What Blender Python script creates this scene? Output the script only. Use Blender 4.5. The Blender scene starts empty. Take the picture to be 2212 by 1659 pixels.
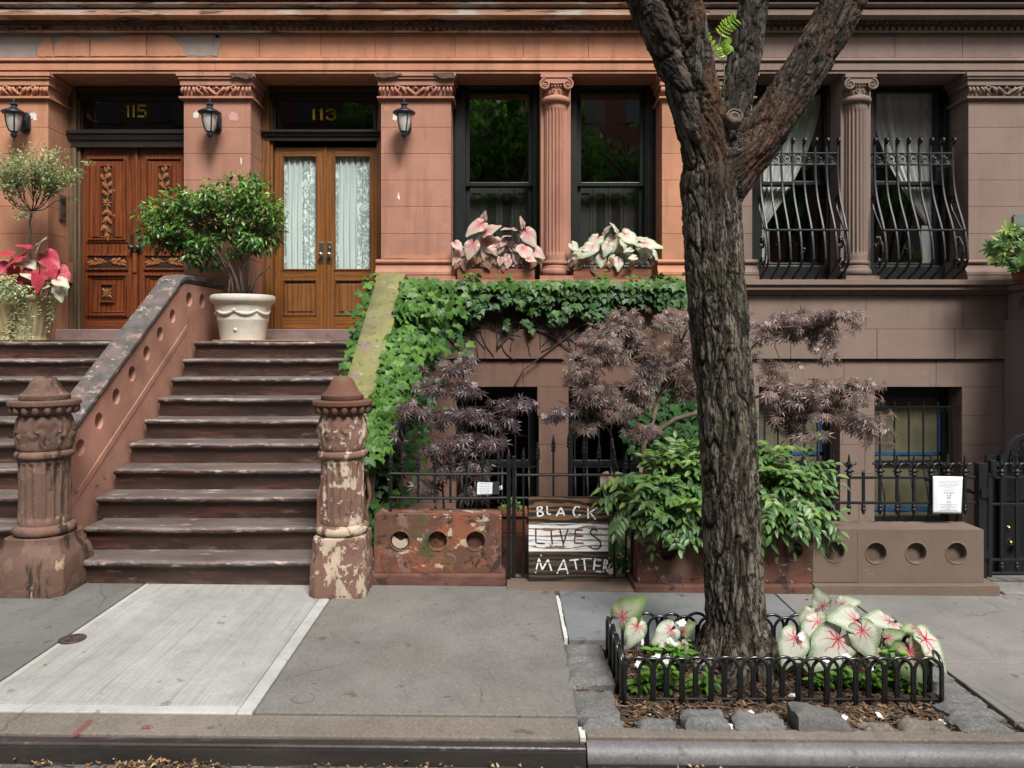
import bpy, math, random
import numpy as np
from mathutils import Vector, Matrix, noise
from mathutils.geometry import tessellate_polygon
R = math.radians
random.seed(7)
rng = np.random.default_rng(11)
C = bpy.context.scene.collection
# measuring frame of the survey: focal length and eye height in picture units
F = 26/36*2212; CX = 1090; CY = 737; H = 1.7
def X(px, d): return (px-CX)*d/F
def Z(py, d): return H-(py-CY)*d/F
def P(px, py, d): return Vector((X(px, d), d, Z(py, d)))
def gz(x): return -0.010*(x+2.2)          # the pavement falls gently to the right

# ------------------------------------------------------------ objects
def tag(o, label=None, cat=None, group=None, kind=None):
    if label: o['label'] = label
    if cat: o['category'] = cat
    if group: o['group'] = group
    if kind: o['kind'] = kind
    return o
def thing(name, label, cat, loc=(0, 0, 0), group=None):
    o = bpy.data.objects.new(name, None); C.objects.link(o)
    o.empty_display_size = 0.1
    o.location = loc
    return tag(o, label, cat, group)
def adopt(o, parent):
    if parent is None: return o
    o.parent = parent
    if parent.type == 'EMPTY': o.matrix_parent_inverse = Matrix.Translation(-Vector(parent.location))
    else: o.matrix_parent_inverse = Matrix.Identity(4)
    return o
def kids(o): return [c for c in C.objects if c.parent == o]
def copy_tree(o, parent=None):
    ch = kids(o)
    c = o.copy(); C.objects.link(c)
    if parent is not None:
        c.parent = parent; c.matrix_parent_inverse = o.matrix_parent_inverse.copy()
    for k in ch: copy_tree(k, c)
    return c

class MB:
    """collects vertices and faces, becomes ONE mesh object"""
    def __init__(s): s.v = []; s.f = []; s.uv = None
    def add(s, vs, fs):
        n = len(s.v); s.v += [tuple(p) for p in vs]
        s.f += [tuple(i+n for i in f) for f in fs]
        return s
    def box(s, x0, x1, y0, y1, z0, z1):
        return s.add([(x0,y0,z0),(x1,y0,z0),(x1,y1,z0),(x0,y1,z0),(x0,y0,z1),(x1,y0,z1),(x1,y1,z1),(x0,y1,z1)],
                     [(0,3,2,1),(4,5,6,7),(0,1,5,4),(1,2,6,5),(2,3,7,6),(3,0,4,7)])
    def prism(s, poly, f0, f1, holes=()):
        """poly of 2D points; f0/f1 map a 2D point to 3D on either end face"""
        loops = [list(poly)]+[list(h) for h in holes]
        flat = [p for l in loops for p in l]
        n = len(flat)
        a = [f0(*p) for p in flat]; b = [f1(*p) for p in flat]
        tris = tessellate_polygon([[Vector((p[0], p[1], 0)) for p in l] for l in loops])
        fs = []
        for t in tris:
            fs.append(tuple(t)); fs.append(tuple(n+i for i in reversed(t)))
        o = 0
        for l in loops:
            m = len(l)
            for i in range(m):
                j = (i+1) % m
                fs.append((o+i, o+j, n+o+j, n+o+i))
            o += m
        return s.add(a+b, fs)
    def prism_y(s, poly, y0, y1, holes=()):      # poly in x,z
        return s.prism(poly, lambda x, z: (x, y0, z), lambda x, z: (x, y1, z), holes)
    def prism_x(s, poly, x0, x1, holes=()):      # poly in y,z
        return s.prism(poly, lambda y, z: (x0, y, z), lambda y, z: (x1, y, z), holes)
    def profile_x(s, prof, x0, x1):
        """open profile of (y,z) run along x, with ends"""
        n = len(prof)
        a = [(x0, y, z) for y, z in prof]; b = [(x1, y, z) for y, z in prof]
        return s.add(a+b, [(i, i+1, n+i+1, n+i) for i in range(n-1)]+[tuple(range(n)), tuple(range(2*n-1, n-1, -1))])
    def lathe(s, prof, c=(0, 0, 0), seg=24, wob=None, cap=True):
        vs = []; fs = []
        for r, z in prof:
            for k in range(seg):
                a = 2*math.pi*k/seg
                rr = r*(wob(a, z) if wob else 1)
                vs.append((c[0]+rr*math.cos(a), c[1]+rr*math.sin(a), c[2]+z))
        m = len(prof)
        for i in range(m-1):
            for k in range(seg):
                k2 = (k+1) % seg
                fs.append((i*seg+k, i*seg+k2, (i+1)*seg+k2, (i+1)*seg+k))
        if cap: fs.append(tuple(range(seg-1, -1, -1))); fs.append(tuple((m-1)*seg+k for k in range(seg)))
        return s.add(vs, fs)
    def tube(s, pts, r, seg=8, flat=None, cap=True):
        """round (or flat=(w,t) strap) bar through pts; r number or list"""
        pts = [Vector(p) for p in pts]; n = len(pts)
        rs = r if hasattr(r, '__len__') else [r]*n
        vs = []; fs = []
        up = None
        for i, p in enumerate(pts):
            t = (pts[min(i+1, n-1)]-pts[max(i-1, 0)])
            if t.length < 1e-9: t = Vector((0, 0, 1))
            t.normalize()
            if up is None:
                up = Vector((0, 1, 0)) if abs(t.y) < 0.9 else Vector((1, 0, 0))
            u = up-t*up.dot(t)
            if u.length < 1e-4: u = t.orthogonal()
            u.normalize(); w = t.cross(u); up = u
            if flat:
                a, b = flat
                for q in ((-a, -b), (a, -b), (a, b), (-a, b)): vs.append(p+w*q[0]/2+u*q[1]/2)
            else:
                for k in range(seg):
                    an = 2*math.pi*k/seg
                    vs.append(p+(u*math.cos(an)+w*math.sin(an))*rs[i])
        sg = 4 if flat else seg
        for i in range(n-1):
            for k in range(sg):
                k2 = (k+1) % sg
                fs.append((i*sg+k, i*sg+k2, (i+1)*sg+k2, (i+1)*sg+k))
        if cap: fs.append(tuple(range(sg-1, -1, -1))); fs.append(tuple((n-1)*sg+k for k in range(sg)))
        return s.add(vs, fs)
    def ball(s, c, rx, ry=None, rz=None, nu=10, nv=7):
        ry = ry or rx; rz = rz or rx
        vs = [(c[0], c[1], c[2]-rz)]
        for i in range(1, nv):
            b = -math.pi/2+math.pi*i/nv
            for k in range(nu):
                a = 2*math.pi*k/nu
                vs.append((c[0]+rx*math.cos(b)*math.cos(a), c[1]+ry*math.cos(b)*math.sin(a), c[2]+rz*math.sin(b)))
        vs.append((c[0], c[1], c[2]+rz)); T = len(vs)-1
        fs = [(0, 1+(k+1) % nu, 1+k) for k in range(nu)]
        for i in range(nv-2):
            for k in range(nu):
                k2 = (k+1) % nu
                fs.append((1+i*nu+k, 1+i*nu+k2, 1+(i+1)*nu+k2, 1+(i+1)*nu+k))
        fs += [(T, 1+(nv-2)*nu+k, 1+(nv-2)*nu+(k+1) % nu) for k in range(nu)]
        return s.add(vs, fs)
    def grid(s, fn, nu, nv, closeu=False):
        vs = [fn(i/nu, j/nv) for j in range(nv+1) for i in range(nu+(0 if closeu else 1))]
        w = nu if closeu else nu+1
        fs = [(j*w+i, j*w+(i+1) % w, (j+1)*w+(i+1) % w, (j+1)*w+i) for j in range(nv) for i in range(nu)]
        return s.add(vs, fs)
    def warp(s, fn): s.v = [tuple(fn(Vector(p))) for p in s.v]; return s
    def tilt(s): s.v = [(x, y, z+gz(x)) for x, y, z in s.v]; return s
    def build(s, name, mat, parent=None, smooth=None, bevel=0, seg=2, fix=True):
        me = bpy.data.meshes.new(name)
        me.from_pydata(s.v, [], s.f)
        if fix:
            import bmesh
            bm = bmesh.new(); bm.from_mesh(me)
            bmesh.ops.recalc_face_normals(bm, faces=bm.faces); bm.to_mesh(me); bm.free()
        for m in (mat if isinstance(mat, (list, tuple)) else [mat]): me.materials.append(m)
        if smooth is True: me.shade_smooth()
        elif smooth: 
            me.shade_smooth(); me.set_sharp_from_angle(angle=R(smooth))
        o = bpy.data.objects.new(name, me); C.objects.link(o)
        if bevel:
            b = o.modifiers.new('soft edges', 'BEVEL'); b.width = bevel; b.segments = seg
            b.limit_method = 'ANGLE'; b.angle_limit = R(35)
        return adopt(o, parent)

def circle(cx, cy, r, n=24): return [(cx+r*math.cos(2*math.pi*k/n), cy+r*math.sin(2*math.pi*k/n)) for k in range(n)]

# ------------------------------------------------------------ leaves
def frames(tip, nor):
    t = tip/np.linalg.norm(tip, axis=1, keepdims=True)
    n = nor-t*np.sum(nor*t, axis=1, keepdims=True)
    n = n/np.maximum(np.linalg.norm(n, axis=1, keepdims=True), 1e-6)
    x = np.cross(t, n)
    return np.stack([x, t, n], axis=2)           # columns: side, tip, normal
class Leaf:
    def __init__(s, verts, faces, uv=None, ring=None):
        s.ring = ring; s.v = np.array(verts, float); s.f = faces; s.uv = np.array(uv if uv is not None else [(a, b) for a, b, c in verts], float)
def leafmesh(name, tmpl, pos, tip, nor, scale, mat, parent=None, tint=None, smooth=True):
    """one mesh of many leaves; tmpl is a Leaf or a list of Leaf"""
    pos = np.array(pos, float); tip = np.array(tip, float); nor = np.array(nor, float)
    N = len(pos); scale = np.broadcast_to(np.array(scale, float), (N,))
    M = frames(tip, nor)
    tm = tmpl if isinstance(tmpl, list) else [tmpl]
    pick = np.arange(N) % len(tm)
    V = []; FA = []; UV = []; TI = []; RG = []; off = 0
    for i in range(N):
        L = tm[pick[i]]
        V.append(L.v @ M[i].T*scale[i]+pos[i])
        FA += [tuple(k+off for k in f) for f in L.f]
        UV.append(L.uv); off += len(L.v)
        if tint is not None: TI.append(np.full(len(L.v), tint[i]))
        if L.ring is not None: RG.append(L.ring)
    V = np.concatenate(V); UV = np.concatenate(UV)
    me = bpy.data.meshes.new(name)
    me.from_pydata(V.tolist(), [], FA)
    lay = me.uv_layers.new(name='UVMap')
    li = np.zeros(len(me.loops), np.int32); me.loops.foreach_get('vertex_index', li)
    lay.data.foreach_set('uv', UV[li].astype(np.float32).ravel())
    if tint is not None:
        at = me.attributes.new('tint', 'FLOAT', 'POINT'); at.data.foreach_set('value', np.concatenate(TI).astype(np.float32))
    if RG: at = me.attributes.new('ring', 'FLOAT', 'POINT'); at.data.foreach_set('value', np.concatenate(RG).astype(np.float32))
    me.materials.append(mat)
    if smooth: me.shade_smooth()
    o = bpy.data.objects.new(name, me); C.objects.link(o)
    return adopt(o, parent)
def rnd(n, s=1.0): return rng.normal(0, s, (n, 3))

def oval_leaf(w=0.45, fold=0.12, droop=0.12):
    # tip along +y, length 1
    ys = [0, .22, .5, .78, 1]; ws = [0.03, .8, 1, .62, 0]
    v = []; f = []
    for y, k in zip(ys, ws):
        z = -droop*y*y
        v += [(-w/2*k, y, z+fold*k*.5), (0, y, z), (w/2*k, y, z+fold*k*.5)]
    for i in range(4):
        a = i*3
        f += [(a, a+1, a+4, a+3), (a+1, a+2, a+5, a+4)]
    return Leaf(v, f)
def small_leaf(w=.5, fold=.1):
    v = [(0, 0, 0), (-w/2, .45, fold), (0, .5, 0), (w/2, .45, fold), (0, 1, -.08)]
    return Leaf(v, [(0, 2, 1), (0, 3, 2), (1, 2, 4), (2, 3, 4)])
def palmate(n=7, w=.13, spread=125, seed=0):
    r = random.Random(seed); v = [(0, 0, 0)]; f = []
    for k in range(n):
        a = R(-spread+2*spread*k/(n-1)) if n > 1 else 0
        L = (1-.38*abs(k-(n-1)/2)/((n-1)/2))*r.uniform(.9, 1.1)
        dx, dy = math.sin(a), math.cos(a); sx, sy = dy, -dx
        b = len(v); dz = -.16*r.uniform(.6, 1.6)
        v += [(dx*L*.42-sx*w, dy*L*.42-sy*w, .02), (dx*L*.42+sx*w, dy*L*.42+sy*w, .02), (dx*L, dy*L, dz)]
        f += [(0, b+1, b), (b, b+1, b+2)]
    return Leaf(v, f)
def ivy_leaf(seed=0):
    # three pointed lobes, stalk at origin, tip +y
    r = random.Random(seed)
    out = [(0, .02), (-.28, -.1), (-.52, .12), (-.62, .42), (-.36, .46), (-.22, .62), (0, 1.0), (.22, .62), (.36, .46), (.62, .42), (.52, .12), (.28, -.1)]
    out = [(x*r.uniform(.9, 1.1), y*r.uniform(.92, 1.08)) for x, y in out]
    v = [(0, .38, 0.0)]+[(x, y, -.22*x*x-.14*max(y, 0)**2+.05*(1 if i % 2 else -1)) for i, (x, y) in enumerate(out)]
    n = len(out)
    return Leaf(v, [(0, 1+(i+1) % n, 1+i) for i in range(n)])
def heart_leaf(cup=.14, rings=5, seed=0, width=.72):
    """caladium: stalk joins at the origin of the uv plane; uv holds the flat leaf, tip at +y"""
    r = random.Random(seed); n = 32
    def rad(a):                                  # a measured from the tip direction
        c = abs(a)/math.pi
        base = 0.60*(1-c)**.9+0.44
        tipk = .36*math.exp(-(a/.24)**2)+.08*math.exp(-(a/.6)**2)
        notch = -.52*math.exp(-((math.pi-abs(a))/.30)**2)
        return base+tipk+notch
    v = [(0, 0, 0)]; uv = [(0, 0)]; f = []
    ph = r.uniform(0, 6)
    for j in range(1, rings+1):
        q = j/rings
        for k in range(n):
            a = -math.pi+2*math.pi*(k+.5)/n
            rr = rad(a)*q
            x = math.sin(a)*rr*width/.72*.86; y = math.cos(a)*rr
            z = -cup*(y*y*.9)-cup*.5*x*x+(.05*math.sin(a*5+ph)+.03*math.sin(a*9+ph*2))*q*q+.12*abs(x)*(1 if y < .3 else .5)*.5
            v.append((x, y, z)); uv.append((x, y))
    for k in range(n):
        f.append((0, 1+(k+1) % n, 1+k))
    for j in range(rings-1):
        for k in range(n):
            k2 = (k+1) % n; a = 1+j*n; b = 1+(j+1)*n
            f.append((a+k, a+k2, b+k2, b+k))
    return Leaf(v, f, uv, np.array([0.0]+[(j+1)/rings for j in range(rings) for k in range(n)]))
# ------------------------------------------------------------ materials
class NM:
    def __init__(s, name):
        s.m = bpy.data.materials.new(name); s.m.use_nodes = True
        s.t = s.m.node_tree; s.t.nodes.clear()
        s.out = s.n('ShaderNodeOutputMaterial'); s.bsdf = s.n('ShaderNodeBsdfPrincipled')
        s.l(s.bsdf.outputs[0], s.out.inputs[0])
        s._tc = None
    def n(s, t, **kw):
        k = s.t.nodes.new(t)
        for a, b in kw.items(): setattr(k, a, b)
        return k
    def l(s, a, b): s.t.links.new(a, b)
    def tc(s, which='Object'):
        if s._tc is None: s._tc = s.n('ShaderNodeTexCoord')
        return s._tc.outputs[which]
    def put(s, sock, val):
        if hasattr(val, 'is_linked') or hasattr(val, 'links'): s.l(val, sock)
        elif isinstance(val, (tuple, list)) and len(val) == 3 and len(sock.default_value) == 4: sock.default_value = (*val, 1)
        else: sock.default_value = val
    def map(s, vec, scale=(1, 1, 1), loc=(0, 0, 0), rot=(0, 0, 0)):
        k = s.n('ShaderNodeMapping'); s.l(vec, k.inputs[0])
        k.inputs[1].default_value = loc; k.inputs[2].default_value = rot; k.inputs[3].default_value = scale
        return k.outputs[0]
    def noise(s, scale, detail=4, rough=.55, vec=None, stretch=None, dist=0, loc=(0, 0, 0)):
        vec = vec or s.tc()
        if stretch or loc != (0, 0, 0): vec = s.map(vec, stretch or (1, 1, 1), loc)
        k = s.n('ShaderNodeTexNoise'); s.l(vec, k.inputs['Vector'])
        k.inputs['Scale'].default_value = scale; k.inputs['Detail'].default_value = detail
        k.inputs['Roughness'].default_value = rough; k.inputs['Distortion'].default_value = dist
        return k.outputs[0]
    def voro(s, scale, vec=None, feature='F1', stretch=None, out=0):
        vec = vec or s.tc()
        if stretch: vec = s.map(vec, stretch)
        k = s.n('ShaderNodeTexVoronoi', feature=feature); s.l(vec, k.inputs['Vector']); k.inputs['Scale'].default_value = scale
        return k.outputs[out]
    def wave(s, scale, vec=None, dist=3, detail=2, dscale=1, stretch=None, direction='X'):
        vec = vec or s.tc()
        if stretch: vec = s.map(vec, stretch)
        k = s.n('ShaderNodeTexWave', bands_direction=direction); s.l(vec, k.inputs['Vector'])
        k.inputs['Scale'].default_value = scale; k.inputs['Distortion'].default_value = dist
        k.inputs['Detail'].default_value = detail; k.inputs['Detail Scale'].default_value = dscale
        return k.outputs[1]
    def step(s, fac, a, b):                      # 0 below a, 1 above b
        k = s.n('ShaderNodeMapRange'); k.clamp = True; s.put(k.inputs[0], fac)
        k.inputs[1].default_value = a; k.inputs[2].default_value = b
        return k.outputs[0]
    def ramp(s, fac, stops):
        k = s.n('ShaderNodeValToRGB'); s.put(k.inputs[0], fac)
        e = k.color_ramp.elements
        while len(e) < len(stops): e.new(.5)
        for q, (p, c) in zip(e, stops): q.position = p; q.color = (*c, 1)
        return k.outputs[0]
    def mix(s, fac, a, b, mode='MIX'):
        k = s.n('ShaderNodeMix', data_type='RGBA', blend_type=mode)
        s.put(k.inputs[0], fac); s.put(k.inputs[6], a); s.put(k.inputs[7], b)
        return k.outputs[2]
    def math(s, op, a, b=0.0, c=None):
        k = s.n('ShaderNodeMath', operation=op); s.put(k.inputs[0], a); s.put(k.inputs[1], b)
        if c is not None: s.put(k.inputs[2], c)
        return k.outputs[0]
    def sep(s, vec):
        k = s.n('ShaderNodeSeparateXYZ'); s.l(vec, k.inputs[0]); return k.outputs
    def attr(s, name, out='Fac'):
        k = s.n('ShaderNodeAttribute', attribute_name=name); return k.outputs[out]
    def island(s): return s.n('ShaderNodeNewGeometry').outputs['Random Per Island']
    def geo(s, o): return s.n('ShaderNodeNewGeometry').outputs[o]
    def bump(s, h, strength=.3, dist=.01):
        k = s.n('ShaderNodeBump'); k.inputs['Strength'].default_value = strength; k.inputs['Distance'].default_value = dist
        s.put(k.inputs['Height'], h); s.l(k.outputs[0], s.bsdf.inputs['Normal']); return k
    def set(s, col=None, rough=.8, spec=None, metal=None, **kw):
        b = s.bsdf
        if col is not None: s.put(b.inputs['Base Color'], col)
        s.put(b.inputs['Roughness'], rough)
        if spec is not None: s.put(b.inputs['Specular IOR Level'], spec)
        if metal is not None: s.put(b.inputs['Metallic'], metal)
        for k, v in kw.items(): s.put(b.inputs[k.replace('_', ' ')], v)
        return s.m

def stone(name, c, var=.25, stain=(.05, .04, .035), stain_amt=.35, rough=.88, tone2=None, bump=.25, world=True):
    k = NM(name); v = k.geo('Position') if world else k.tc()
    big = k.noise(1.1, 5, .6, v); mid = k.noise(7, 6, .65, v, loc=(3, 1, 7)); fine = k.noise(140, 3, .7, v)
    streak = k.noise(2.2, 5, .6, v, stretch=(3.2, 3.2, .35), loc=(9, 2, 1))
    lo = tuple(q*(1-var) for q in c); hi = tuple(min(1, q*(1+var*.7)) for q in c)
    col = k.ramp(big, [(.3, lo), (.52, c), (.72, hi)])
    if tone2: col = k.mix(k.math('MULTIPLY', k.step(k.noise(2.3, 6, .6, v, loc=(5, 5, 5)), .45, .7), .7), col, tone2)
    col = k.mix(k.math('MULTIPLY', k.step(streak, .50, .70), stain_amt), col, stain)
    col = k.mix(k.math('MULTIPLY', k.step(mid, .5, .72), .45), col, lo)
    grime = k.step(k.noise(1.9, 7, .7, v, loc=(12, 3, 8), dist=.5), .50, .68)
    col = k.mix(k.math('MULTIPLY', grime, stain_amt*.8), col, tuple(q*.5 for q in c))
    fl = k.step(k.noise(5.5, 6, .68, v, loc=(2, 11, 4)), .64, .67)
    col = k.mix(k.math('MULTIPLY', fl, .45), col, tuple(min(1, q*1.3) for q in c))
    col = k.mix(k.math('MULTIPLY', k.step(fine, .35, .75), .18), col, hi)
    isl = k.island(); col = k.mix(.16, col, k.ramp(isl, [(0, lo), (1, hi)]))
    h = k.math('ADD', k.math('MULTIPLY', mid, .8), k.math('ADD', k.math('MULTIPLY', fine, .35), k.math('MULTIPLY', fl, .3)))
    k.bump(h, bump*1.6, .010)
    return k.set(col, k.step(mid, -.6, 1.4) if False else rough, spec=.3)

def peel(name, base, layers, rough=.85, bumpd=.006, bscale=1.0, grain=.2):
    """old paint: every layer = (colour, noise scale, threshold, softness, stretch or None)"""
    k = NM(name); v = k.geo('Position')
    big = k.noise(2.0, 5, .6, v)
    col = k.ramp(big, [(.3, tuple(q*.7 for q in base)), (.7, tuple(min(1, q*1.25) for q in base))])
    h = k.math('MULTIPLY', k.noise(60, 4, .6, v), .25)
    for i, (c, sc, th, so, st) in enumerate(layers):
        nz = k.noise(sc, 8, .62, v, stretch=st, loc=(i*3.7+1, i*1.3, i*5.1), dist=.3)
        msk = k.step(nz, th, th+so)
        cc = k.mix(k.noise(sc*4, 3, .6, v), tuple(q*.75 for q in c), tuple(min(1, q*1.15) for q in c))
        col = k.mix(msk, col, cc)
        h = k.math('SUBTRACT', h, k.math('MULTIPLY', msk, .6 if i % 2 == 0 else -.35))
    k.bump(h, .55*bscale, bumpd)
    return k.set(col, rough, spec=.3)

def leafmat(name, lo, hi, young=None, rough=.45, trans=.25, attr=False, spec=.5):
    k = NM(name)
    col = k.ramp(k.island(), [(0, lo), (1, hi)])
    if attr and young: col = k.mix(k.attr('tint'), col, young)
    back = k.mix(.5, col, tuple(min(1, q*1.3) for q in hi))
    c2 = k.mix(k.geo('Backfacing'), col, back)
    k.set(c2, rough, spec=spec)
    tr = k.n('ShaderNodeBsdfTranslucent'); k.put(tr.inputs[0], k.mix(.0, col, col))
    mx = k.n('ShaderNodeMixShader'); mx.inputs[0].default_value = trans
    k.l(k.bsdf.outputs[0], mx.inputs[1]); k.l(tr.outputs[0], mx.inputs[2]); k.l(mx.outputs[0], k.out.inputs[0])
    return k.m

def caladium(name, edge, mid, heart, vein, rim, vw=.05, spread=.5, speck=0):
    """radial veins in the leaf's own uv plane"""
    k = NM(name); uv = k.n('ShaderNodeUVMap').outputs[0]
    x, y, _ = k.sep(uv)
    r = k.math('SQRT', k.math('ADD', k.math('MULTIPLY', x, x), k.math('MULTIPLY', y, y)))
    a = k.math('ARCTAN2', x, y)
    cb = k.n('ShaderNodeCombineXYZ'); k.put(cb.inputs[2], k.math('MULTIPLY', k.island(), 37.0)); va = k.n('ShaderNodeVectorMath', operation='ADD'); k.l(uv, va.inputs[0]); k.l(cb.outputs[0], va.inputs[1])
    wob = k.math('MULTIPLY', k.math('SUBTRACT', k.noise(2.6, 3, .6, va.outputs[0]), .5), 1.1)
    s = k.math('ABSOLUTE', k.math('SINE', k.math('MULTIPLY', k.math('ADD', a, wob), k.math('MULTIPLY_ADD', k.island(), 1.9, 3.4))))
    s = k.math('MULTIPLY', s, k.math('ADD', r, .06))               # width in leaf units
    s = k.math('ADD', s, k.math('MULTIPLY', r, vw*.75)); main = k.step(s, vw, vw*.45)
    s2 = k.math('ABSOLUTE', k.math('SINE', k.math('ADD', k.math('MULTIPLY', a, 13), k.math('MULTIPLY', r, 16))))
    fine = k.math('MULTIPLY', k.step(s2, .22, .05), .35)
    nz = k.noise(4, 4, .6, va.outputs[0])
    isl = k.island()
    body = k.mix(k.step(k.math('ADD', k.math('MULTIPLY', k.attr('ring'), 1.05), k.math('MULTIPLY', nz, .35)), spread+.5, spread), edge, mid)
    fade = k.step(k.math('ADD', r, k.math('MULTIPLY', nz, .25)), .62, .12)
    body = k.mix(k.math('MULTIPLY', fade, .75), body, heart)
    body = k.mix(fine, body, k.mix(fade, rim, heart))
    veinfade = k.step(k.math('ADD', r, k.math('MULTIPLY', isl, .15)), 1.0, .35)
    col = k.mix(k.math('MULTIPLY', main, veinfade), body, vein)
    edgem = k.step(k.math('ADD', k.attr('ring'), k.math('MULTIPLY', k.noise(9, 3, .6, uv), .35)), .92, 1.18)
    col = k.mix(k.math('MULTIPLY', edgem, .8), col, rim)
    if speck: col = k.mix(k.step(k.noise(9, 5, .7, uv, loc=(4, 4, 0)), .58, .64), col, rim)
    col = k.mix(k.math('MULTIPLY', isl, .22), col, tuple(q*.6 for q in rim))
    k.bump(k.math('ADD', main, fine), -.25, .01)
    k.set(col, .5, spec=.4)
    tr = k.n('ShaderNodeBsdfTranslucent'); k.put(tr.inputs[0], col)
    mx = k.n('ShaderNodeMixShader'); mx.inputs[0].default_value = .25
    k.l(k.bsdf.outputs[0], mx.inputs[1]); k.l(tr.outputs[0], mx.inputs[2]); k.l(mx.outputs[0], k.out.inputs[0])
    return k.m

def plain(name, c, rough=.6, metal=0, spec=.5, var=.15, scale=8, bump=0):
    k = NM(name); nz = k.noise(scale, 5, .6)
    col = k.ramp(nz, [(.3, tuple(q*(1-var) for q in c)), (.7, tuple(min(1, q*(1+var)) for q in c))])
    if bump: k.bump(k.noise(scale*8, 4, .6), bump, .005)
    return k.set(col, rough, spec=spec, metal=metal)
def wood(name, lo, hi, axis='Z', scale=14, rough=.4, dark=None, coat=.3):
    k = NM(name); v = k.geo('Position')
    st = {'Z': (1, 1, .09), 'X': (.09, 1, 1)}[axis]
    w = k.wave(scale*.55, v, 9, 3, 1.2, stretch=st, direction='X' if axis == 'Z' else 'Z')
    g = k.noise(scale*9, 3, .6, v, stretch=st); b = k.noise(2.5, 4, .6, v)
    f = k.math('ADD', k.math('MULTIPLY', w, .28), k.math('ADD', k.math('MULTIPLY', g, .42), k.math('MULTIPLY', k.noise(scale*2.2, 4, .6, v, stretch=st, loc=(3, 3, 3)), .42)))
    col = k.ramp(f, [(.34, lo), (.72, hi)])
    col = k.mix(k.math('MULTIPLY', k.step(b, .4, .7), .45), col, dark or lo)
    col = k.mix(.25, col, k.ramp(k.island(), [(0, lo), (1, hi)]))
    k.bump(f, .12, .002)
    return k.set(col, rough, spec=.5, Coat_Weight=coat, Coat_Roughness=.25)
# ============================================================ camera, sky, light
scn = bpy.context.scene
cd = bpy.data.cameras.new('camera'); cam = bpy.data.objects.new('camera', cd); C.objects.link(cam)
cam.location = (0, 0, H); cam.rotation_euler = (R(90), 0, 0)
cd.sensor_width = 36; cd.lens = 26; cd.clip_end = 500; cd.clip_start = .05
cd.shift_x = 16/2212; cd.shift_y = -92.5/2212
scn.camera = cam
w = bpy.data.worlds.new('World'); scn.world = w; w.use_nodes = True
nt = w.node_tree; bg = nt.nodes['Background']
sky = nt.nodes.new('ShaderNodeTexSky'); sky.sky_type = 'NISHITA'; sky.sun_disc = False
sky.sun_elevation = R(62); sky.sun_rotation = R(200); sky.air_density = 1.0; sky.dust_density = 3.5; sky.ozone_density = 1
hs = nt.nodes.new('ShaderNodeHueSaturation'); hs.inputs['Saturation'].default_value = .22
nt.links.new(sky.outputs[0], hs.inputs['Color']); nt.links.new(hs.outputs[0], bg.inputs[0])
bg.inputs[1].default_value = .058
sl = bpy.data.lights.new('sun', 'SUN'); so = bpy.data.objects.new('sun', sl); C.objects.link(so)
sl.energy = 1.5; sl.angle = R(19); sl.color = (1, .96, .9)
# sun high behind the camera's left shoulder (rotation 200 deg = from -y, slightly -x)
sd = Vector((.28, -.72, 1.0)).normalized()
so.rotation_euler = sd.to_track_quat('Z', 'Y').to_euler()
sky.sun_elevation = math.asin(sd.z); sky.sun_rotation = math.atan2(sd.x, sd.y)
scn.view_settings.view_transform = 'Standard'; scn.view_settings.look = 'None'
scn.view_settings.exposure = 1.74; scn.view_settings.gamma = 1
scn.cycles.max_bounces = 7; scn.cycles.transparent_max_bounces = 12
scn.cycles.caustics_reflective = False; scn.cycles.caustics_refractive = False

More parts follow.
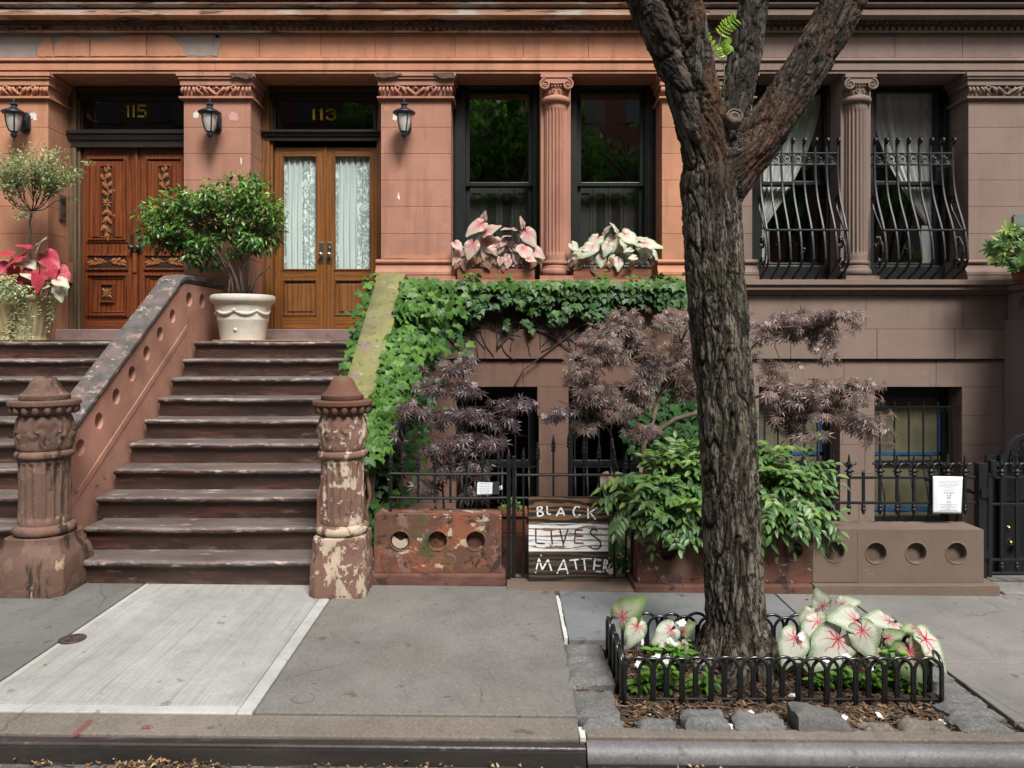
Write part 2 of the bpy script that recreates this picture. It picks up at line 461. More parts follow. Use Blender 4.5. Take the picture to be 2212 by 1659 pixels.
# ============================================================ ground materials
def concrete(name, c, spot=.5, brush=False, warm=(.5, .45, .38), bump=.25):
    k = NM(name); v = k.geo('Position')
    big = k.noise(1.1, 6, .68, v); mid = k.noise(5, 7, .74, v, loc=(2, 2, 2)); fine = k.noise(62, 5, .8, v); f2 = k.noise(150, 2, .8, v)
    col = k.ramp(big, [(.3, tuple(q*.70 for q in c)), (.5, c), (.7, tuple(min(1, q*1.25) for q in c))])
    col = k.mix(k.math('MULTIPLY', k.step(mid, .5, .70), .45), col, tuple(q*.58 for q in c))
    col = k.mix(k.math('MULTIPLY', k.step(k.noise(1.7, 5, .7, v, loc=(7, 7, 1)), .5, .68), .5), col, tuple(a*b*1.9 for a, b in zip(c, warm)))
    col = k.mix(k.math('MULTIPLY', k.step(fine, .48, .66), spot), col, tuple(q*.42 for q in c))
    col = k.mix(k.math('MULTIPLY', k.step(k.noise(75, 4, .8, v, loc=(1, 5, 2)), .53, .68), spot), col, tuple(min(1, q*1.8) for q in c))
    dk = k.math('MAXIMUM', k.step(k.noise(9, 3, .55, v, loc=(8, 1, 3)), .67, .70), k.step(k.noise(26, 2, .5, v, loc=(3, 6, 1)), .73, .75))
    col = k.mix(k.math('MULTIPLY', dk, .6), col, tuple(q*.35 for q in c))
    wet = k.step(k.noise(2.6, 6, .72, v, stretch=(1.6, .7, 1), loc=(1, 8, 5), dist=.4), .57, .66)
    col = k.mix(k.math('MULTIPLY', wet, .32), col, tuple(q*.5 for q in c))
    vc = k.n('ShaderNodeTexVoronoi', feature='DISTANCE_TO_EDGE'); vc.inputs['Scale'].default_value = .75
    nv = k.n('ShaderNodeMix', data_type='VECTOR'); nv.inputs[0].default_value = .12; k.l(v, nv.inputs[4])
    nt_ = k.n('ShaderNodeTexNoise'); k.l(v, nt_.inputs['Vector']); nt_.inputs['Scale'].default_value = 4; nt_.inputs['Detail'].default_value = 6; k.l(nt_.outputs[1], nv.inputs[5]); k.l(nv.outputs[1], vc.inputs['Vector'])
    crack = k.math('MULTIPLY', k.step(vc.outputs[0], .004, .0015), k.step(k.noise(1.3, 2, .5, v, loc=(5, 2, 2)), .52, .56))
    col = k.mix(k.math('MULTIPLY', crack, .5), col, tuple(q*.25 for q in c))
    h = k.math('ADD', k.math('MULTIPLY', fine, .7), k.math('ADD', k.math('MULTIPLY', mid, .3), k.math('MULTIPLY', f2, .2)))
    if brush:
        br = k.noise(70, 6, .8, v, stretch=(1, .010, 1)); br2 = k.noise(21, 4, .65, v, stretch=(1, .016, 1)); pt = k.step(k.noise(2.2, 4, .6, v, loc=(3, 9, 1)), .35, .62)
        f = k.math('ADD', k.math('MULTIPLY', br, .65), k.math('MULTIPLY', br2, .4))
        col = k.mix(k.math('MULTIPLY', k.math('MULTIPLY', k.step(f, .50, .64), .72), k.math('MULTIPLY_ADD', pt, .75, .25)), col, tuple(q*.52 for q in c))
        h = k.math('ADD', h, k.math('MULTIPLY', f, -2.0))
    k.bump(h, bump, .008)
    return k.set(col, .85, spec=.3)
M = {}
M['conc'] = concrete('weathered concrete', (.158, .151, .140))
M['conc_dk'] = concrete('dark concrete', (.135, .133, .128), .3)
M['conc_rt'] = concrete('smooth concrete', (.178, .170, .160), .3)
M['conc_strip'] = concrete('kerbside concrete', (.165, .143, .121), .6)
M['pale'] = concrete('pale brushed concrete', (.315, .315, .30), .3, True, (.5, .5, .48))
M['pale_edge'] = concrete('pale trowelled edge', (.37, .37, .352), .2, False, (.5, .5, .48))
M['blue'] = concrete('bluestone', (.150, .156, .16), .2, False, (.47, .5, .52), .1)
M['road'] = concrete('asphalt', (.10, .10, .095), .8)
M['soil'] = plain('dark soil', (.028, .018, .012), .95, var=.4, scale=30, bump=.6)
k = NM('worn steel kerb facing'); v = k.geo('Position')
nz = k.noise(3, 6, .65, v, stretch=(1, 1, 3)); n2 = k.noise(30, 4, .7, v)
col = k.ramp(nz, [(.3, (.022, .018, .018)), (.6, (.05, .041, .042)), (.8, (.09, .078, .08))])
col = k.mix(k.math('MULTIPLY', k.step(n2, .5, .7), .5), col, (.03, .022, .02)); n3 = k.noise(9, 6, .75, v, stretch=(.5, 1, 1), loc=(3, 3, 3)); col = k.mix(k.math('MULTIPLY', k.step(n3, .56, .62), .7), col, (.17, .15, .14)); k.bump(k.math('ADD', n2, n3), .45, .005)
M['kerb'] = k.set(col, k.math('MULTIPLY_ADD', n2, .55, .12), metal=.3, spec=.6)
k = NM('grimy kerb face'); v = k.geo('Position')
nz = k.noise(2.5, 6, .7, v, stretch=(.6, 1, 4)); n2 = k.noise(18, 5, .7, v)
col = k.ramp(nz, [(.3, (.012, .010, .009)), (.6, (.03, .024, .02)), (.85, (.055, .042, .034))])
k.bump(n2, .4, .01); M['kerbface'] = k.set(col, .7)

def struct(o): o['kind'] = 'structure'; return o
SY = 5.10                                   # back of the pavement
# ---- the ground: one sheet to the horizon, open only over the sunken yard
b = MB()
ys = [-90, 3.13, SY+.12, 9.6, 90]; xs = [-90, -1.0, 5.6, 90]
for i in range(3):
    for j in range(4):
        if i == 1 and j == 2: continue
        z = -.16
        b.add([(xs[i], ys[j], z), (xs[i+1], ys[j], z), (xs[i+1], ys[j+1], z), (xs[i], ys[j+1], z)], [(0, 1, 2, 3)])
struct(b.build('ground', M['road']))
b = MB(); b.box(-30, 30, -11, 3.11, -.13, -.085)
def roadw(p): return Vector((p.x, p.y, p.z+gz(p.x)*.8))
o = MB(); o.grid(lambda u, v: (-12+24*u, -11+14.12*v, -.083+gz(-12+24*u)*.8+.006*noise.noise(Vector((u*60, v*40, 0)))), 60, 40)
struct(o.build('road', M['road'], smooth=True))
# ---- pavement: flags laid side by side with open joints
def flag(name, poly, mat, top=0, th=.10):
    b = MB(); b.prism(poly, lambda x, y: (x, y, top+gz(x)), lambda x, y: (x, y, top+gz(x)-th))
    return struct(b.build(name, mat, bevel=.006))
j = .006
flag('pavement_flag', [(-16, 3.40), (-2.52-j, 3.40), (-2.52-j, SY+.1), (-16, SY+.1)], M['conc_dk'])
flag('pavement_flag', [(-2.476, 3.470), (-1.2365, 3.470), (-1.2365, SY+.1), (-2.476, SY+.1)], M['pale'])
flag('pavement_edging', [(-2.52+j, 3.40), (-2.4785, 3.40), (-2.4785, SY+.1), (-2.52+j, SY+.1)], M['pale_edge'])
flag('pavement_edging', [(-2.476, 3.40), (-1.2365, 3.40), (-1.2365, 3.4675), (-2.476, 3.4675)], M['pale_edge'])
flag('pavement_edging', [(-1.234, 3.40), (-1.16-j*.5, 3.40), (-1.16-j*.5, SY+.1), (-1.234, SY+.1)], M['pale_edge'])
flag('pavement_flag', [(-1.16+j, 3.41), (.335, 3.41), (.345, SY+.1), (-1.16+j, SY+.1)], M['conc'])
flag('pavement_flag', [(.372, 4.285), (1.86, 4.285), (1.86, SY+.1), (.375, SY+.1)], M['blue'])
flag('pavement_flag', [(1.87, 4.285), (2.322, 4.285), (2.322, SY+.1), (1.87, SY+.1)], M['conc_rt'])
flag('pavement_flag', [(2.335, 4.02), (16, 4.02), (16, SY+.1), (2.335, SY+.1)], M['conc_rt'])
flag('pavement_flag', [(2.345, 3.40), (16, 3.40), (16, 4.01), (2.345, 4.01)], M['conc_rt'])
flag('pavement_flag', [(-16, 3.215), (.325, 3.215), (.335, 3.392), (-16, 3.385)], M['conc_strip'], -.002)
flag('pavement_flag', [(.36, 3.235), (16, 3.235), (16, 3.31), (.36, 3.31)], M['conc_strip'], -.002)
flag('pavement_flag', [(2.345, 3.32), (16, 3.32), (16, 3.39), (2.345, 3.39)], M['conc_strip'], -.004)
M['mortar'] = plain('white mortar', (.5, .5, .47), .9, bump=.4)
b = MB(); 
for yy in np.arange(4.3, 5.0, .055):
    b.box(.345, .366+.006*random.random(), yy, yy+.05, -.05+gz(.35), .004+gz(.35)+.003*random.random())
for yy in (3.22, 3.25, 3.28): b.box(.328, .355, yy, yy+.028, -.05, .002+gz(.35)+.002*random.random())
struct(b.build('joint_mortar', M['mortar'], bevel=.004))
# ---- kerb: steel faced on the left, rounded on the right
M['kerb2'] = concrete('highlight grey kerb metal', (.15, .145, .15), .5, False, (.5, .5, .52), .3)  # grey lifted so the rounded top carries its highlight in the colour
M['kerb2'].node_tree.nodes['Principled BSDF'].inputs['Roughness'].default_value = .50
M['kerb2'].node_tree.nodes['Principled BSDF'].inputs['Metallic'].default_value = .15
def kerb(name, x0, x1, rad, m='kerb'):
    prof = [(3.225, -.02)]; n = 8
    y1 = 3.135
    for i in range(n+1):
        a = math.pi/2*i/n
        prof.append((y1+rad-rad*math.sin(a), -rad+rad*math.cos(a)))
    prof += [(y1, -rad-.004)]
    b = MB(); 
    prof2 = prof+[(y1+.02, -.14), (3.225, -.14)]
    b.profile_x(prof2, x0, x1).tilt()
    return struct(b.build(name, M[m], smooth=40))
kerb('kerb', -16, .345, .014); kerb('kerb', .353, 16, .062, 'kerb2')
b = MB()
for x0, x1 in ((-16, .345), (.353, 16)): b.box(x0, x1, 3.128, 3.134, -.13, -.017 if x0 < 0 else -.066)
b.tilt(); struct(b.build('kerb_face', M['kerbface']))
# ---- marks on the pavement
M['redpaint'] = NM('faded red spray paint'); k = M['redpaint']
nz = k.noise(120, 3, .7, k.geo('Position'))
k.set((.26, .065, .07), .8); tr = k.n('ShaderNodeBsdfTransparent'); mx = k.n('ShaderNodeMixShader')
gr = k.n('ShaderNodeTexGradient', gradient_type='SPHERICAL')
k.l(k.step(nz, .40, .62), mx.inputs[0]); k.l(tr.outputs[0], mx.inputs[1]); k.l(k.bsdf.outputs[0], mx.inputs[2]); k.l(mx.outputs[0], k.out.inputs[0])
M['redpaint'] = k.m
b = MB()
def gp(px, py):                            # point of the pavement seen at a picture position
    d = F*H/(py-CY); 
    for _ in range(4): d = F*(H-gz(X(px, d)))/(py-CY)
    return X(px, d), d
q = [gp(*p) for p in ((148, 1592), (165, 1592), (204, 1556), (190, 1555))]
b.add([(x, y, gz(x)+.003) for x, y in q], [(0, 1, 2, 3)])
q = [gp(318+13*math.cos(a)*(1+.2*math.sin(3*a)), 1571+5*math.sin(a)) for a in np.linspace(0, 6.28, 14)[:-1]]
b.add([(x, y, gz(x)+.003) for x, y in q], [tuple(range(13))])
struct(b.build('pavement_marking', M['redpaint'], fix=False))
M['castiron'] = plain('rusty cast iron', (.075, .05, .045), .6, metal=.4, var=.4, scale=20, bump=.5)
def lid(name, px, py, r, mat, label, ribs=True):
    x, y = gp(px, py)
    t = thing(name, label, 'drain cover', (x, y, gz(x)))
    b = MB(); b.lathe([(r, -.02), (r, .005), (r*.97, .008), (r*.8, .008), (r*.79, .004), (r*.3, .004), (r*.28, .007), (0.001, .007)], (x, y, gz(x)), 40)
    b.build('cover_plate', mat, t, smooth=30)
    if ribs:
        b = MB()
        for k in range(4):
            a = math.pi*k/4; c, s = math.cos(a)*r*.74, math.sin(a)*r*.74
            b.tube([(x-c, y-s, gz(x)+.006), (x+c, y+s, gz(x)+.006)], .004, 6)
        b.build('raised_ribs', mat, t)
    b = MB(); b.lathe([(r*1.02, -.02), (r*1.1, -.02), (r*1.1, .004), (r*1.02, .004)], (x, y, gz(x)), 40, None, False); b.build('rim', M['castiron'] if ribs else mat, t)
lid('drain_cover', 156, 1381, .066, M['castiron'], 'small round rusty cast iron cover let into the edge of the pale pavement slab')
lid('drain_cover', 655, 1508, .052, M['conc'], 'small grey round lid set flush in the speckled concrete slab right of the pale slab', False)
# ---- the sunken yard
M['yard'] = concrete('yard paving', (.12, .105, .095), .4)
b = MB(); b.box(-1.05, 5.75, SY+.05, 9.0, -.85, -.75); struct(b.build('yard_floor', M['yard']))
b = MB(); b.box(-1.05, 5.75, SY+.10, SY+.22, -.86, -.06); struct(b.build('yard_retaining_wall', M['yard']))
# ============================================================ the three row houses
ORANGE = (.45, .215, .128); PURPLE = (.206, .150, .124)
M['orange'] = stone('orange brownstone render', ORANGE, .25, (.14, .06, .04), .5, tone2=(.40, .185, .12))
M['pinkish'] = stone('pink brown render', (.385, .192, .134), .25, (.12, .06, .05), .5, tone2=(.31, .15, .105))
M['purple'] = stone('grey brown stone', PURPLE, .18, (.10, .065, .055), .3, tone2=(.188, .134, .112))
M['brown'] = stone('dark brown basement stone', (.150, .090, .068), .25, (.05, .03, .025), .5, tone2=(.16, .08, .055))  # brown stone, darkened further by shade put into the colour
M['bare'] = stone('bare grey stone', (.27, .225, .20), .3, (.12, .1, .09), .4, bump=.5)
M['soot'] = peel('sooty carved stone', (.20, .125, .088), [((.33, .15, .09), 5, .60, .05, None), ((.035, .025, .02), 9, .56, .1, None)])
M['torn'] = peel('weathered cornice stone', (.36, .20, .135), [((.44, .37, .32), 3.2, .50, .08, (.5, 1, 3)), ((.12, .07, .05), 5, .56, .06, (.4, 1, 4))])
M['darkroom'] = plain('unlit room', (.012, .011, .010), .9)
M['frame'] = plain('black painted joinery', (.012, .014, .014), .35, var=.25, scale=6)
M['iron'] = plain('black painted ironwork', (.009, .010, .011), .42, var=.3, scale=25, spec=.4, bump=.15)
def glassmat(name, refl=.12, tint=(.9, .95, .92), f0=.0):
    k = NM(name)
    k.t.nodes.remove(k.bsdf)
    g = k.n('ShaderNodeBsdfGlossy'); g.inputs['Roughness'].default_value = .012; g.inputs['Color'].default_value = (1, 1, 1, 1)
    t = k.n('ShaderNodeBsdfTransparent'); t.inputs[0].default_value = (*tint, 1)
    lw = k.n('ShaderNodeLayerWeight'); sch = k.math('MULTIPLY', k.math('POWER', lw.outputs['Facing'], 5.0), .9)
    b = k.n('ShaderNodeBump'); b.inputs['Strength'].default_value = .05; b.inputs['Distance'].default_value = .02
    k.l(k.noise(2.2, 2, .5, k.geo('Position')), b.inputs['Height']); k.l(b.outputs[0], g.inputs['Normal'])
    mx = k.n('ShaderNodeMixShader'); k.l(k.math('ADD', sch, refl+.05), mx.inputs[0])
    k.l(t.outputs[0], mx.inputs[1]); k.l(g.outputs[0], mx.inputs[2]); k.l(mx.outputs[0], k.out.inputs[0])
    return k.m
M['glass'] = glassmat('window glass', .20); M['glass_clear'] = glassmat('clear window glass', .16, (.97, .98, .97)); M['glass_dim'] = glassmat('dim glass', .02)

DF = 8.30; DR = 8.68                        # pilaster faces, back of the reveals
def zf(py, d=DF): return Z(py, d)
Zsoff = zf(160)                              # underside of the lintels
Zsill = zf(606)
XL = -12.5; X1 = X(468, DF); X2 = X(1521, DF); XR = 12.5
houses = {}
houses['left'] = thing('row_house', 'orange townhouse numbered 115 with carved red-brown double doors at far left', 'house', (-5.2, 8.5, 0))
houses['mid'] = thing('row_house', 'orange-brown townhouse numbered 113 with curtained oak doors and two black windows', 'house', (-.7, 8.5, 0))
houses['right'] = thing('row_house', 'grey-brown townhouse with lace curtained windows right of the street tree', 'house', (4.4, 8.5, 0))
spans = {'left': (XL, X1), 'mid': (X1, X2), 'right': (X2, XR)}
front = {'left': M['orange'], 'mid': M['orange'], 'right': M['purple']}
def soft(d1, py1, py2):                     # depth at which the level seen at py1 from d1 is seen at py2
    return (py1-CY)*d1/(py2-CY)
dfas = soft(8.22, 43.5, 32)
for key, (x0, x1) in spans.items():
    h = houses[key]; m = front[key]; e = .0015
    x0 += e; x1 -= e
    b = MB()
    zs = zf(43.5, 8.22)
    prof = [(9.0, zf(72)), (DF-.03, zf(72)), (DF-.05, zf(70, DF-.05)), (DF-.06, zf(66, DF-.06)), (DF-.035, zf(65, DF-.035)), (DF-.035, zf(56, DF-.035)), (8.22, zf(55, 8.22)),
            (8.22+.04, zf(54, 8.26)), (8.22+.04, zf(45, 8.26)), (8.22, zs), (dfas, zs), (dfas, zf(21, dfas)), (8.15, zf(20, 8.15)), (8.15, zf(15.5, 8.15))]
    for a in range(7):                      # round moulding
        t = -math.pi/2+math.pi*a/6
        prof.append((8.10-.05*math.cos(t), zf(9.6, 8.08)+.027*math.sin(t)))
    prof += [(8.14, zf(4, 8.14)), (8.14, zf(-4, 8.14)), (8.0, zf(-12, 8.0)), (7.95, zf(-40, 7.95)), (8.0, zf(-60, 8.0)), (9.0, zf(-70, 8.0))]
    b.profile_x(prof, x0, x1)
    b.build('cornice', M['torn'] if key != 'right' else m, h, smooth=40)
    # egg and dart, dentils
    b = MB(); mm = M['soot'] if key != 'right' else m
    n = int((x1-x0)/.108)
    for i in range(n):
        xx = x0+(x1-x0)*(i+.5)/n
        zc = zf(49, 8.24)
        if key == 'left' and xx > -4.35 and xx < -3.2 and i % 5 in (1, 2): continue
        b.ball((xx, 8.25, zc+.002), .021, .03, .024, 8, 6)
        b.tube([(xx-.04, 8.24, zf(45.5, 8.24)), (xx-.034, 8.235, zc-.012), (xx-.014, 8.232, zf(53.5, 8.24))], .007, 5)
        b.tube([(xx+.04, 8.24, zf(45.5, 8.24)), (xx+.034, 8.235, zc-.012), (xx+.014, 8.232, zf(53.5, 8.24))], .007, 5)
        b.tube([(xx+.054, 8.24, zf(45.5, 8.24)), (xx+.054, 8.236, zf(53.5, 8.24))], .006, 5)
    b.build('egg_and_dart', mm, h, smooth=50)
    b = MB(); n = int((x1-x0)/.073)
    for i in range(n):
        xx = x0+(x1-x0)*(i+.5)/n
        if key != 'right' and random.random() < (.18 if key == 'left' else .06): continue
        b.box(xx-.021, xx+.021, 8.235, DF-.036, zf(64.5, 8.235), zf(57.5, 8.235))
    b.build('dentils', mm, h, bevel=.003)
    # frieze blocks
    b = MB()
    cuts = {'left': [X(p, DF) for p in (78, 195, 317)], 'mid': [X(p, DF) for p in (560, 693, 810, 983, 1130, 1271)], 'right': [X(p, DF) for p in (1640, 1789, 1933, 2079)]}[key]
    edges = [x0]+[c for c in cuts if x0 < c < x1]+[x1]
    for a, c in zip(edges[:-1], edges[1:]): b.box(a+.0015, c-.0015, DF, 9.0, zf(124), zf(72.4))
    b.build('frieze', M['bare'] if key == 'left' else m, h, bevel=.004)
    # architrave: fillet, fascia, lower fascia, soffit back to the reveals
    b = MB()
    b.profile_x([(9.0, zf(124.2)), (DF-.05, zf(124.5, DF-.05)), (DF-.055, zf(130, DF-.055)), (DF-.02, zf(134.5, DF-.02)), (DF-.02, zf(137, DF-.02)), (DF-.035, zf(137.2, DF-.035)), (DF-.035, zf(151, DF-.035)),
                 (DF-.012, zf(151.6, DF-.012)), (DF-.012, zf(154.2, DF-.012)), (DF-.02, zf(154.5, DF-.02)), (DF-.02, Zsoff), (9.0, Zsoff)], x0, x1)
    b.build('architrave', m, h, smooth=35)
    b = MB(); b.box(x0, x1, DF, 9.0, zf(-66, 8.0), 7.4); b.build('upper_wall', m, h)
# orange render still clinging to the grey frieze stone of the left house
b = MB()
def jag(pts, amp=.012, n=9):
    out = []
    for (a, b_), (c, d_) in zip(pts, pts[1:]+pts[:1]):
        for i in range(n):
            t = i/n; out.append((a+(c-a)*t+random.uniform(-amp, amp)*(.3 if i == 0 else 1), b_+(d_-b_)*t+random.uniform(-amp, amp)*(.3 if i == 0 else 1)))
    return out
def fr(px, py): return (X(px, DF), zf(py))
for poly in ([(83, 122), (82, 108), (90, 96), (94, 82), (112, 80), (116, 122)],
             [(118.5, 122), (118.5, 97), (130, 84), (150, 76), (168, 82), (194, 86), (194, 122)],
             [(196.5, 122), (196.5, 86), (225, 88), (262, 80), (285, 75), (316, 74), (316, 122)],
             [(318.5, 122), (318.5, 74), (360, 75), (380, 88), (395, 108), (402, 122)]):
    b.prism_y(jag([fr(*p) for p in poly], .006), DF-.009, DF+.004)
b.build('render_coat', M['orange'], houses['left'], bevel=.003)
b = MB()
for poly in ([(380, 122), (376, 92), (384, 80), (388, 74), (459, 74), (459, 121)],):
    b.prism_y(jag([fr(*p) for p in poly], .006), DF-.004, DF+.004)
b.build('bare_patch', M['bare'], houses['left'])
b = MB()
for poly in ([(470, 122), (472, 108), (478, 96), (470, 84), (478, 76), (462, 74), (459, 120)], [(465, 83), (520, 81), (560, 84), (600, 79), (640, 77), (660, 80), (668, 74), (466, 74)]):
    b.prism_y(jag([fr(*p) for p in poly], .007), DF-.006, DF+.004)
b.build('bare_patch', M['bare'], houses['mid'], bevel=.003)

# ------------------------------------------------------------ pilasters with carved capitals
def carve(b, xa, xb, y, z0, z1, side=0):
    """acanthus scroll band between z0 and z1 on a face"""
    hgt = z1-z0; w = xb-xa; cx = (xa+xb)/2
    def pt(u, vv, off=0): return (cx+u*hgt, y-off, z0+vv*hgt)
    k = w/hgt/2
    b.ball(pt(0, .74, .012), .15*hgt, .025, .17*hgt, 10, 7)
    for s in (-1, 1):
        # swag stem rising from the middle foot to the ring, and leaf fingers falling from it
        st = [pt(s*(.04+k*.46*t), .10+.76*math.sin(t*1.45), .022) for t in np.linspace(0, 1, 9)]
        b.tube(st, [hgt*.13*(1-.25*t) for t in np.linspace(0, 1, 9)], 7)
        st = [pt(s*(.16+k*.40*t), .42+.44*math.sin(t*1.5), .016) for t in np.linspace(0, 1, 8)]
        b.tube(st, hgt*.07, 6)
        c = k*.50
        ring = [pt(s*c+.19*math.cos(a), .70+.22*math.sin(a), .028) for a in np.linspace(0, 6.28, 13)]
        b.tube(ring, hgt*.085, 6)
        for q, (u0, u1, L) in enumerate(((.22, .04, .92), (.36, .24, .85), (.58, .42, .9), (.66, .60, .85), (.78, .76, .85), (.88, .90, .85), (.97, 1.0, .85))):
            f = [pt(s*k*(u0+(u1-u0)*t*t), .86-.80*t*L, .008+.030*math.sin(t*3)) for t in np.linspace(0, 1, 7)]
            b.tube(f, [hgt*(.06+.085*math.sin(t*3)) for t in np.linspace(0.1, 1, 7)], 6)
        b.ball(pt(s*.24, .66, .018), .10*hgt, .022, .09*hgt, 7, 5)
        b.ball(pt(s*k*.52, .36, .024), .15*hgt, .026, .15*hgt, 8, 6)
def pilaster(h, x0, x1, m, courses=(275, 332, 389, 446, 505), base=True, l=1, r=1):
    zc0 = zf(214); zb = zf(560)
    b = MB(); zz = [zc0]+[zf(p) for p in courses]+[zb]
    for a, c in zip(zz[:-1], zz[1:]): b.box(x0, x1, DF, DR+.1, c+.0012, a-.0012)
    o = b.build('pilaster', m, h, bevel=.0035)
    b = MB()
    e = .03
    b.box(x0-.03*l, x1+.03*r, DF-.035, DR, zf(184.5, DF-.03), zf(174))
    b.box(x0-.045*l, x1+.045*r, DF-.055, DR, zf(174), zf(166))
    b.box(x0-.06*l, x1+.06*r, DF-.07, DR, zf(166, DF-.04)+.001, Zsoff-.001)
    b.box(x0-.002*l, x1+.002*r, DF+.004, DR, zf(208), zf(184.5, DF-.03)-.001)
    b.box(x0-.04*l, x1+.04*r, DF-.045, DR, zf(213, DF-.03), zf(208.5, DF-.03))
    b.box(x0-.022*l, x1+.022*r, DF-.025, DR, zc0+.001, zf(213, DF-.03)-.001)
    b.build('capital_mouldings', m, o, bevel=.004)
    b = MB(); carve(b, x0-.012, x1+.012, DF+.0, zf(208)+.003, zf(185)-.002)
    b.build('carved_band', m, o, smooth=60)
    if base:
        b = MB()
        prof = [(DR, zb), (DF, zb)]
        for a in range(7):
            t = math.pi/2-math.pi*a/6
            prof.append((DF-.018-.022*math.cos(t), zf(566)+.022*math.sin(t)))
        prof += [(DF-.01, zf(571)), (DF-.02, zf(578)), (DF-.045, zf(586)), (DF-.06, zf(588)), (DF-.06, zf(594)), (DF-.05, zf(596)), (DF-.075, zf(597)), (DF-.075, Zsill+.002), (DR, Zsill+.002)]
        b.profile_x(prof, x0-.055*l, x1+.055*r)
        b.build('base_moulding', m, o, smooth=40)
    return o
pl1 = pilaster(houses['left'], X(-14, DF), X(104, DF), M['orange'])
pl2 = pilaster(houses['mid'], X(397, DF), X(541, DF), M['pinkish'], base=False)
pl3 = pilaster(houses['mid'], X(823, DF), X(974, DF), M['pinkish'])
pl4 = pilaster(houses['mid'], X(1430, DF), X2-.002, M['orange'], r=0)
pl5 = pilaster(houses['right'], X2+.002, X(1625, DF), M['purple'], l=0)
pl6 = pilaster(houses['right'], X(2092, DF), X(2252, DF), M['purple'])
b = MB(); b.box(X(2252, DF)+.07, XR, DF+.05, DR+.1, -.76, Zsoff-.002); b.build('wall', M['purple'], houses['right'])
b = MB(); b.box(XL, X(-14, DF)-.07, DF+.05, DR+.1, -.76, Zsoff-.002); b.build('wall', M['orange'], houses['left'])
# lower part of the door piers, down behind the stoop
b = MB(); b.box(X(-14, DF), X(104, DF), DF+.002, DR+.1, -.75, zf(605)); b.build('pier', M['orange'], houses['left'], bevel=.004)
b = MB(); b.box(X(397, DF), X(541, DF), DF+.002, DR+.1, -.75, zf(560)-.002); b.build('pier', M['pinkish'], houses['mid'], bevel=.004)
# chips, patches of old plaster on the piers
M['plaster'] = plain('old white plaster', (.62, .58, .55), .9, bump=.3)
M['pinkpl'] = plain('pink filler', (.55, .28, .27), .9, bump=.3)
def blotch(name, px, py, rx, ry, mat, parent, n=16, amp=.25, d=DF):
    b = MB(); pts = []
    for k in range(n):
        a = 2*math.pi*k/n; q = 1+random.uniform(-amp, amp)
        pts.append((X(px+rx*math.cos(a)*q, d), Z(py+ry*math.sin(a)*q, d)))
    b.prism_y(pts, d-.003, d+.004); return b.build(name, mat, parent)
blotch('plaster_patch', 424, 249, 7, 8, M['plaster'], pl2); blotch('plaster_patch', 505, 253, 10, 10, M['pinkpl'], pl2)
blotch('plaster_patch', 854, 253, 6, 9, M['plaster'], pl3); blotch('plaster_patch', 73, 250, 8, 9, M['plaster'], pl1, amp=.4)
blotch('plaster_patch', 861, 424, 2.2, 7, M['plaster'], pl3, amp=.5); blotch('plaster_patch', 521, 348, 1.5, 7, M['plaster'], pl2)

M['chip'] = plain('dark broken stone', (.10, .065, .05), .95, var=.5, scale=30, bump=.8)
for p_, pts in ((pl2, [(497, 158), (520, 157), (545, 159), (547, 167), (530, 171), (512, 166), (500, 168)]), (pl3, [(812, 157), (850, 157), (868, 160), (850, 166), (826, 168), (812, 166)]), (pl3, [(935, 158), (980, 157), (982, 168), (958, 170), (944, 165)]), (pl3, [(830, 553), (870, 549), (920, 552), (965, 545), (966, 559), (830, 559)])):
    dq = DF-.072 if pts[0][1] < 300 else DF-.004
    b = MB(); b.prism_y(jag([(X(a, dq), Z(c, dq)) for a, c in pts], .006, 4), dq-.006, dq+.006); b.build('chipped_stone', M['chip'] if pts[0][1] < 300 else M['orange'], p_)
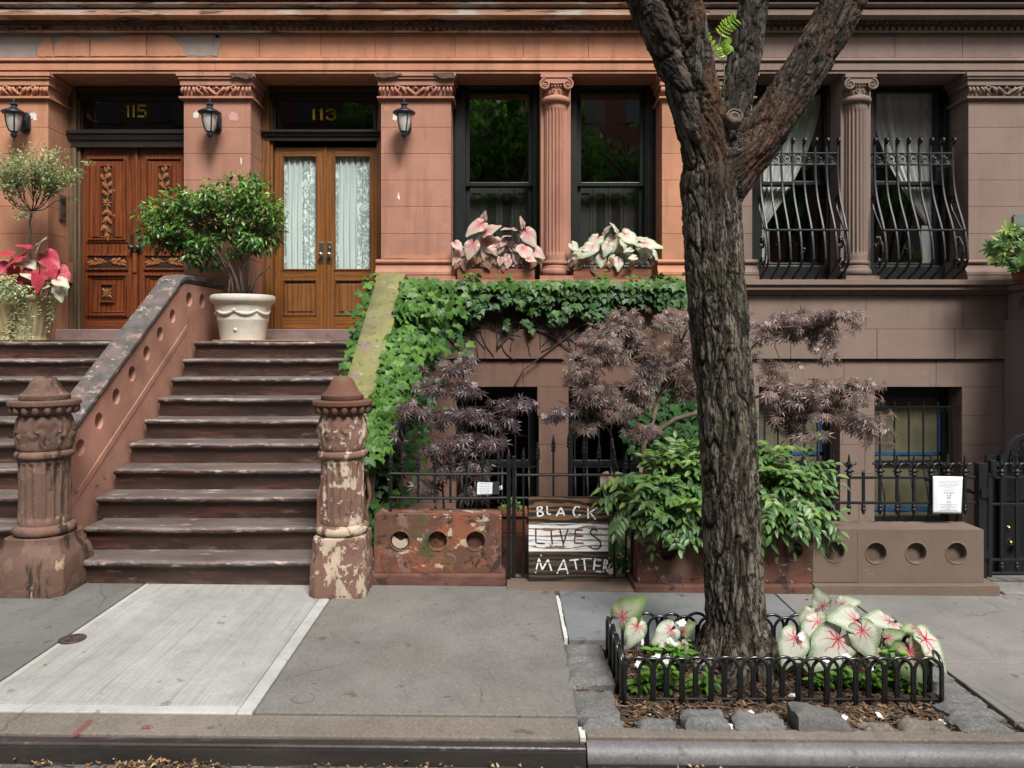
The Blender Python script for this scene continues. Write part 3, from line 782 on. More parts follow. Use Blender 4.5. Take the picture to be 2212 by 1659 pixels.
# ------------------------------------------------------------ ionic half columns on their window piers
def column(h, px, m):
    cx = X(px, DF); cy = DF+.07
    pier = MB(); pier.box(cx-.17, cx+.17, DF+.055, DR+.05, Zsill, Zsoff-.002)
    root = pier.build('column_pier', m, h, bevel=.003)
    b = MB(); r0 = .133
    zt = zf(222); zbm = zf(563)
    nfl = 20
    def fl(u, v):
        a = 2*math.pi*u
        e = min(1, max(0, min((v-.035)/.02, (.965-v)/.02)))
        c = abs(math.sin(a*nfl/2))
        g = max(0, c-.30)/.70
        r = r0*(1-.035*v)-e*.020*g**.6
        return (cx+r*math.cos(a), cy+r*math.sin(a), zbm+(zt-zbm)*v)
    vs = [0, .03, .036, .05, .06, .3, .6, .93, .945, .96, .966, 1]
    n = nfl*8
    vv = []; ff = []
    for j, q in enumerate(vs):
        for i in range(n): vv.append(fl(i/n, q))
    for j in range(len(vs)-1):
        for i in range(n): ff.append((j*n+i, j*n+(i+1) % n, (j+1)*n+(i+1) % n, (j+1)*n+i))
    b.add(vv, ff); b.build('column_shaft', m, root, smooth=40)
    b = MB()
    def zz(p): return zf(p, DF-.05)
    b.lathe([(.13, zz(221.5)), (.147, zz(221)), (.165, zz(217.5)), (.170, zz(213)), (.165, zz(209)), (.15, zz(207)), (.125, zz(206)), (.12, zz(190)), (.125, zz(188)), (.13, zz(184)), (.12, zz(175))], (cx, cy, 0), 32)
    b.box(cx-.175, cx+.175, DF-.075, DR, zz(168.5), zz(160.5)); b.box(cx-.162, cx+.162, DF-.06, DR, zz(172), zz(168.6))
    # echinus band between the volutes
    top = [(cx-.165+.33*t, zz(172.2)) for t in np.linspace(0, 1, 9)]; bot = [(cx+.165-.33*t, zz(172.2+6+3.5*math.sin(math.pi*t))) for t in np.linspace(0, 1, 9)]
    b.prism_y(top+bot, DF-.075, DF+.1)
    for t in (-.09, -.05, -.018, .018, .05, .09): b.ball((cx+t, DF-.062+abs(t)*.15, zz(186)), .012, .014, .014, 7, 5)
    for s in (-1, 1):
        vx, vz = cx+s*.125, zz(184)
        b.prism_y(circle(vx, vz, .045, 20), DF-.07, DF+.1)
        sp = []
        for t in np.linspace(0, 1, 34):
            a = math.pi/2+s*(-1)*t*math.pi*2*1.9; rr = .054*(1-t)+.008
            sp.append((vx+rr*math.cos(a), DF-.078, vz+rr*math.sin(a)))
        b.tube(sp, [.0125*(1-.5*t) for t in np.linspace(0, 1, 34)], 6)
        b.ball((vx, DF-.078, vz), .014, .012, .014, 8, 6)
        # little scrolls on the necking
        for (ox, oz, rr, dirn) in ((.03, 196, .022, 1), (.085, 199, .02, -1)):
            sc = []
            for t in np.linspace(0, 1, 16):
                a = -math.pi/2+s*dirn*t*5.5; r2 = rr*(1-t*.75)
                xx = s*ox+r2*math.cos(a); sc.append((cx+xx, cy-math.sqrt(max(.0001, .128**2-xx*xx))-.004, zz(oz)+r2*math.sin(a)))
            b.tube(sc, .007, 6)
    b.build('capital', m, root, smooth=45)
    b = MB()
    prof = [(.133, zf(562.5))]
    for c, hh, r in ((568, 5, .150), (588, 7, .172)):
        for a in range(7):
            t = math.pi/2-math.pi*a/6
            prof.append((r-.02+.02*math.cos(t), zf(c)+hh*DF/F*math.sin(t)))
        prof.append((.145, zf(c+hh+2)))
    prof.append((.16, zf(597)))
    b.lathe(prof, (cx, cy, 0), 32)
    b.box(cx-.185, cx+.185, DF-.11, DR, Zsill+.001, zf(597))
    b.build('column_base', m, root, smooth=40)
column(houses['mid'], 1201, M['pinkish'])
column(houses['right'], 1853.5, M['purple'])

# ------------------------------------------------------------ windows
M['shutter'] = plain('dark stained shutter', (.035, .032, .030), .6)
def curtain_mat():
    k = NM('sheer lace curtain'); v = k.geo('Position'); x, y, z = k.sep(v)
    k.t.nodes.remove(k.bsdf)
    d = k.n('ShaderNodeBsdfTranslucent'); d.inputs[0].default_value = (.8, .82, .8, 1); e = k.n('ShaderNodeBsdfDiffuse'); e.inputs[0].default_value = (.93, .95, .93, 1)
    m1 = k.n('ShaderNodeMixShader'); m1.inputs[0].default_value = .05; k.l(e.outputs[0], m1.inputs[1]); k.l(d.outputs[0], m1.inputs[2])
    t = k.n('ShaderNodeBsdfTransparent'); mx = k.n('ShaderNodeMixShader')
    k.l(k.math('MULTIPLY_ADD', k.attr('tint'), .36, .62), mx.inputs[0])
    k.l(t.outputs[0], mx.inputs[1]); k.l(m1.outputs[0], mx.inputs[2]); k.l(mx.outputs[0], k.out.inputs[0])
    return k.m
M['sheer'] = curtain_mat()
def sash(h, gx0, gx1, gy0, gm, gy1, ox0, ox1, m, d=8.72, glass=None):
    """gx: glass sides at depth d (px); gy0 glass head, gm meeting rail (top,bottom), gy1 glass foot; ox outer frame sides in metres"""
    gl = glass or M['glass']
    zt, zb = Zsoff, Zsill
    a0, a1 = X(gx0, d), X(gx1, d)
    b = MB()
    ft = Z(gy0, d)+.055
    b.box(ox0, a0-.05, DR-.02, DR+.16, zb, zt); b.box(a1+.05, ox1, DR-.02, DR+.16, zb, zt)
    b.box(a0-.05, a1+.05, DR-.02, DR+.16, ft, zt)
    b.box(ox0+.02, a0-.07, DR-.05, DR-.021, zb, zt-.02); b.box(a1+.07, ox1-.02, DR-.05, DR-.021, zb, zt-.02)
    f = b.build('window', m, h, bevel=.006)
    def frame(name, z0, z1, y):
        b = MB(); s = .045
        b.box(a0-.05, a0, y, y+.045, z0, z1); b.box(a1, a1+.05, y, y+.045, z0, z1)
        b.box(a0, a1, y, y+.045, z1-s*1.2, z1); b.box(a0, a1, y, y+.045, z0, z0+s)
        o = b.build(name, m, f, bevel=.004)
        b = MB(); b.add([(a0, y+.02, z0+s), (a1, y+.02, z0+s), (a1, y+.02, z1-s*1.2), (a0, y+.02, z1-s*1.2)], [(0, 1, 2, 3)])
        b.build('pane', gl, f)
    zm = Z((gm[0]+gm[1])/2, d)
    frame('sash', zm-.022, ft, DR+.035)
    frame('sash', Z(gy1, d)-.05, zm+.024, DR+.085)
    b = MB(); b.box(ox0, ox1, DR-.03, DR+.14, zb, Z(gy1, d)-.05); b.build('window_sill', m, f, bevel=.005)
    return f, a0, a1, ft, zm
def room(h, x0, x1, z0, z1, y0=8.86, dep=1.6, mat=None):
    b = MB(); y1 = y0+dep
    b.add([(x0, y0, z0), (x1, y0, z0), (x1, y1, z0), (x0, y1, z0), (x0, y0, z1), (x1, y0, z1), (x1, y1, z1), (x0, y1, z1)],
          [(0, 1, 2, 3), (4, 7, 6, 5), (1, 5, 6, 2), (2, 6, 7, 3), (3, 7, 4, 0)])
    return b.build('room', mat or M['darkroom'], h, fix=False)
def shutters(f, a0, a1, z0, z1):
    b = MB(); y = 8.90; n = 4; w = (a1-a0)/n
    for i in range(n):
        x0 = a0+i*w+.003; x1 = a0+(i+1)*w-.003; s = .035
        b.box(x0, x0+s, y, y+.03, z0, z1); b.box(x1-s, x1, y, y+.03, z0, z1)
        b.box(x0+s, x1-s, y, y+.03, z1-.06, z1); b.box(x0+s, x1-s, y, y+.03, z0, z0+.1)
        if i in (1, 2):
            zz = z0+.1
            while zz < z1-.07:
                b.add([(x0+s, y+.0, zz), (x1-s, y, zz), (x1-s, y+.025, zz+.022), (x0+s, y+.025, zz+.022)], [(0, 1, 2, 3)]); zz += .024
        else: b.box(x0+s, x1-s, y+.014, y+.02, z0+.1, z1-.06)
    b.build('shutters', M['shutter'], f, fix=False)
g = houses['mid']
W = []
for (gx0, gx1, ox0, ox1) in ((1014.5, 1142, X(974, DF), X(1201, DF)-.165), (1255, 1382, X(1201, DF)+.165, X(1430, DF))):
    f, a0, a1, ft, zm = sash(g, gx0, gx1, 204, (393, 403), 566, ox0, ox1, M['frame'])
    shutters(f, a0-.02, a1+.02, Zsill+.02, zm-.01)
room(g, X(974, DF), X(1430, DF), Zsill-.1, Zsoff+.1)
def curtain(f, x0, x1, ztop, zbot, y, tie, side):
    """tied-back sheer panel: hangs full width at the head and is drawn to one side at zbot"""
    nu, nv = 60, 30; vs = []; ti = []
    for j in range(nv+1):
        v = j/nv; z = ztop-(ztop-zbot)*v
        pull = v**1.7
        for i in range(nu+1):
            u = i/nu
            w0, w1 = x0, x1
            if side > 0: a, c = w0+(w1-w0)*.90*pull, w1-(w1-w0)*.0*pull
            else: a, c = w0, w1-(w1-w0)*.90*pull
            xx = a+(c-a)*u
            free = u if side < 0 else 1-u        # hem of the drawn edge drops later
            zz = z-.10*math.sin(math.pi*min(1, v))*(1-free)
            fold = .014*math.sin(u*44)+.007*math.sin(u*97+1)
            vs.append((xx, y+fold*(1-.4*v), zz))
            dots = 0
            for q, (uc, r) in enumerate(((.07, .05), (.32, .055), (.57, .035), (.88, .055))):
                s = .052+.02*((q % 2))
                ph = ((v*(ztop-zbot)/s) % 1)-.5
                if ((u-uc)/(r*.75))**2+(ph/.48)**2 < 1: dots = 1
            ti.append(max(dots*1.0, .28*(.5+.5*math.sin(u*44+1.5))))
    fs = [(j*(nu+1)+i, j*(nu+1)+i+1, (j+1)*(nu+1)+i+1, (j+1)*(nu+1)+i) for j in range(nv) for i in range(nu)]
    b = MB(); b.add(vs, fs); o = b.build('curtain', M['sheer'], f, smooth=True, fix=False)
    at = o.data.attributes.new('tint', 'FLOAT', 'POINT'); at.data.foreach_set('value', np.array(ti, np.float32))
    # tail below the tie
    xs = (x1-.12, x1) if side > 0 else (x0, x0+.12)
    b = MB(); b.grid(lambda u, v: (xs[0]+(xs[1]-xs[0])*(u*(1+.3*v)-.15*v), y+.02*math.sin(u*30), zbot-.02-(zbot-.02-Zsill)*v), 16, 6)
    o = b.build('curtain', M['sheer'], f, smooth=True, fix=False)
    at = o.data.attributes.new('tint', 'FLOAT', 'POINT'); at.data.foreach_set('value', np.full(17*7, .15, np.float32))
g = houses['right']
M['frame2'] = plain('black window joinery', (.010, .012, .012), .4, var=.25, scale=6)
f, a0, a1, ft, zm = sash(g, 1649, 1782, 204, (392, 399), 566, X(1625, DF), X(1853.5, DF)-.165, M['frame2'], glass=M['glass_clear'])
curtain(f, a0-.01, a1+.01, ft, Z(492, 8.9), 8.855, None, -1)
f, a0, a1, ft, zm = sash(g, 1892, 2025, 201, (392, 399), 566, X(1853.5, DF)+.165, X(2092, DF), M['frame2'], glass=M['glass_clear'])
curtain(f, a0-.01, a1+.01, ft, Z(485, 8.9), 8.855, None, 1)
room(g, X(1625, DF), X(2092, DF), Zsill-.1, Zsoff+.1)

# ------------------------------------------------------------ wall below the parlour windows
M['belt'] = M['purple']
def ashlar(b, x0, x1, zs, y0, y1, holes=(), jl=.75, phase=0.0, g=.0016):
    for r, (zt, zb) in enumerate(zip(zs[:-1], zs[1:])):
        cuts = [x0]; x = x0+jl*(.35+.5*((r+phase) % 2)+.2*random.random())
        while x < x1-.2: cuts.append(x); x += jl*random.uniform(.8, 1.35)
        cuts.append(x1)
        zm = (zt+zb)/2
        for a, c in zip(cuts[:-1], cuts[1:]):
            segs = [(a, c)]
            for hx0, hx1, hz0, hz1 in holes:
                if hz0 < zm < hz1:
                    ns = []
                    for s0, s1 in segs:
                        if hx1 <= s0 or hx0 >= s1: ns.append((s0, s1)); continue
                        if hx0 > s0: ns.append((s0, hx0-g))
                        if hx1 < s1: ns.append((hx1+g, s1))
                    segs = ns
            for s0, s1 in segs:
                if s1-s0 > .02: b.box(s0+g, s1-g, y0, y1, zb+g, zt-g)
rows = [776, 836, 898, 961, 1023.5, 1086, 1149, 1212]
lowdims = {'mid': (-1.105, X2, [(985, 1160), (1229, 1391)], M['brown']), 'right': (X2, X(2176, DF), [(1641, 1815), (1891, 2079)], M['purple'])}
for key, (x0, x1, ops, m) in lowdims.items():
    h = houses[key]
    x0 += .0015; x1 -= .0015
    b = MB()                                 # sill course
    b.profile_x([(9, Zsill), (DF-.13, Zsill), (DF-.13, Z(615, DF-.13)), (DF-.10, Z(616.5, DF-.1)), (DF-.10, Z(626, DF-.1)), (DF-.05, Z(627, DF-.05)), (DF-.03, Z(633, DF-.03)), (DF, Z(638, DF)), (9, Z(638, DF))], x0, x1)
    b.build('sill_course', M['purple'] if key == 'right' else M['pinkish'], h, smooth=35, bevel=.003)
    b = MB(); ashlar(b, x0, x1, [zf(638.4), zf(711)], DF, DF+.3, jl=1.0)
    b.build('wall', m, h, bevel=.003)
    b = MB(); ashlar(b, x0, x1, [zf(711.4), zf(775.6)], DF-.03, DF+.3, jl=.95, phase=1)
    b.build('belt_course', m, h, bevel=.006)
    holes = [(X(a, DF), X(c, DF), zf(1149), zf(836)) for a, c in ops]
    b = MB(); ashlar(b, x0, x1, [zf(p)-.0005 for p in rows]+[-.76], DF+.012, DF+.32, holes, jl=.9)
    b.build('basement_wall', m, h, bevel=.003)
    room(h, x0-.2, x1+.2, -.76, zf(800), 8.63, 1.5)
# backing wall that closes the houses behind joints
for key, (x0, x1) in spans.items():
    b = MB(); b.box(x0, x1, 10.5, 10.7, -.8, 7.4); b.build('back_wall', M['darkroom'], houses[key])
# ============================================================ doors
M['rose'] = wood('polished red-brown wood', (.055, .013, .005), (.235, .064, .020), 'Z', 12, .32, (.05, .012, .006), .5)
M['rose_x'] = wood('polished red-brown wood across', (.055, .013, .005), (.235, .064, .020), 'X', 12, .32, (.05, .012, .006), .5)
M['carving'] = plain('carved wood', (.25, .092, .03), .45, var=.35, scale=30)
M['oldoak'] = wood('weathered door jamb wood', (.05, .032, .018), (.17, .11, .055), 'Z', 10, .65, (.03, .02, .014), 0)
M['oak'] = wood('varnished oak', (.095, .033, .007), (.26, .105, .027), 'Z', 13, .35, (.12, .045, .012), .4)
M['oak_x'] = wood('varnished oak across', (.095, .033, .007), (.26, .105, .027), 'X', 13, .35, (.12, .045, .012), .4)
M['oak_dk'] = wood('stained oak panel', (.07, .030, .010), (.25, .10, .028), 'Z', 10, .4, (.05, .02, .008), .3)
M['darkwood'] = wood('dark stained wood', (.015, .008, .005), (.055, .025, .014), 'X', 10, .4, (.01, .006, .004), .3)
M['blackwood'] = plain('near black transom wood', (.018, .014, .011), .4, var=.3)
M['hardware'] = plain('bronze door hardware', (.09, .085, .07), .38, metal=.9, var=.3, scale=30)
M['brass'] = plain('polished brass', (.75, .55, .2), .2, metal=1)
M['steel'] = plain('satin steel', (.45, .43, .40), .3, metal=1, var=.1)
M['yellow'] = plain('yellow gilt numerals', (.62, .52, .06), .5)
DD = 8.76                                    # door faces
def oak_leaf_shape(n=4):
    pts = []
    L = []
    for i in range(n*2+1):
        t = i/(n*2); wv = (.34 if i % 2 else .15)*math.sin(math.pi*(.12+.8*t))**.6
        L.append((wv, t))
    L = [(0.02, -.05)]+L+[(0, 1.06)]
    return L+[(-x, y) for x, y in reversed(L[:-1])]
def carved(b, shape, cx, cz, s, ang, y, th=.012, dome=True):
    ca, sa = math.cos(ang), math.sin(ang)
    pts = [(cx+s*(x*ca-q*sa), cz+s*(x*sa+q*ca)) for x, q in shape]
    mx = sum(p[0] for p in pts)/len(pts); mz = sum(p[1] for p in pts)/len(pts)
    n = len(pts)
    ins = [(mx+(p[0]-mx)*.62, mz+(p[1]-mz)*.62) for p in pts]
    vs = [(x, y, z) for x, z in pts]+[(x, y-th, z) for x, z in ins]+[(mx, y-th*1.25, mz)]
    fs = [(i, (i+1) % n, n+(i+1) % n, n+i) for i in range(n)]+[(n+i, n+(i+1) % n, 2*n) for i in range(n)]
    b.add(vs, fs)
def moulding(b, x0, x1, z0, z1, y, w=.03, out=.02):
    """raised picture-frame moulding around a panel"""
    for i, (a, o, q) in enumerate(((0, out*.5, w*.35), (w*.35, out, w*.35), (w*.7, out*.4, w*.3))):
        X0, X1, Z0, Z1 = x0+a, x1-a, z0+a, z1-a
        b.box(X0, X1, y-o, y+.01, Z1-q, Z1); b.box(X0, X1, y-o, y+.01, Z0, Z0+q)
        b.box(X0, X0+q, y-o, y+.01, Z0+q, Z1-q); b.box(X1-q, X1, y-o, y+.01, Z0+q, Z1-q)
def zd(py): return Z(py, DD)
def xd(px): return X(px, DD)
zsill = 1.838
def entrance(h, x0, x1, mjamb, mdark, z_lint=(287, 318)):
    """jambs, transom light, lintel bar; returns opening"""
    b = MB(); b.box(x0, x0+.09, DR, DR+.12, 1.7, Zsoff); b.box(x1-.09, x1, DR, DR+.12, 1.7, Zsoff)
    b.box(x0+.09, x0+.12, DR+.03, DR+.14, 1.7, Zsoff); b.box(x1-.12, x1-.09, DR+.03, DR+.14, 1.7, Zsoff)
    b.build('door_jamb', mjamb, h, bevel=.008)
    zb, zt = zd(z_lint[1]), zd(z_lint[0])
    b = MB()
    hh = zt-zb
    b.box(x0+.01, x1-.01, DR-.035, DD, zb+hh*.62, zb+hh*.80); b.box(x0+.005, x1-.005, DR-.055, DD, zb+hh*.8, zt)
    b.box(x0+.03, x1-.03, DR-.005, DD, zb, zb+hh*.42)
    n = int((x1-x0)/.022)
    for i in range(n): b.box(x0+.02+i*.022, x0+.02+i*.022+.012, DR-.03, DR+.02, zb+hh*.43, zb+hh*.6)
    b.build('transom_bar', mdark, h, bevel=.003)
    b = MB()
    zg0, zg1 = zd(282), zd(207); sx0, sx1 = x0+.16, x1-.16
    b.box(x0+.12, sx0, DR+.02, DR+.09, zt, Zsoff-.16); b.box(sx1, x1-.12, DR+.02, DR+.09, zt, Zsoff-.16)
    b.box(x0+.12, x1-.12, DR+.02, DR+.09, zg1, Zsoff-.16); b.box(sx0, sx1, DR+.02, DR+.09, zt, zg0)
    o = b.build('transom_window', mdark, h, bevel=.004)
    b = MB(); b.box(x0+.09, x1-.09, DR+.03, DR+.10, Zsoff-.158, Zsoff-.002); b.box(x0+.09, x1-.09, DR-.01, DR+.028, Zsoff-.07, Zsoff-.002)
    b.build('head_panel', M['darkwood'], h, bevel=.004)
    b = MB(); b.add([(sx0, DR+.06, zg0), (sx1, DR+.06, zg0), (sx1, DR+.06, zg1), (sx0, DR+.06, zg1)], [(0, 1, 2, 3)]); b.build('pane', M['glass_dim'], o, fix=False)
    room(h, x0, x1, 1.6, Zsoff+.1, 8.98, 1.3)
    return o
def strokes(b, lines, x, z, s, y, w, th=.004):
    for ln in lines:
        pts = [(x+s*a, z+s*c) for a, c in ln]
        for (a, c), (d, e) in zip(pts[:-1], pts[1:]):
            L = math.hypot(d-a, e-c); nx, nz = -(e-c)/L*w/2, (d-a)/L*w/2; ex, ez = (d-a)/L*w*.3, (e-c)/L*w*.3
            b.prism_y([(a-ex+nx, c-ez+nz), (d+ex+nx, e+ez+nz), (d+ex-nx, e+ez-nz), (a-ex-nx, c-ez-nz)], y-th, y)
# --- 115: carved double door
h = houses['left']; x0, x1 = X(104, DF), X(397, DF)
tw = entrance(h, x0, x1, M['oldoak'], M['blackwood'], (288, 322))
b = MB(); zz = Z(249, DR); xx = X(269, DR); y = DR+.055
for i, (pp, L) in enumerate((((270,), 0), ((282,), 0))): strokes(b, [[(0, 0), (0, 1)]], X(pp[0]+2, DR), zz, .132, y, .02)
strokes(b, [[(0, 1), (-.12, .92)]], X(272, DR), zz, .132, y, .014)
sx = X(293.5, DR)
strokes(b, [[(.62, 1), (.05, 1), (.05, .56), (.55, .56), (.66, .46), (.66, .12), (.55, .02), (.0, .02)]], sx, zz, .132, y, .022)
b.build('house_number', M['yellow'], tw)
cx = (x0+x1)/2
def door115(xa, xb, flip):
    m = M['rose']
    b = MB(); b.box(xa, xb, DD, DD+.05, zsill+.005, zd(322)); d = b.build('door_leaf', m, h, bevel=.003)
    w0, w1 = xa+.045, xb-.075 if not flip else xb-.045
    if flip: w0, w1 = xa+.075, xb-.045
    mid = (w0+w1)/2
    b = MB()                                   # tall upper panel with stepped mouldings
    moulding(b, w0, w1, zd(524), zd(336), DD, .07, .03)
    b.box(w0+.07, w1-.07, DD-.012, DD, zd(519), zd(341))
    moulding(b, mid-.088, mid+.088, zd(516), zd(356), DD-.012, .03, .022)
    b.build('upper_panel', m, d, bevel=.003)
    b = MB(); b.box(mid-.06, mid+.06, DD-.014, DD-.011, zd(511), zd(361)); b.build('panel_ground', M['darkwood'], d)
    b = MB(); lf = oak_leaf_shape(); yy = DD-.014
    zc = zd(439)
    for s in (1, -1):
        stem = [(mid+.022*math.sin(t*7), yy-.006, zc+s*(.05+.34*t)) for t in np.linspace(0, 1, 12)]
        b.tube(stem, .0055, 6)
        for q, (t, a, L) in enumerate(((.1, 50, .085), (.14, -48, .085), (.34, 42, .09), (.40, -44, .085), (.62, 35, .095), (.66, -38, .09), (.9, 20, .07), (.93, -24, .07), (1.0, 0, .06))):
            bz = zc+s*(.05+.34*t); bx = mid+.022*math.sin(t*7)
            ang = R(a) if s > 0 else math.pi-R(a)
            if s < 0 and q == 8: ang = math.pi
            carved(b, lf, bx, bz, L*1.15, ang*1.0, yy, .016)
        for t, o in ((.25, .045), (.5, -.046), (.78, .044)): b.ball((mid+o, yy-.004, zc+s*(.05+.34*t)), .009, .009, .011, 7, 5)
    pet = [(0, 0), (.17, .35), (.22, .6), (0, 1.05), (-.22, .6), (-.17, .35)]
    for k in range(8): carved(b, pet, mid, zc, .062, k*math.pi/4, yy, .014)
    b.ball((mid, yy-.012, zc), .012)
    b.build('leaf_carving', M['carving'], d, smooth=30)
    b = MB(); moulding(b, w0, w1, zd(585), zd(549), DD, .03, .025); b.build('middle_panel', m, d, bevel=.003)
    b = MB(); b.box(w0+.03, w1-.03, DD-.006, DD, zd(580), zd(554)); b.build('panel_ground', M['darkwood'], d)
    b = MB(); yy = DD-.006; zc = zd(567)
    for s in (1, -1):
        b.tube([(mid+s*(.01+.19*t), yy-.006, zc+.02*math.sin(t*6.5)) for t in np.linspace(0, 1, 10)], .005, 6)
        for (t, a, L) in ((.15, -60, .06), (.2, -118, .06), (.45, -55, .065), (.5, -120, .06), (.75, -60, .06), (.8, -112, .06), (1, -90, .05)):
            carved(b, lf, mid+s*(.01+.18*t), zc+.01*math.sin(t*6), L*1.2, R(a)*s, yy, .013)
    b.build('leaf_carving', M['carving'], d, smooth=30)
    b = MB(); moulding(b, w0, w1, zd(685), zd(590), DD, .045, .035)
    moulding(b, w0+.05, w1-.05, zd(676), zd(600), DD, .02, .012)
    moulding(b, mid-.085, mid+.085, zd(655), zd(612), DD, .028, .035)
    b.build('lower_panel', m, d, bevel=.003)
    b = MB(); b.box(mid-.06, mid+.06, DD-.014, DD, zd(650), zd(617)); b.build('panel_ground', M['darkwood'], d)
    b = MB(); yy = DD-.014; zc = zd(633.5)
    for k in range(8): carved(b, pet, mid, zc, .085 if k % 2 else .062, math.pi/4*k, yy, .016 if k % 2 else .012)
    b.tube([(mid+.014*math.cos(a), yy-.014, zc+.014*math.sin(a)) for a in np.linspace(0, 6.3, 12)], .006, 6)
    b.build('flower_carving', M['carving'], d, smooth=30)
    b = MB(); b.box(w0, w1, DD-.004, DD, zsill+.02, zd(690)); b.build('kick_board', M['rose_x'], d)
    hx = (xb-.03) if not flip else (xa+.03)
    b = MB(); b.box(hx-.03, hx+.03, DD-.008, DD, zd(548), zd(505)); p = b.build('lock_plate', M['hardware'], d, bevel=.006)
    b = MB(); b.lathe([(.012, 0), (.012, .03), (.024, .035), (.03, .05), (.027, .066), (.012, .074)], (0, 0, 0), 16)
    b.warp(lambda q: Vector((hx+(.006 if not flip else -.006)+q.x, DD-.008-q.z, zd(536)+q.y))); b.build('door_knob', M['hardware'], p, smooth=40)
    if flip:
        b = MB(); b.lathe([(.018, 0), (.018, .012), (.010, .014)], (0, 0, 0), 16); b.warp(lambda q: Vector((hx+q.x, DD-.008-q.z, zd(515)+q.y))); b.build('keyhole', M['steel'], p, smooth=40)
door115(x0+.125, cx-.012, False); door115(cx+.012, x1-.125, True)
b = MB(); b.box(cx-.03, cx+.03, DD-.03, DD+.02, zsill, zd(548)); b.box(cx-.022, cx+.022, DD-.024, DD+.02, zd(547), zd(322)); b.box(cx-.028, cx+.028, DD-.045, DD-.031, zd(590), zd(548))
b.build('door_astragal', M['rose'], h, bevel=.006)
# --- 113: oak double door with lace
h = houses['mid']; x0, x1 = X(541, DF), X(823, DF)
tw = entrance(h, x0, x1, M['oak_dk'], M['blackwood'], (288, 308))
b = MB(); zz = Z(255, DR); y = DR+.055; s = .118
for pp in (673.5, 690): strokes(b, [[(0, 0), (0, 1)]], X(pp+2, DR), zz, s, y, .028); strokes(b, [[(-.13, .02), (.13, .02)]], X(pp+2, DR), zz, s, y, .010); strokes(b, [[(0, .97), (-.15, .88)]], X(pp+2, DR), zz, s, y, .014)
arc = [(.28+.36*math.cos(a), .76+.22*math.sin(a)) for a in np.linspace(R(165), R(-75), 9)]+[(.30+.40*math.cos(a), .27+.27*math.sin(a)) for a in np.linspace(R(75), R(-165), 9)]
strokes(b, [arc], X(706, DR), zz, s, y, .024)
b.build('house_number', M['yellow'], tw)
def lace():
    k = NM('white lace door curtain'); v = k.geo('Position'); x, y, z = k.sep(v)
    uv = k.attr('tint')
    g = k.voro(19, v, stretch=(1, .2, .55)); g2 = k.noise(24, 4, .7, v, stretch=(1, .2, .6), dist=1.2)
    pat = k.math('MULTIPLY', k.step(g2, .50, .54), uv)
    hole = k.math('ADD', pat, k.math('MULTIPLY', k.math('SUBTRACT', 1.0, uv), .45))
    col = k.mix(hole, (.34, .39, .40), (.88, .92, .92))
    col = k.mix(k.math('MULTIPLY', k.step(k.noise(60, 2, .6, v, stretch=(1, .2, .04)), .42, .6), .35), col, (.45, .50, .51))
    k.bump(pat, .4, .006)
    return k.set(col, .9, spec=.1)
M['lace'] = lace()
cx = (x0+x1)/2
def door113(xa, xb, flip):
    s = .10; m = M['oak']
    zt, zg1, zg0, zr, zp1, zp0 = zd(318), zd(337), zd(583), zd(592), zd(604), zd(682)
    a0, a1 = xa+s+(.0 if not flip else .0), xb-s
    b = MB(); b.box(xa, a0, DD, DD+.05, zsill+.004, zt); b.box(a1, xb, DD, DD+.05, zsill+.004, zt)
    d = b.build('door_leaf', m, h, bevel=.004)
    for q0, q1 in ((zg1, zt), (zp1, zg0), (zsill+.004, zp0)):
        b = MB(); b.box(a0, a1, DD+.001, DD+.05, q0, q1); b.build('door_rail', M['oak_x'], d, bevel=.003)
    b = MB(); moulding(b, a0-.012, a1+.012, zg0-.012, zg1+.012, DD+.006, .025, .016); moulding(b, a0-.008, a1+.008, zp0-.008, zp1+.008, DD+.006, .03, .016)
    b.build('glazing_bead', M['oak_dk'], d, bevel=.002)
    b = MB(); b.box(a0, a1, DD+.018, DD+.04, zp0, zp1); b.box(a0+.05, a1-.05, DD+.008, DD+.02, zp0+.05, zp1-.05); b.build('lower_panel', M['oak_dk'], d, bevel=.005)
    b = MB(); b.add([(a0, DD+.02, zg0), (a1, DD+.02, zg0), (a1, DD+.02, zg1), (a0, DD+.02, zg1)], [(0, 1, 2, 3)]); b.build('glass', M['glass_dim'], d, fix=False)
    b = MB(); nu = 50
    b.grid(lambda u, v: (a0+(a1-a0)*u, DD+.05+.010*math.sin(u*38+math.sin(v*5))+.006*math.sin(u*71), zg0+(zg1-zg0)*v), nu, 10)
    o = b.build('lace_curtain', M['lace'], d, smooth=True, fix=False)
    ti = [1.0 if abs(i/nu-(.74 if not flip else .80)) < .20 or i/nu < .10 else 0.0 for j in range(11) for i in range(nu+1)]
    at = o.data.attributes.new('tint', 'FLOAT', 'POINT'); at.data.foreach_set('value', np.array(ti, np.float32))
    hx = xb-.045 if not flip else xa+.045
    b = MB(); b.box(hx-.026, hx+.026, DD-.007, DD, zd(570), zd(523)); p = b.build('lock_plate', M['steel'], d, bevel=.005)
    b = MB(); b.lathe([(.010, 0), (.010, .028), (.022, .034), (.027, .048), (.024, .062), (.010, .068)], (0, 0, 0), 16)
    b.warp(lambda q: Vector((hx+q.x, DD-.007-q.z, zd(551)+q.y))); b.build('door_knob', M['steel'], p, smooth=40)
    if flip:
        b = MB(); b.lathe([(.016, 0), (.016, .012), (.010, .014)], (0, 0, 0), 16); b.warp(lambda q: Vector((hx+q.x, DD-.007-q.z, zd(536)+q.y))); b.build('keyhole', M['steel'], p, smooth=40)
door113(x0+.125, cx-.004, False); door113(cx+.004, x1-.10, True)
b = MB(); b.box(cx-.016, cx+.016, DD-.014, DD+.02, zsill, zd(318)); b.build('door_astragal', M['oak'], h, bevel=.005)
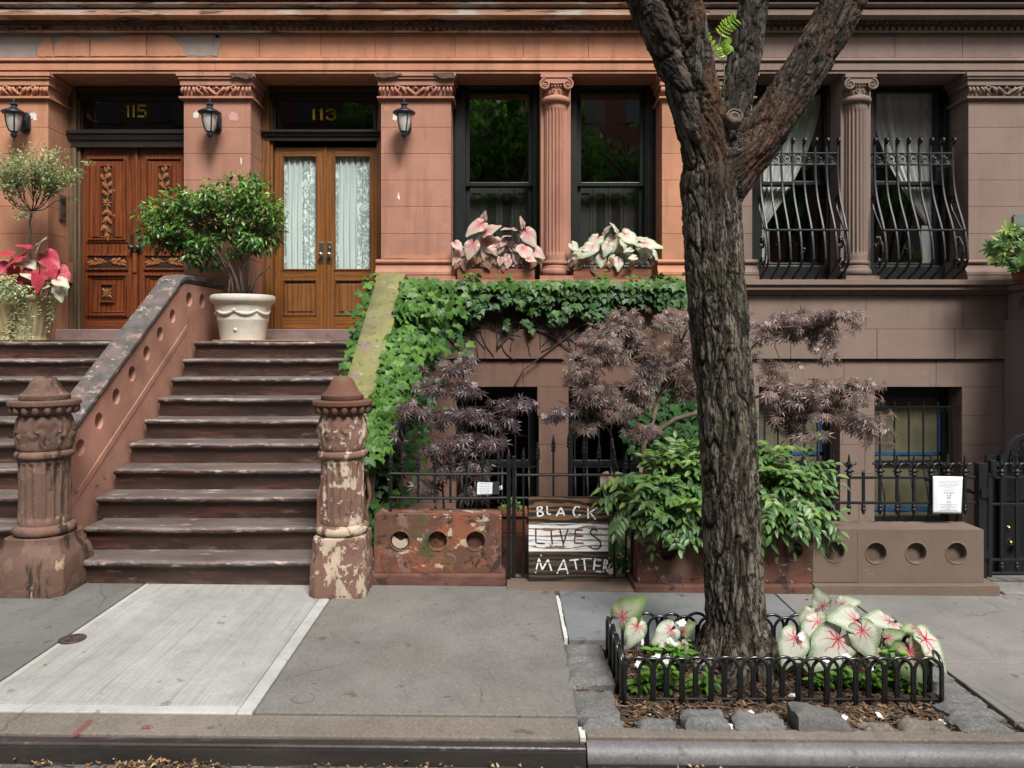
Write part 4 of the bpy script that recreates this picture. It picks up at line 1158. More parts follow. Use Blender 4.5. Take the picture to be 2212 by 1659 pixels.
# intercom
b = MB(); ix = X(110, DF)+.012
t = thing('intercom', 'grey metal entry intercom panel on the side of the pier left of the carved door', 'intercom', (X(104, DF), 8.5, zf(448)))
xi = X(104, DF)+.004
b = MB(); b.box(xi, xi+.018, 8.49, 8.61, Z(476, 8.55), Z(422, 8.55)); b.build('panel', M['steel'] if False else plain('grey intercom metal', (.10, .09, .085), .45, metal=.5), t, bevel=.004)
b = MB()
for r in range(3):
    for c in range(2): b.box(xi+.018, xi+.023, 8.535+c*.03, 8.553+c*.03, Z(463, 8.55)+r*.022, Z(463, 8.55)+r*.022+.013)
b.build('buttons', M['steel'], t)
b = MB(); b.box(xi+.018, xi+.021, 8.515, 8.585, Z(442, 8.55), Z(429, 8.55)); b.build('speaker_grille', M['frame'], t)

# ============================================================ stoops
k = NM('worn painted brownstone step'); v = k.geo('Position'); x, y, z = k.sep(v); nx, ny, nzn = k.sep(k.geo('Normal'))
n1 = k.noise(3, 6, .65, v, stretch=(.35, 1, 2)); n2 = k.noise(12, 7, .7, v, stretch=(.25, 1, 1.6)); n3 = k.noise(30, 5, .7, v, stretch=(.3, 1, 1))
col = k.ramp(n1, [(.32, (.016, .008, .006)), (.5, (.033, .016, .012)), (.7, (.060, .034, .027))])
col = k.mix(k.math('MULTIPLY', k.step(k.noise(5, 6, .7, v, stretch=(.3, 1, 3), loc=(4, 4, 4)), .55, .62), .7), col, (.10, .028, .020))
col = k.mix(k.math('MULTIPLY', k.step(n2, .60, .66), .6), col, (.17, .125, .095))
tread = k.step(nzn, .35, .8)  # faces turned up painted paler than risers, top light put into the colour
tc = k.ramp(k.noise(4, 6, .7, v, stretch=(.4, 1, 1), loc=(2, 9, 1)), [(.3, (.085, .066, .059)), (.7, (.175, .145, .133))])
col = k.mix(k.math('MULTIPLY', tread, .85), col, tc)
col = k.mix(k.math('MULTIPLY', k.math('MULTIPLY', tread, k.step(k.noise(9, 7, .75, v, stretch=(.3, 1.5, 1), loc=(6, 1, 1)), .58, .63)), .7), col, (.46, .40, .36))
nose = k.attr('nose'); wn = k.noise(7, 7, .74, v, stretch=(.28, 1, 1), loc=(1, 4, 2))
col = k.mix(k.math('MULTIPLY', k.math('MULTIPLY', nose, k.step(wn, .48, .60)), .65), col, (.27, .235, .215))
col = k.mix(k.math('MULTIPLY', k.math('MULTIPLY', nose, k.step(n3, .56, .64)), .6), col, (.52, .47, .43))
low_ = k.math('MULTIPLY', k.attr('foot'), k.step(k.noise(11, 7, .75, v, stretch=(.35, 1, 1), loc=(7, 4, 9)), .50, .56))
col = k.mix(k.math('MULTIPLY', low_, .6), col, (.13, .10, .078))
k.bump(k.math('ADD', n2, k.math('MULTIPLY', n3, .5)), .5, .010)
M['step'] = k.set(col, k.math('MULTIPLY_ADD', n3, .5, .22), spec=.5)
def stoop_steps(t, xl, xr, first):
    for i in range(1, 11):
        zt = .17*i; yf = 5.14+.255*(i-1)
        a, c = first(i) if first else (xl, xr)
        yb = yf+.30 if i < 10 else DR+.12
        b = MB()
        rad = .024; prof = [(yb, zt)]
        for q in range(7):
            an = math.pi/2+math.pi*q/6
            prof.append((yf+rad+rad*math.cos(an), zt-rad+rad*math.sin(an)))
        prof.insert(1, (yf+.09, zt)); prof += [(yf+.03, zt-.05), (yf+.036, zt-.06), (yf+.036, zt-.125), (yf+.036, zt-.172), (yb, zt-.172)]
        # worn, slightly uneven edge: subdivide along x
        n = 40; vs = []; fs = []; m = len(prof)
        for s in range(n+1):
            xx = a+(c-a)*s/n
            for qi, (yy, zz) in enumerate(prof):
                e = .0
                if 0 < qi < 9: e = .004*noise.noise(Vector((xx*5, i*3.1, 0)))+.003*noise.noise(Vector((xx*17, i*7.1, 2)))-.006*math.exp(-((s/n-.5)/.25)**2)
                vs.append((xx, yy, zz+e+(gz(xx)*.5 if i == 1 and qi > 11 else 0)))
        for s in range(n):
            for qi in range(m): fs.append((s*m+qi, s*m+(qi+1) % m, (s+1)*m+(qi+1) % m, (s+1)*m+qi))
        fs += [tuple(range(m)), tuple(n*m+qi for qi in range(m-1, -1, -1))]
        b.add(vs, fs); so2 = b.build('step' if i < 10 else 'landing', M['step'], t, smooth=40)
        for nme, sel in (('nose', {1: .0, 2: .35, 3: .9, 4: 1, 5: .6, 6: .1}), ('foot', {11: .0, 12: .8})):
            at = so2.data.attributes.new(nme, 'FLOAT', 'POINT'); at.data.foreach_set('value', np.array([sel.get(qi, 0) for s_ in range(n+1) for qi in range(m)], np.float32))
xs0, xs1 = -3.125, -1.345
st = thing('stoop', 'worn brown stone stoop of ten steps rising between carved newel posts to the oak doors', 'stoop', (-2.2, 5.2, 0))
def f113(i): return {1: (-3.07, -1.285), 2: (-3.07, -1.30)}.get(i, (xs0, xs1))
stoop_steps(st, xs0, xs1, f113)
st2 = thing('stoop', 'brown stone steps at the left edge rising to the carved doors behind the salmon parapet', 'stoop', (-4.4, 5.2, 0))
stoop_steps(st2, -5.7, -3.37, None)
M['sill'] = peel('purplish door sill stone', (.20, .135, .125), [((.26, .19, .18), 4, .5, .15, (.4, 1, 1)), ((.10, .05, .045), 7, .62, .05, (.4, 1, 1))])
b = MB(); b.box(X(541, DF)-.0, X(823, DF), 8.42, DR+.13, 1.70, zsill); b.build('door_sill', M['sill'], st, bevel=.012)
b = MB(); b.box(X(104, DF), X(397, DF), 8.42, DR+.13, 1.70, zsill); b.build('door_sill', M['sill'], st2, bevel=.012)
# ---- cheek walls
M['cheek'] = peel('salmon painted cheek wall', (.40, .20, .145), [((.44, .23, .165), 2.5, .5, .15, None), ((.31, .21, .17), 4, .62, .08, None), ((.16, .085, .065), 7, .66, .05, None)], bscale=.6)
M['coping_l'] = peel('lichened coping', (.095, .085, .08), [((.15, .11, .098), 4.5, .50, .12, None), ((.23, .165, .145), 8, .58, .05, None), ((.065, .062, .060), 6, .55, .1, None), ((.34, .29, .26), 16, .61, .04, None)])
M['coping_r'] = peel('mossy coping', (.155, .148, .065), [((.21, .21, .07), 3, .45, .2, None), ((.19, .15, .12), 4, .55, .1, None), ((.30, .26, .22), 10, .62, .05, None), ((.10, .095, .05), 20, .56, .1, None)])
def coping_z(d): return 1.125+.674*(d-5.47)
def cheek(xa, xb, d0, d1, level_d, zoff=0.0):
    pass
# left cheek between the two stoops: pierced by round holes
xa, xb = -3.345, -3.165
dk = 7.30; ztop = coping_z(dk)-.05; dend = DR
holes = []
for i in range(7):
    d = 5.517+.2555*i; zc = .905+.1725*i
    holes.append([(d+.060*math.cos(a), zc+.066*math.sin(a)) for a in np.linspace(0, 2*math.pi, 21)[:-1]])
for d in (7.42, 7.74, 8.06): holes.append([(d+.07*math.cos(a), 2.12+.075*math.sin(a)) for a in np.linspace(0, 2*math.pi, 21)[:-1]])
outer = [(5.22, -.02), (dend, -.02), (dend, ztop-.035), (dk+.06, ztop-.035), (dk-.03, ztop-.06), (5.22, coping_z(5.22)-.085)]
b = MB(); b.prism_x(outer, xb-.15, xb, holes)
ck = b.build('cheek_wall', M['cheek'], st, smooth=30)
b = MB()                                       # raised diagonal fillet and skirting wedge under it
def band(o0, o1, x, th, da=5.25, db=7.36): b.prism_x([(da, coping_z(da)-o0), (db, coping_z(db)-o0), (db, coping_z(db)-o1), (da, coping_z(da)-o1)], x-.002, x+th)
band(.535, .60, xb, .006)
b.build('raised_fillet', M['cheek'], ck, bevel=.004)
def coping(xl, xr, da, db, zfun, mat, parent, level=None, th=.055, wob=.006):
    n = 60; cs = []
    b = MB()
    dl = list(np.linspace(da, db, n))
    if level: dl += list(np.linspace(db, level, 16))[1:]
    vs = []; fs = []
    for d in dl:
        dd = min(d, db)
        # rounded change of slope
        zt = zfun(dd) if d < db-.12 else zfun(db)-.06*max(0, min(1, (db+.12-d)/.24))**2
        w = wob*noise.noise(Vector((d*4, xl, 0)))+wob*.7*noise.noise(Vector((d*11, xl, 4)))
        crown = [(xl, -th), (xl, -.012), (xl+.012, .0), (xl*.5+xr*.5, .010), (xr-.012, .0), (xr, -.012), (xr, -th+.012), (xr-.02, -th+.008), (xr-.025, -th-.02)]
        for (xx, q) in crown: vs.append((xx+w*.6, d, zt+q+w))
    m = 9
    for i in range(len(dl)-1):
        for q in range(m): fs.append((i*m+q, i*m+(q+1) % m, (i+1)*m+(q+1) % m, (i+1)*m+q))
    fs += [tuple(range(m)), tuple((len(dl)-1)*m+q for q in range(m-1, -1, -1))]
    b.add(vs, fs); return b.build('coping', mat, parent, smooth=40)
coping(-3.372, -3.148, 5.20, dk, coping_z, M['coping_l'], ck, DR)
# right cheek, solid, outer face under ivy
def cz_r(d): return 2.436+.66*(d-8.0)
b = MB(); b.prism_x([(5.3, -.8), (8.3, -.8), (8.3, 2.38), (8.0, cz_r(8.0)-.06), (5.3, cz_r(5.3)-.06)], -1.345, -1.10)
ckr = b.build('cheek_wall', M['cheek'], st)
coping(-1.367, -1.077, 5.75, 8.0, cz_r, M['coping_r'], ckr, 8.26)
# ---- newel posts
M['newel_l'] = peel('weathered brown newel stone', (.115, .069, .052), [((.17, .105, .08), 7, .52, .05, None), ((.15, .085, .062), 3, .5, .1, None), ((.042, .027, .022), 6, .56, .05, (1, 1, .3)), ((.34, .26, .17), 11, .64, .03, (1, 1, .35)), ((.17, .095, .07), 16, .6, .05, None)])
M['newel_r'] = peel('peeling newel stone', (.185, .105, .08), [((.46, .37, .28), 7, .53, .03, (1, 1, .5)), ((.17, .095, .072), 9, .54, .03, (1, 1, .6)), ((.24, .06, .045), 9, .66, .03, (1, 1, .3)), ((.50, .41, .32), 17, .575, .02, None), ((.10, .065, .052), 12, .62, .04, None)])
M['newel_cap'] = peel('mossy newel cap', (.13, .062, .042), [((.12, .115, .05), 3.2, .52, .12, None), ((.22, .19, .14), 14, .64, .03, None)])
def newel(cx, cy, mats, parent, label, seed, sc=1.0, wide=0.0):
    body, cap = mats
    r = random.Random(seed)
    s = cy/F
    def z(py): return H-(py-CY)*s
    hd = lambda p: p*s*sc
    g0 = gz(cx)
    b = MB()                                   # plinth with hollowed shoulders
    hb, ht = hd(59)+wide, hd(54)
    lv = [(g0-.01, hb), (g0+.02, hb+.004), (z(1215), hb), (z(1200), hb-.004), (z(1185), hb-.018), (z(1170), ht+.006), (z(1156), ht), (z(1150), ht)]
    vs = []; fs = []
    for zz, hw in lv:
        ch = hw*.22
        ring = [(-hw+ch, -hw), (hw-ch, -hw), (hw, -hw+ch), (hw, hw-ch), (hw-ch, hw), (-hw+ch, hw), (-hw, hw-ch), (-hw, -hw+ch)]
        for a, c in ring: vs.append((cx+a, cy+c, zz))
    for i in range(len(lv)-1):
        for q in range(8): fs.append((i*8+q, i*8+(q+1) % 8, (i+1)*8+(q+1) % 8, (i+1)*8+q))
    fs += [tuple(range(8)), tuple((len(lv)-1)*8+q for q in range(7, -1, -1))]
    b.add(vs, fs); root = b.build('newel_post', body, parent, smooth=35, bevel=.008)
    if label: root['label'] = label
    c = (cx, cy, 0)
    b = MB()
    tor = [(hd(48), z(1152))]+[(hd(50)+hd(6)*math.cos(t), z(1139)+hd(9)*math.sin(t)) for t in np.linspace(-math.pi/2, math.pi/2, 9)]+[(hd(47), z(1127))]
    b.lathe(tor, c, 40, lambda a, zz: 1+.012*noise.noise(Vector((a*2, zz*20, seed)))); b.build('base_ring', body, root, smooth=45)
    b = MB(); nf = 18; n = nf*8; zb, zt = z(1126), z(988)
    def shaft(u, v):
        a = 2*math.pi*u
        zz = zb+(zt-zb)*v
        e = min(1, max(0, min((v-.06)/.05, (.95-v)/.03)))
        g = max(0, abs(math.sin(a*nf/2))-.35)/.65
        dam = noise.noise(Vector((math.cos(a)*2.2, math.sin(a)*2.2, zz*3+seed)))
        e *= max(0, min(1, 1.0+1.6*dam))
        rr = hd(46)-e*g**.6*.016+.004*noise.noise(Vector((math.cos(a)*6, math.sin(a)*6, zz*9+seed)))
        return (cx+rr*math.cos(a), cy+rr*math.sin(a), zz)
    b.grid(shaft, n, 40, True); b.build('fluted_shaft', body, root, smooth=60)
    b = MB()
    b.lathe([(hd(46), z(989))]+[(hd(48)+hd(5)*math.cos(t), z(979)+hd(7)*math.sin(t)) for t in np.linspace(-math.pi/2, math.pi/2, 7)]+[(hd(47), z(971)), (hd(46), z(968))], c, 40)
    b.build('neck_ring', body, root, smooth=45)
    b = MB()                                   # leaf carved drum
    zb2, zt2 = z(971), z(893)
    def drum(u, v):
        a = 2*math.pi*u; zz = zb2+(zt2-zb2)*v
        prof = hd(45)+hd(7)*math.sin(math.pi*min(1, v*1.05))**.5
        # pairs of big curling leaves: spiral ridges around four centres
        rel = 0
        for k in range(4):
            for sgn, off in ((1, -.38), (-1, .38)):
                ca = k*math.pi/2+off-.9
                da = (a-ca+math.pi) % (2*math.pi)-math.pi
                dx = da*1.0; dz = (v-.52)*.9
                rr = math.hypot(dx, dz); th = math.atan2(dz, dx*sgn)
                if rr < .5: rel += (.5-rr)/.5*math.sin(3*th+14*rr)*.5+.25*(1 if rr < .09 else 0)
        rel += .5*noise.noise(Vector((math.cos(a)*4, math.sin(a)*4, zz*14+seed)))
        prof += .016*rel*math.sin(math.pi*v)**.4
        return (cx+prof*math.cos(a), cy+prof*math.sin(a), zz)
    b.grid(drum, 140, 36, True); b.build('carved_capital', body, root, smooth=70)
    b = MB(); zc = z(883)
    b.lathe([(hd(46), z(894)), (hd(50), z(892)), (hd(55), z(884)), (hd(58), z(876)), (hd(62), z(873.5)), (hd(64), z(873)), (hd(64.5), z(869)), (hd(64), z(865)), (hd(62), z(863.5)), (hd(20), z(862))], c, 48)
    for k in range(18):
        a = 2*math.pi*(k+.3)/18
        b.ball((cx+hd(55.5)*math.cos(a), cy+hd(55.5)*math.sin(a), z(882)), .024, .024, .034, 8, 6)
    b.build('egg_moulding', cap if cap is not body else body, root, smooth=45)
    b = MB()
    dome = [(hd(20), z(863)), (hd(44), z(862.5)), (hd(45), z(861)), (hd(45), z(853)), (hd(43), z(851.5)), (hd(37), z(846)), (hd(30), z(836)), (hd(25), z(825)), (hd(20), z(817)), (hd(13), z(813)), (hd(6), z(811.6)), (.001, z(811.3))]
    b.lathe(dome, c, 48, lambda a, zz: 1+.02*noise.noise(Vector((math.cos(a)*2, math.sin(a)*2, zz*9+seed)))); b.build('domed_cap', cap, root, smooth=45)
    return root
newel(X(740, 5.10), 5.10, (M['newel_r'], M['newel_cap']), st, 'stone newel post with cream paint flaking off its fluted shaft', 3.0)
newel(X(97, 5.10), 5.10, (M['newel_l'], M['newel_l']), st, 'dark brown stone newel post with chipped carving', 8.0, 1.08, .035)

newel(-5.95, 5.10, (M['newel_l'], M['newel_l']), st2, None, 5.0, 1.08, .035)
b = MB(); b.prism_x([(5.22, -.02), (DR, -.02), (DR, ztop-.035), (dk+.06, ztop-.035), (dk-.03, ztop-.06), (5.22, coping_z(5.22)-.085)], -5.90, -5.70); ckl = b.build('cheek_wall', M['cheek'], st2)
coping(-5.92, -5.68, 5.20, dk, coping_z, M['coping_l'], ckl, DR)
# ============================================================ low garden walls with sunk roundels
M['rustwall'] = peel('rust red painted stone', (.20, .075, .042), [((.12, .060, .042), 5, .49, .06, None), ((.085, .078, .034), 3.4, .53, .1, None), ((.24, .055, .04), 5, .62, .05, None), ((.19, .12, .095), 7, .56, .04, None), ((.46, .36, .26), 8, .60, .02, (1, 1, 1.4)), ((.05, .030, .024), 14, .58, .05, None)])
M['rustbase'] = peel('dark red stone plinth', (.105, .048, .037), [((.14, .068, .05), 4, .5, .1, (.4, 1, 1)), ((.40, .31, .24), 12, .67, .03, (.4, 1, 1)), ((.05, .03, .025), 7, .58, .06, None)])
M['rustwall2'] = peel('chipped dark brown stone', (.105, .055, .04), [((.15, .055, .04), 4, .50, .06, None), ((.32, .26, .18), 7, .60, .02, None), ((.05, .036, .03), 7, .56, .06, None)])
M['newwall'] = stone('smooth brown garden wall stone', (.150, .112, .088), .2, (.08, .06, .048), .4, tone2=(.125, .09, .069))
M['creamfill'] = plain('cream mortar filling', (.42, .36, .27), .9, bump=.4)
def roundel_block(name, x0, x1, y0, y1, z0, z1, cxs, cz, r, mat, parent, deep=.05, round_=.025, mb=None):
    g = gz((x0+x1)/2)*0
    out = [(x0, z0), (x1, z0)]
    for (ccx, s) in ((x1-round_, 0), (x0+round_, 1)):
        for q in range(6):
            a = math.pi/2*q/5+(math.pi/2 if s else 0)
            out.append((ccx+round_*math.cos(a), z1-round_+round_*math.sin(a)))
    b = MB(); hs_ = [circle(c, cz, r, 28) for c in cxs]
    b.prism_y(out, y0, y0+deep, hs_); b.prism_y(out, y0+deep+.0005, y1)
    o = b.build(name, mat, parent, smooth=30, bevel=.008)
    b = MB()
    for c in cxs:                               # dished backs with a rim
        b.lathe([(r*1.0, .0), (r*.86, .003), (r*.8, .010), (.001, .014)], (0, 0, 0), 28)
        n = len(b.v)-28*4
        b.v[n:] = [(c+p[0], y0+deep-.004+p[2]*-.2, cz+p[1]) for p in b.v[n:]]
    b.build('roundel', mb or mat, o, smooth=40)
    b = MB()
    for c in cxs: b.tube([(c+(r+.004)*math.cos(a), y0+.001, cz+(r+.004)*math.sin(a)) for a in np.linspace(0, 2*math.pi, 33)], .006, 6)
    b.build('roundel_rim', mat, o, smooth=40)
    return o
dw = 5.25
w1 = thing('garden_wall', 'low rust red stone wall with three sunk roundels, the left one half filled with cream mortar', 'wall', (-.47, 5.3, 0))
xr = [X(p, dw) for p in (863.7, 945, 1027)]
o = roundel_block('wall_block', X(808, dw), X(1083, dw), dw, dw+.18, Z(1237, dw), Z(1111, dw), xr, Z(1168.5, dw), .068, M['rustwall'], w1, .06)
b = MB()
pts = []
cz = Z(1168.5, dw); cxx = xr[0]
for t in np.linspace(0, 1, 12):
    a = math.pi*1.0+math.pi*t; pts.append((cxx+.062*math.cos(a), cz+.062*math.sin(a)))
for (u, vv) in ((.92, .32), (.7, .1), (.45, .12), (.15, -.15), (-.1, -.18), (-.4, .05), (-.6, .25), (-.86, .6)): pts.append((cxx+.062*u, cz+.062*vv))
b.prism_y(pts, dw+.025, dw+.058); b.build('mortar_filling', M['creamfill'], o, bevel=.008)
b = MB(); b.box(X(794, dw), X(1092, dw), dw-.04, dw+.24, gz(-.5)-.02, Z(1237.5, dw)); b.build('plinth', M['rustbase'], w1, bevel=.014)
dw = 5.14
w2 = thing('garden_wall', 'low chipped dark red stone wall with sunk roundels under the green bush behind the tree', 'wall', (1.6, 5.3, 0))
roundel_block('wall_block', X(1378, dw), X(1754.5, dw), dw, dw+.23, Z(1259, dw), Z(1143, dw), [X(p, dw) for p in (1443, 1533, 1623, 1713)], Z(1190, dw), .068, M['rustwall2'], w2, .05)
b = MB(); b.box(X(1368, dw), X(1752, dw), dw-.045, dw+.28, gz(1)-.06, Z(1259.5, dw)); b.build('plinth', M['rustbase'], w2, bevel=.014)
w3 = thing('garden_wall', 'low smooth grey-brown stone wall with four sunk roundels at right', 'wall', (2.8, 5.3, 0))
roundel_block('wall_block', X(1755.5, dw), X(1852.6, dw), dw, dw+.23, Z(1258, dw), Z(1143, dw), [X(1802, dw)], Z(1191.5, dw), .071, M['newwall'], w3, .05, .004)
roundel_block('wall_block', X(1853.2, dw), X(2125, dw), dw, dw+.23, Z(1259, dw), Z(1144, dw), [X(p, dw) for p in (1892.5, 1979, 2066)], Z(1194.5, dw), .071, M['newwall'], w3, .05, .004)
b = MB(); b.box(X(1752.6, dw), X(2150, dw), dw-.05, dw+.28, gz(3)-.06, Z(1259.6, dw)); b.build('plinth', M['newwall'], w3, bevel=.006)
# threshold under the gate, and at the right gate
b = MB(); b.box(X(1094, 5.2), X(1367, 5.2), 5.105, 5.46, -.2, .012+gz(.5)); struct(b.build('gate_threshold', M['newwall'], bevel=.012))
b = MB(); b.box(X(2151, 5.2), 6, 5.11, 5.5, -.2, .02+gz(3.6)); struct(b.build('gate_threshold', M['conc_rt'], bevel=.012))

# ============================================================ stoop of the right-hand house (only its flank shows)
st3 = thing('stoop', 'grey-brown stone stoop flank with round hole at the right edge of the view', 'stoop', (6.2, 7.5, 0))
M['flank'] = stone('purple grey flank stone', (.20, .15, .14), .12, (.12, .09, .085), .3)
xq = X(2176, DF)
b = MB(); ho = [[(8.02+.09*math.cos(a), Z(656, 8.0)+.09*math.sin(a)) for a in np.linspace(0, 6.283, 25)[:-1]]]
b.prism_x([(6.0, Z(690, DF)), (DF, Z(690, DF)), (DF, Z(630, DF)), (6.0, Z(630, DF))], xq, xq+.25, ho)
b.build('parapet', M['flank'], st3, smooth=30)
b = MB(); b.box(xq-.04, 7.8, 6.0, DF, -.8, Z(690.5, DF)); b.build('flank_wall', M['flank'], st3, bevel=.006)
b = MB(); b.box(xq-.06, xq+.3, 5.9, DF-.02, Z(630, DF)+.001, Z(617, DF)); b.box(xq-.10, xq+.33, 5.9, DF-.02, Z(617, DF), Z(606, DF)); b.build('coping', M['flank'], st3, bevel=.006)
# ============================================================ ironwork
IR = M['iron']
def obj_copy(o, parent, dx=0, dy=0, dz=0):
    c = o.copy(); C.objects.link(c); adopt(c, parent); c.location = (o.location.x+dx, o.location.y+dy, o.location.z+dz)
    for k in kids(o):
        kc = k.copy(); C.objects.link(kc); kc.parent = c; kc.matrix_parent_inverse = k.matrix_parent_inverse.copy()
    return c
def spear(b, x, y, zt, s=1.0):
    b.lathe([(.013*s, -.125*s), (.017*s, -.12*s), (.017*s, -.108*s), (.012*s, -.104*s), (.012*s, -.096*s), (.018*s, -.092*s), (.018*s, -.08*s), (.012*s, -.075*s), (.016*s, -.06*s), (.012*s, -.04*s), (.006*s, -.016*s), (.004*s, -.008*s), (.0065*s, -.004*s), (.005*s, .003*s), (.001, .006*s)], (x, y, zt), 10)
d = 5.34
rl = thing('iron_railing', 'black iron railing with spear finials on top of the rust red wall', 'railing', (X(960, d), d, .47))
b = MB(); z1, z2 = Z(1022.5, d), Z(1074.5, d)
for z in (z1, z2):
    b = MB(); b.tube([(X(842, d)+(X(1099, d)-X(842, d))*t, d-.002, z-.006*math.sin(t*3)) for t in np.linspace(0, 1, 8)], .011, 8); b.build('rail', IR, rl, smooth=40)
b = MB()
sc = [(X(842, d)-.0+.03*math.cos(a)*(1-.08*a), d, z1-.03+.03*math.sin(a)*(1-.08*a)) for a in np.linspace(math.pi/2, math.pi*2.3, 14)]
b.tube(sc, .008, 6); b.build('rail_scroll', IR, rl, smooth=40)
for i, px in enumerate((844, 869, 903.3, 939, 973, 1007.5, 1042, 1076.6)):
    b = MB(); x = X(px, d); zt = Z(973.7, d)-.002*(i % 3)
    b.box(x-.0085, x+.0085, d-.0085, d+.0085, Z(1086, d) if i else Z(1107, d), zt-.12); spear(b, x, d, zt)
    b.build('baluster', IR, rl, smooth=35)
b = MB(); x = X(1099, d); b.box(x-.015, x+.015, d-.015, d+.015, gz(0), Z(985, d)); b.lathe([(.016, 0), (.012, .02), (.005, .045), (.001, .05)], (x, d, Z(985, d)), 10); b.build('end_post', IR, rl, smooth=35)
b = MB(); 
for px, py in ((931, 1078), (945, 1074.5)): b.box(X(px, d)-.018, X(px, d)+.018, d-.016, d-.012, Z(py, d)-.012, Z(py, d)+.012)
# gate
d = 5.36
gt = thing('iron_gate', 'black iron garden gate with arched row of spear tipped bars behind the painted sign', 'gate', (X(1235, d), d, gz(.5)))
xa, xb = X(1112, d), X(1366, d)
for z in (Z(1026, d), Z(1075.6, d), Z(1249, d)): b = MB(); b.tube([(xa, d, z), (xb, d, z)], .0105, 8); b.build('rail', IR, gt, smooth=40)
for x, w_, zt in ((xa-.006, .013, 985), (xb+.004, .016, 1000)):
    b = MB(); b.box(x-w_, x+w_, d-w_, d+w_, gz(.5)+.02, Z(zt, d)); b.build('gate_stile', IR, gt, bevel=.003)
for px, py in ((1130.7, 968.4), (1162, 956.6), (1195.4, 940), (1229, 932), (1261.4, 944.7), (1293.9, 954.8), (1326.7, 968.4), (1352, 978)):
    b = MB(); x = X(px, d); b.box(x-.0075, x+.0075, d-.0075, d+.0075, Z(1249, d), Z(py, d)-.11); spear(b, x, d, Z(py, d), .95); b.build('gate_bar', IR, gt, smooth=35)
d2 = 5.42
pt = thing('gate_post', 'square black iron post between the sign gate and the dark red wall', 'post', (X(1374, d), d, gz(.9)))
b = MB(); x = X(1374, d); b.box(x-.02, x+.02, d-.02, d+.02, gz(.9)-.05, Z(985, d)); b.build('post_shaft', IR, pt, bevel=.003)
b = MB(); b.lathe([(.02, 0), (.026, .004), (.02, .012), (.008, .03), (.001, .036)], (x, d, Z(985, d)), 10); b.build('finial', IR, pt, smooth=40)
# right railing with fleur finials
def fleur(b, x, y, zt, s=1.0):
    b.lathe([(.011, -.155), (.02, -.15), (.02, -.142), (.014, -.136), (.022, -.128), (.024, -.118), (.015, -.108), (.011, -.1), (.014, -.09), (.017, -.08), (.012, -.066), (.010, -.05), (.006, -.02), (.005, -.008), (.001, .0)], (x, y, zt), 10)
    for q in (-1, 1):
        b.tube([(x, y, zt-.095), (x+q*.016, y, zt-.088), (x+q*.03, y, zt-.072), (x+q*.042, y, zt-.066)], [.008, .009, .008, .006], 6)
        b.ball((x+q*.045, y, zt-.068), .010, nu=8, nv=6); b.ball((x+q*.028, y-.004, zt-.122), .008, nu=6, nv=5)
        b.tube([(x, y+q*.0, zt-.095), (x, y+q*.03, zt-.072)], [.008, .006], 6); b.ball((x, y+q*.035, zt-.069), .009, nu=7, nv=5)
def drop(b, x, y, z):
    b.lathe([(.011, .012), (.016, .006), (.016, -.004), (.012, -.012), (.018, -.02), (.017, -.03), (.011, -.038), (.013, -.046), (.005, -.058), (.001, -.062)], (x, y, z), 9)
d = 5.30
rr = thing('iron_railing', 'black iron railing with fleur-de-lis finials above the smooth grey-brown wall', 'railing', (X(1980, d), d, .4))
for py in (1031.6, 1086): b = MB(); b.box(X(1690, d), X(2112, d), d-.007, d+.007, Z(py, d)-.010, Z(py, d)+.010); b.build('rail', IR, rr, bevel=.003)
fb = None
for i, px in enumerate((1700, 1734, 1768, 1800.5, 1834, 1865, 1900.8, 1937.7, 1974, 2010.6, 2046.9, 2084.3)):
    x = X(px, d)
    if px == 1865:
        b = MB(); b.box(x-.0085, x+.0085, d-.0085, d+.0085, Z(1091, d), Z(1021, d)); b.lathe([(.012, 0), (.008, .012), (.001, .02)], (x, d, Z(1021, d)), 9); drop(b, x, d, Z(1093, d)); b.build('baluster', IR, rr, smooth=35); continue
    if fb is None:
        fx = x
        b = MB(); b.box(x-.0085, x+.0085, d-.0085, d+.0085, Z(1092, d), Z(981, d)-.15); fb = b.build('baluster', IR, rr, smooth=35)
        b = MB(); fleur(b, x, d, Z(981, d)); b.build('finial', IR, fb, smooth=50)
        b = MB(); drop(b, x, d, Z(1094, d)); b.build('drop_finial', IR, fb, smooth=50)
    else: obj_copy(fb, rr, x-fx)
b = MB(); x = X(1664, d); b.box(x-.02, x+.02, d-.02, d+.02, .3, Z(990, d)); b.build('standard', IR, rr, bevel=.003)
gp_ = thing('gate_post', 'thick square black iron post with hinges at the end of the grey-brown wall', 'post', (X(2118, d), d, gz(3.4)))
b = MB(); x0, x1 = X(2109, d), X(2127, d); b.box(x0, x1, d-.03, d+.03, gz(3.4)-.05, Z(1003, d)); b.box(x0-.003, x1+.003, d-.033, d+.033, Z(1003, d), Z(1001, d)+.004); b.build('post_shaft', IR, gp_, bevel=.003)
for py in (1051, 1182):
    b = MB(); b.tube([(X(2130, d), d-.03, Z(py, d)), (X(2130, d), d-.03, Z(py+28, d))], .016, 10); b.box(X(2112, d), X(2130, d), d-.042, d-.034, Z(py+22, d), Z(py+2, d)); b.build('hinge', IR, gp_, smooth=40)
b = MB(); b.tube([(X(2084, d), d+.5, Z(1062, d)), (X(2112, d), d+.03, Z(1066, d))], .016, 8); b.build('brace', IR, gp_, smooth=40)
rg = thing('iron_gate', 'black iron gate with fleur-de-lis bars at the right edge in front of the stoop door', 'gate', (X(2180, d), d, gz(3.6)))
x1 = X(2300, d)
for py in (1031.6, 1089, 1209, 1238): b = MB(); b.box(X(2136, d), x1, d-.007, d+.007, Z(py, d)-.009, Z(py, d)+.009); b.build('rail', IR, rg, bevel=.003)
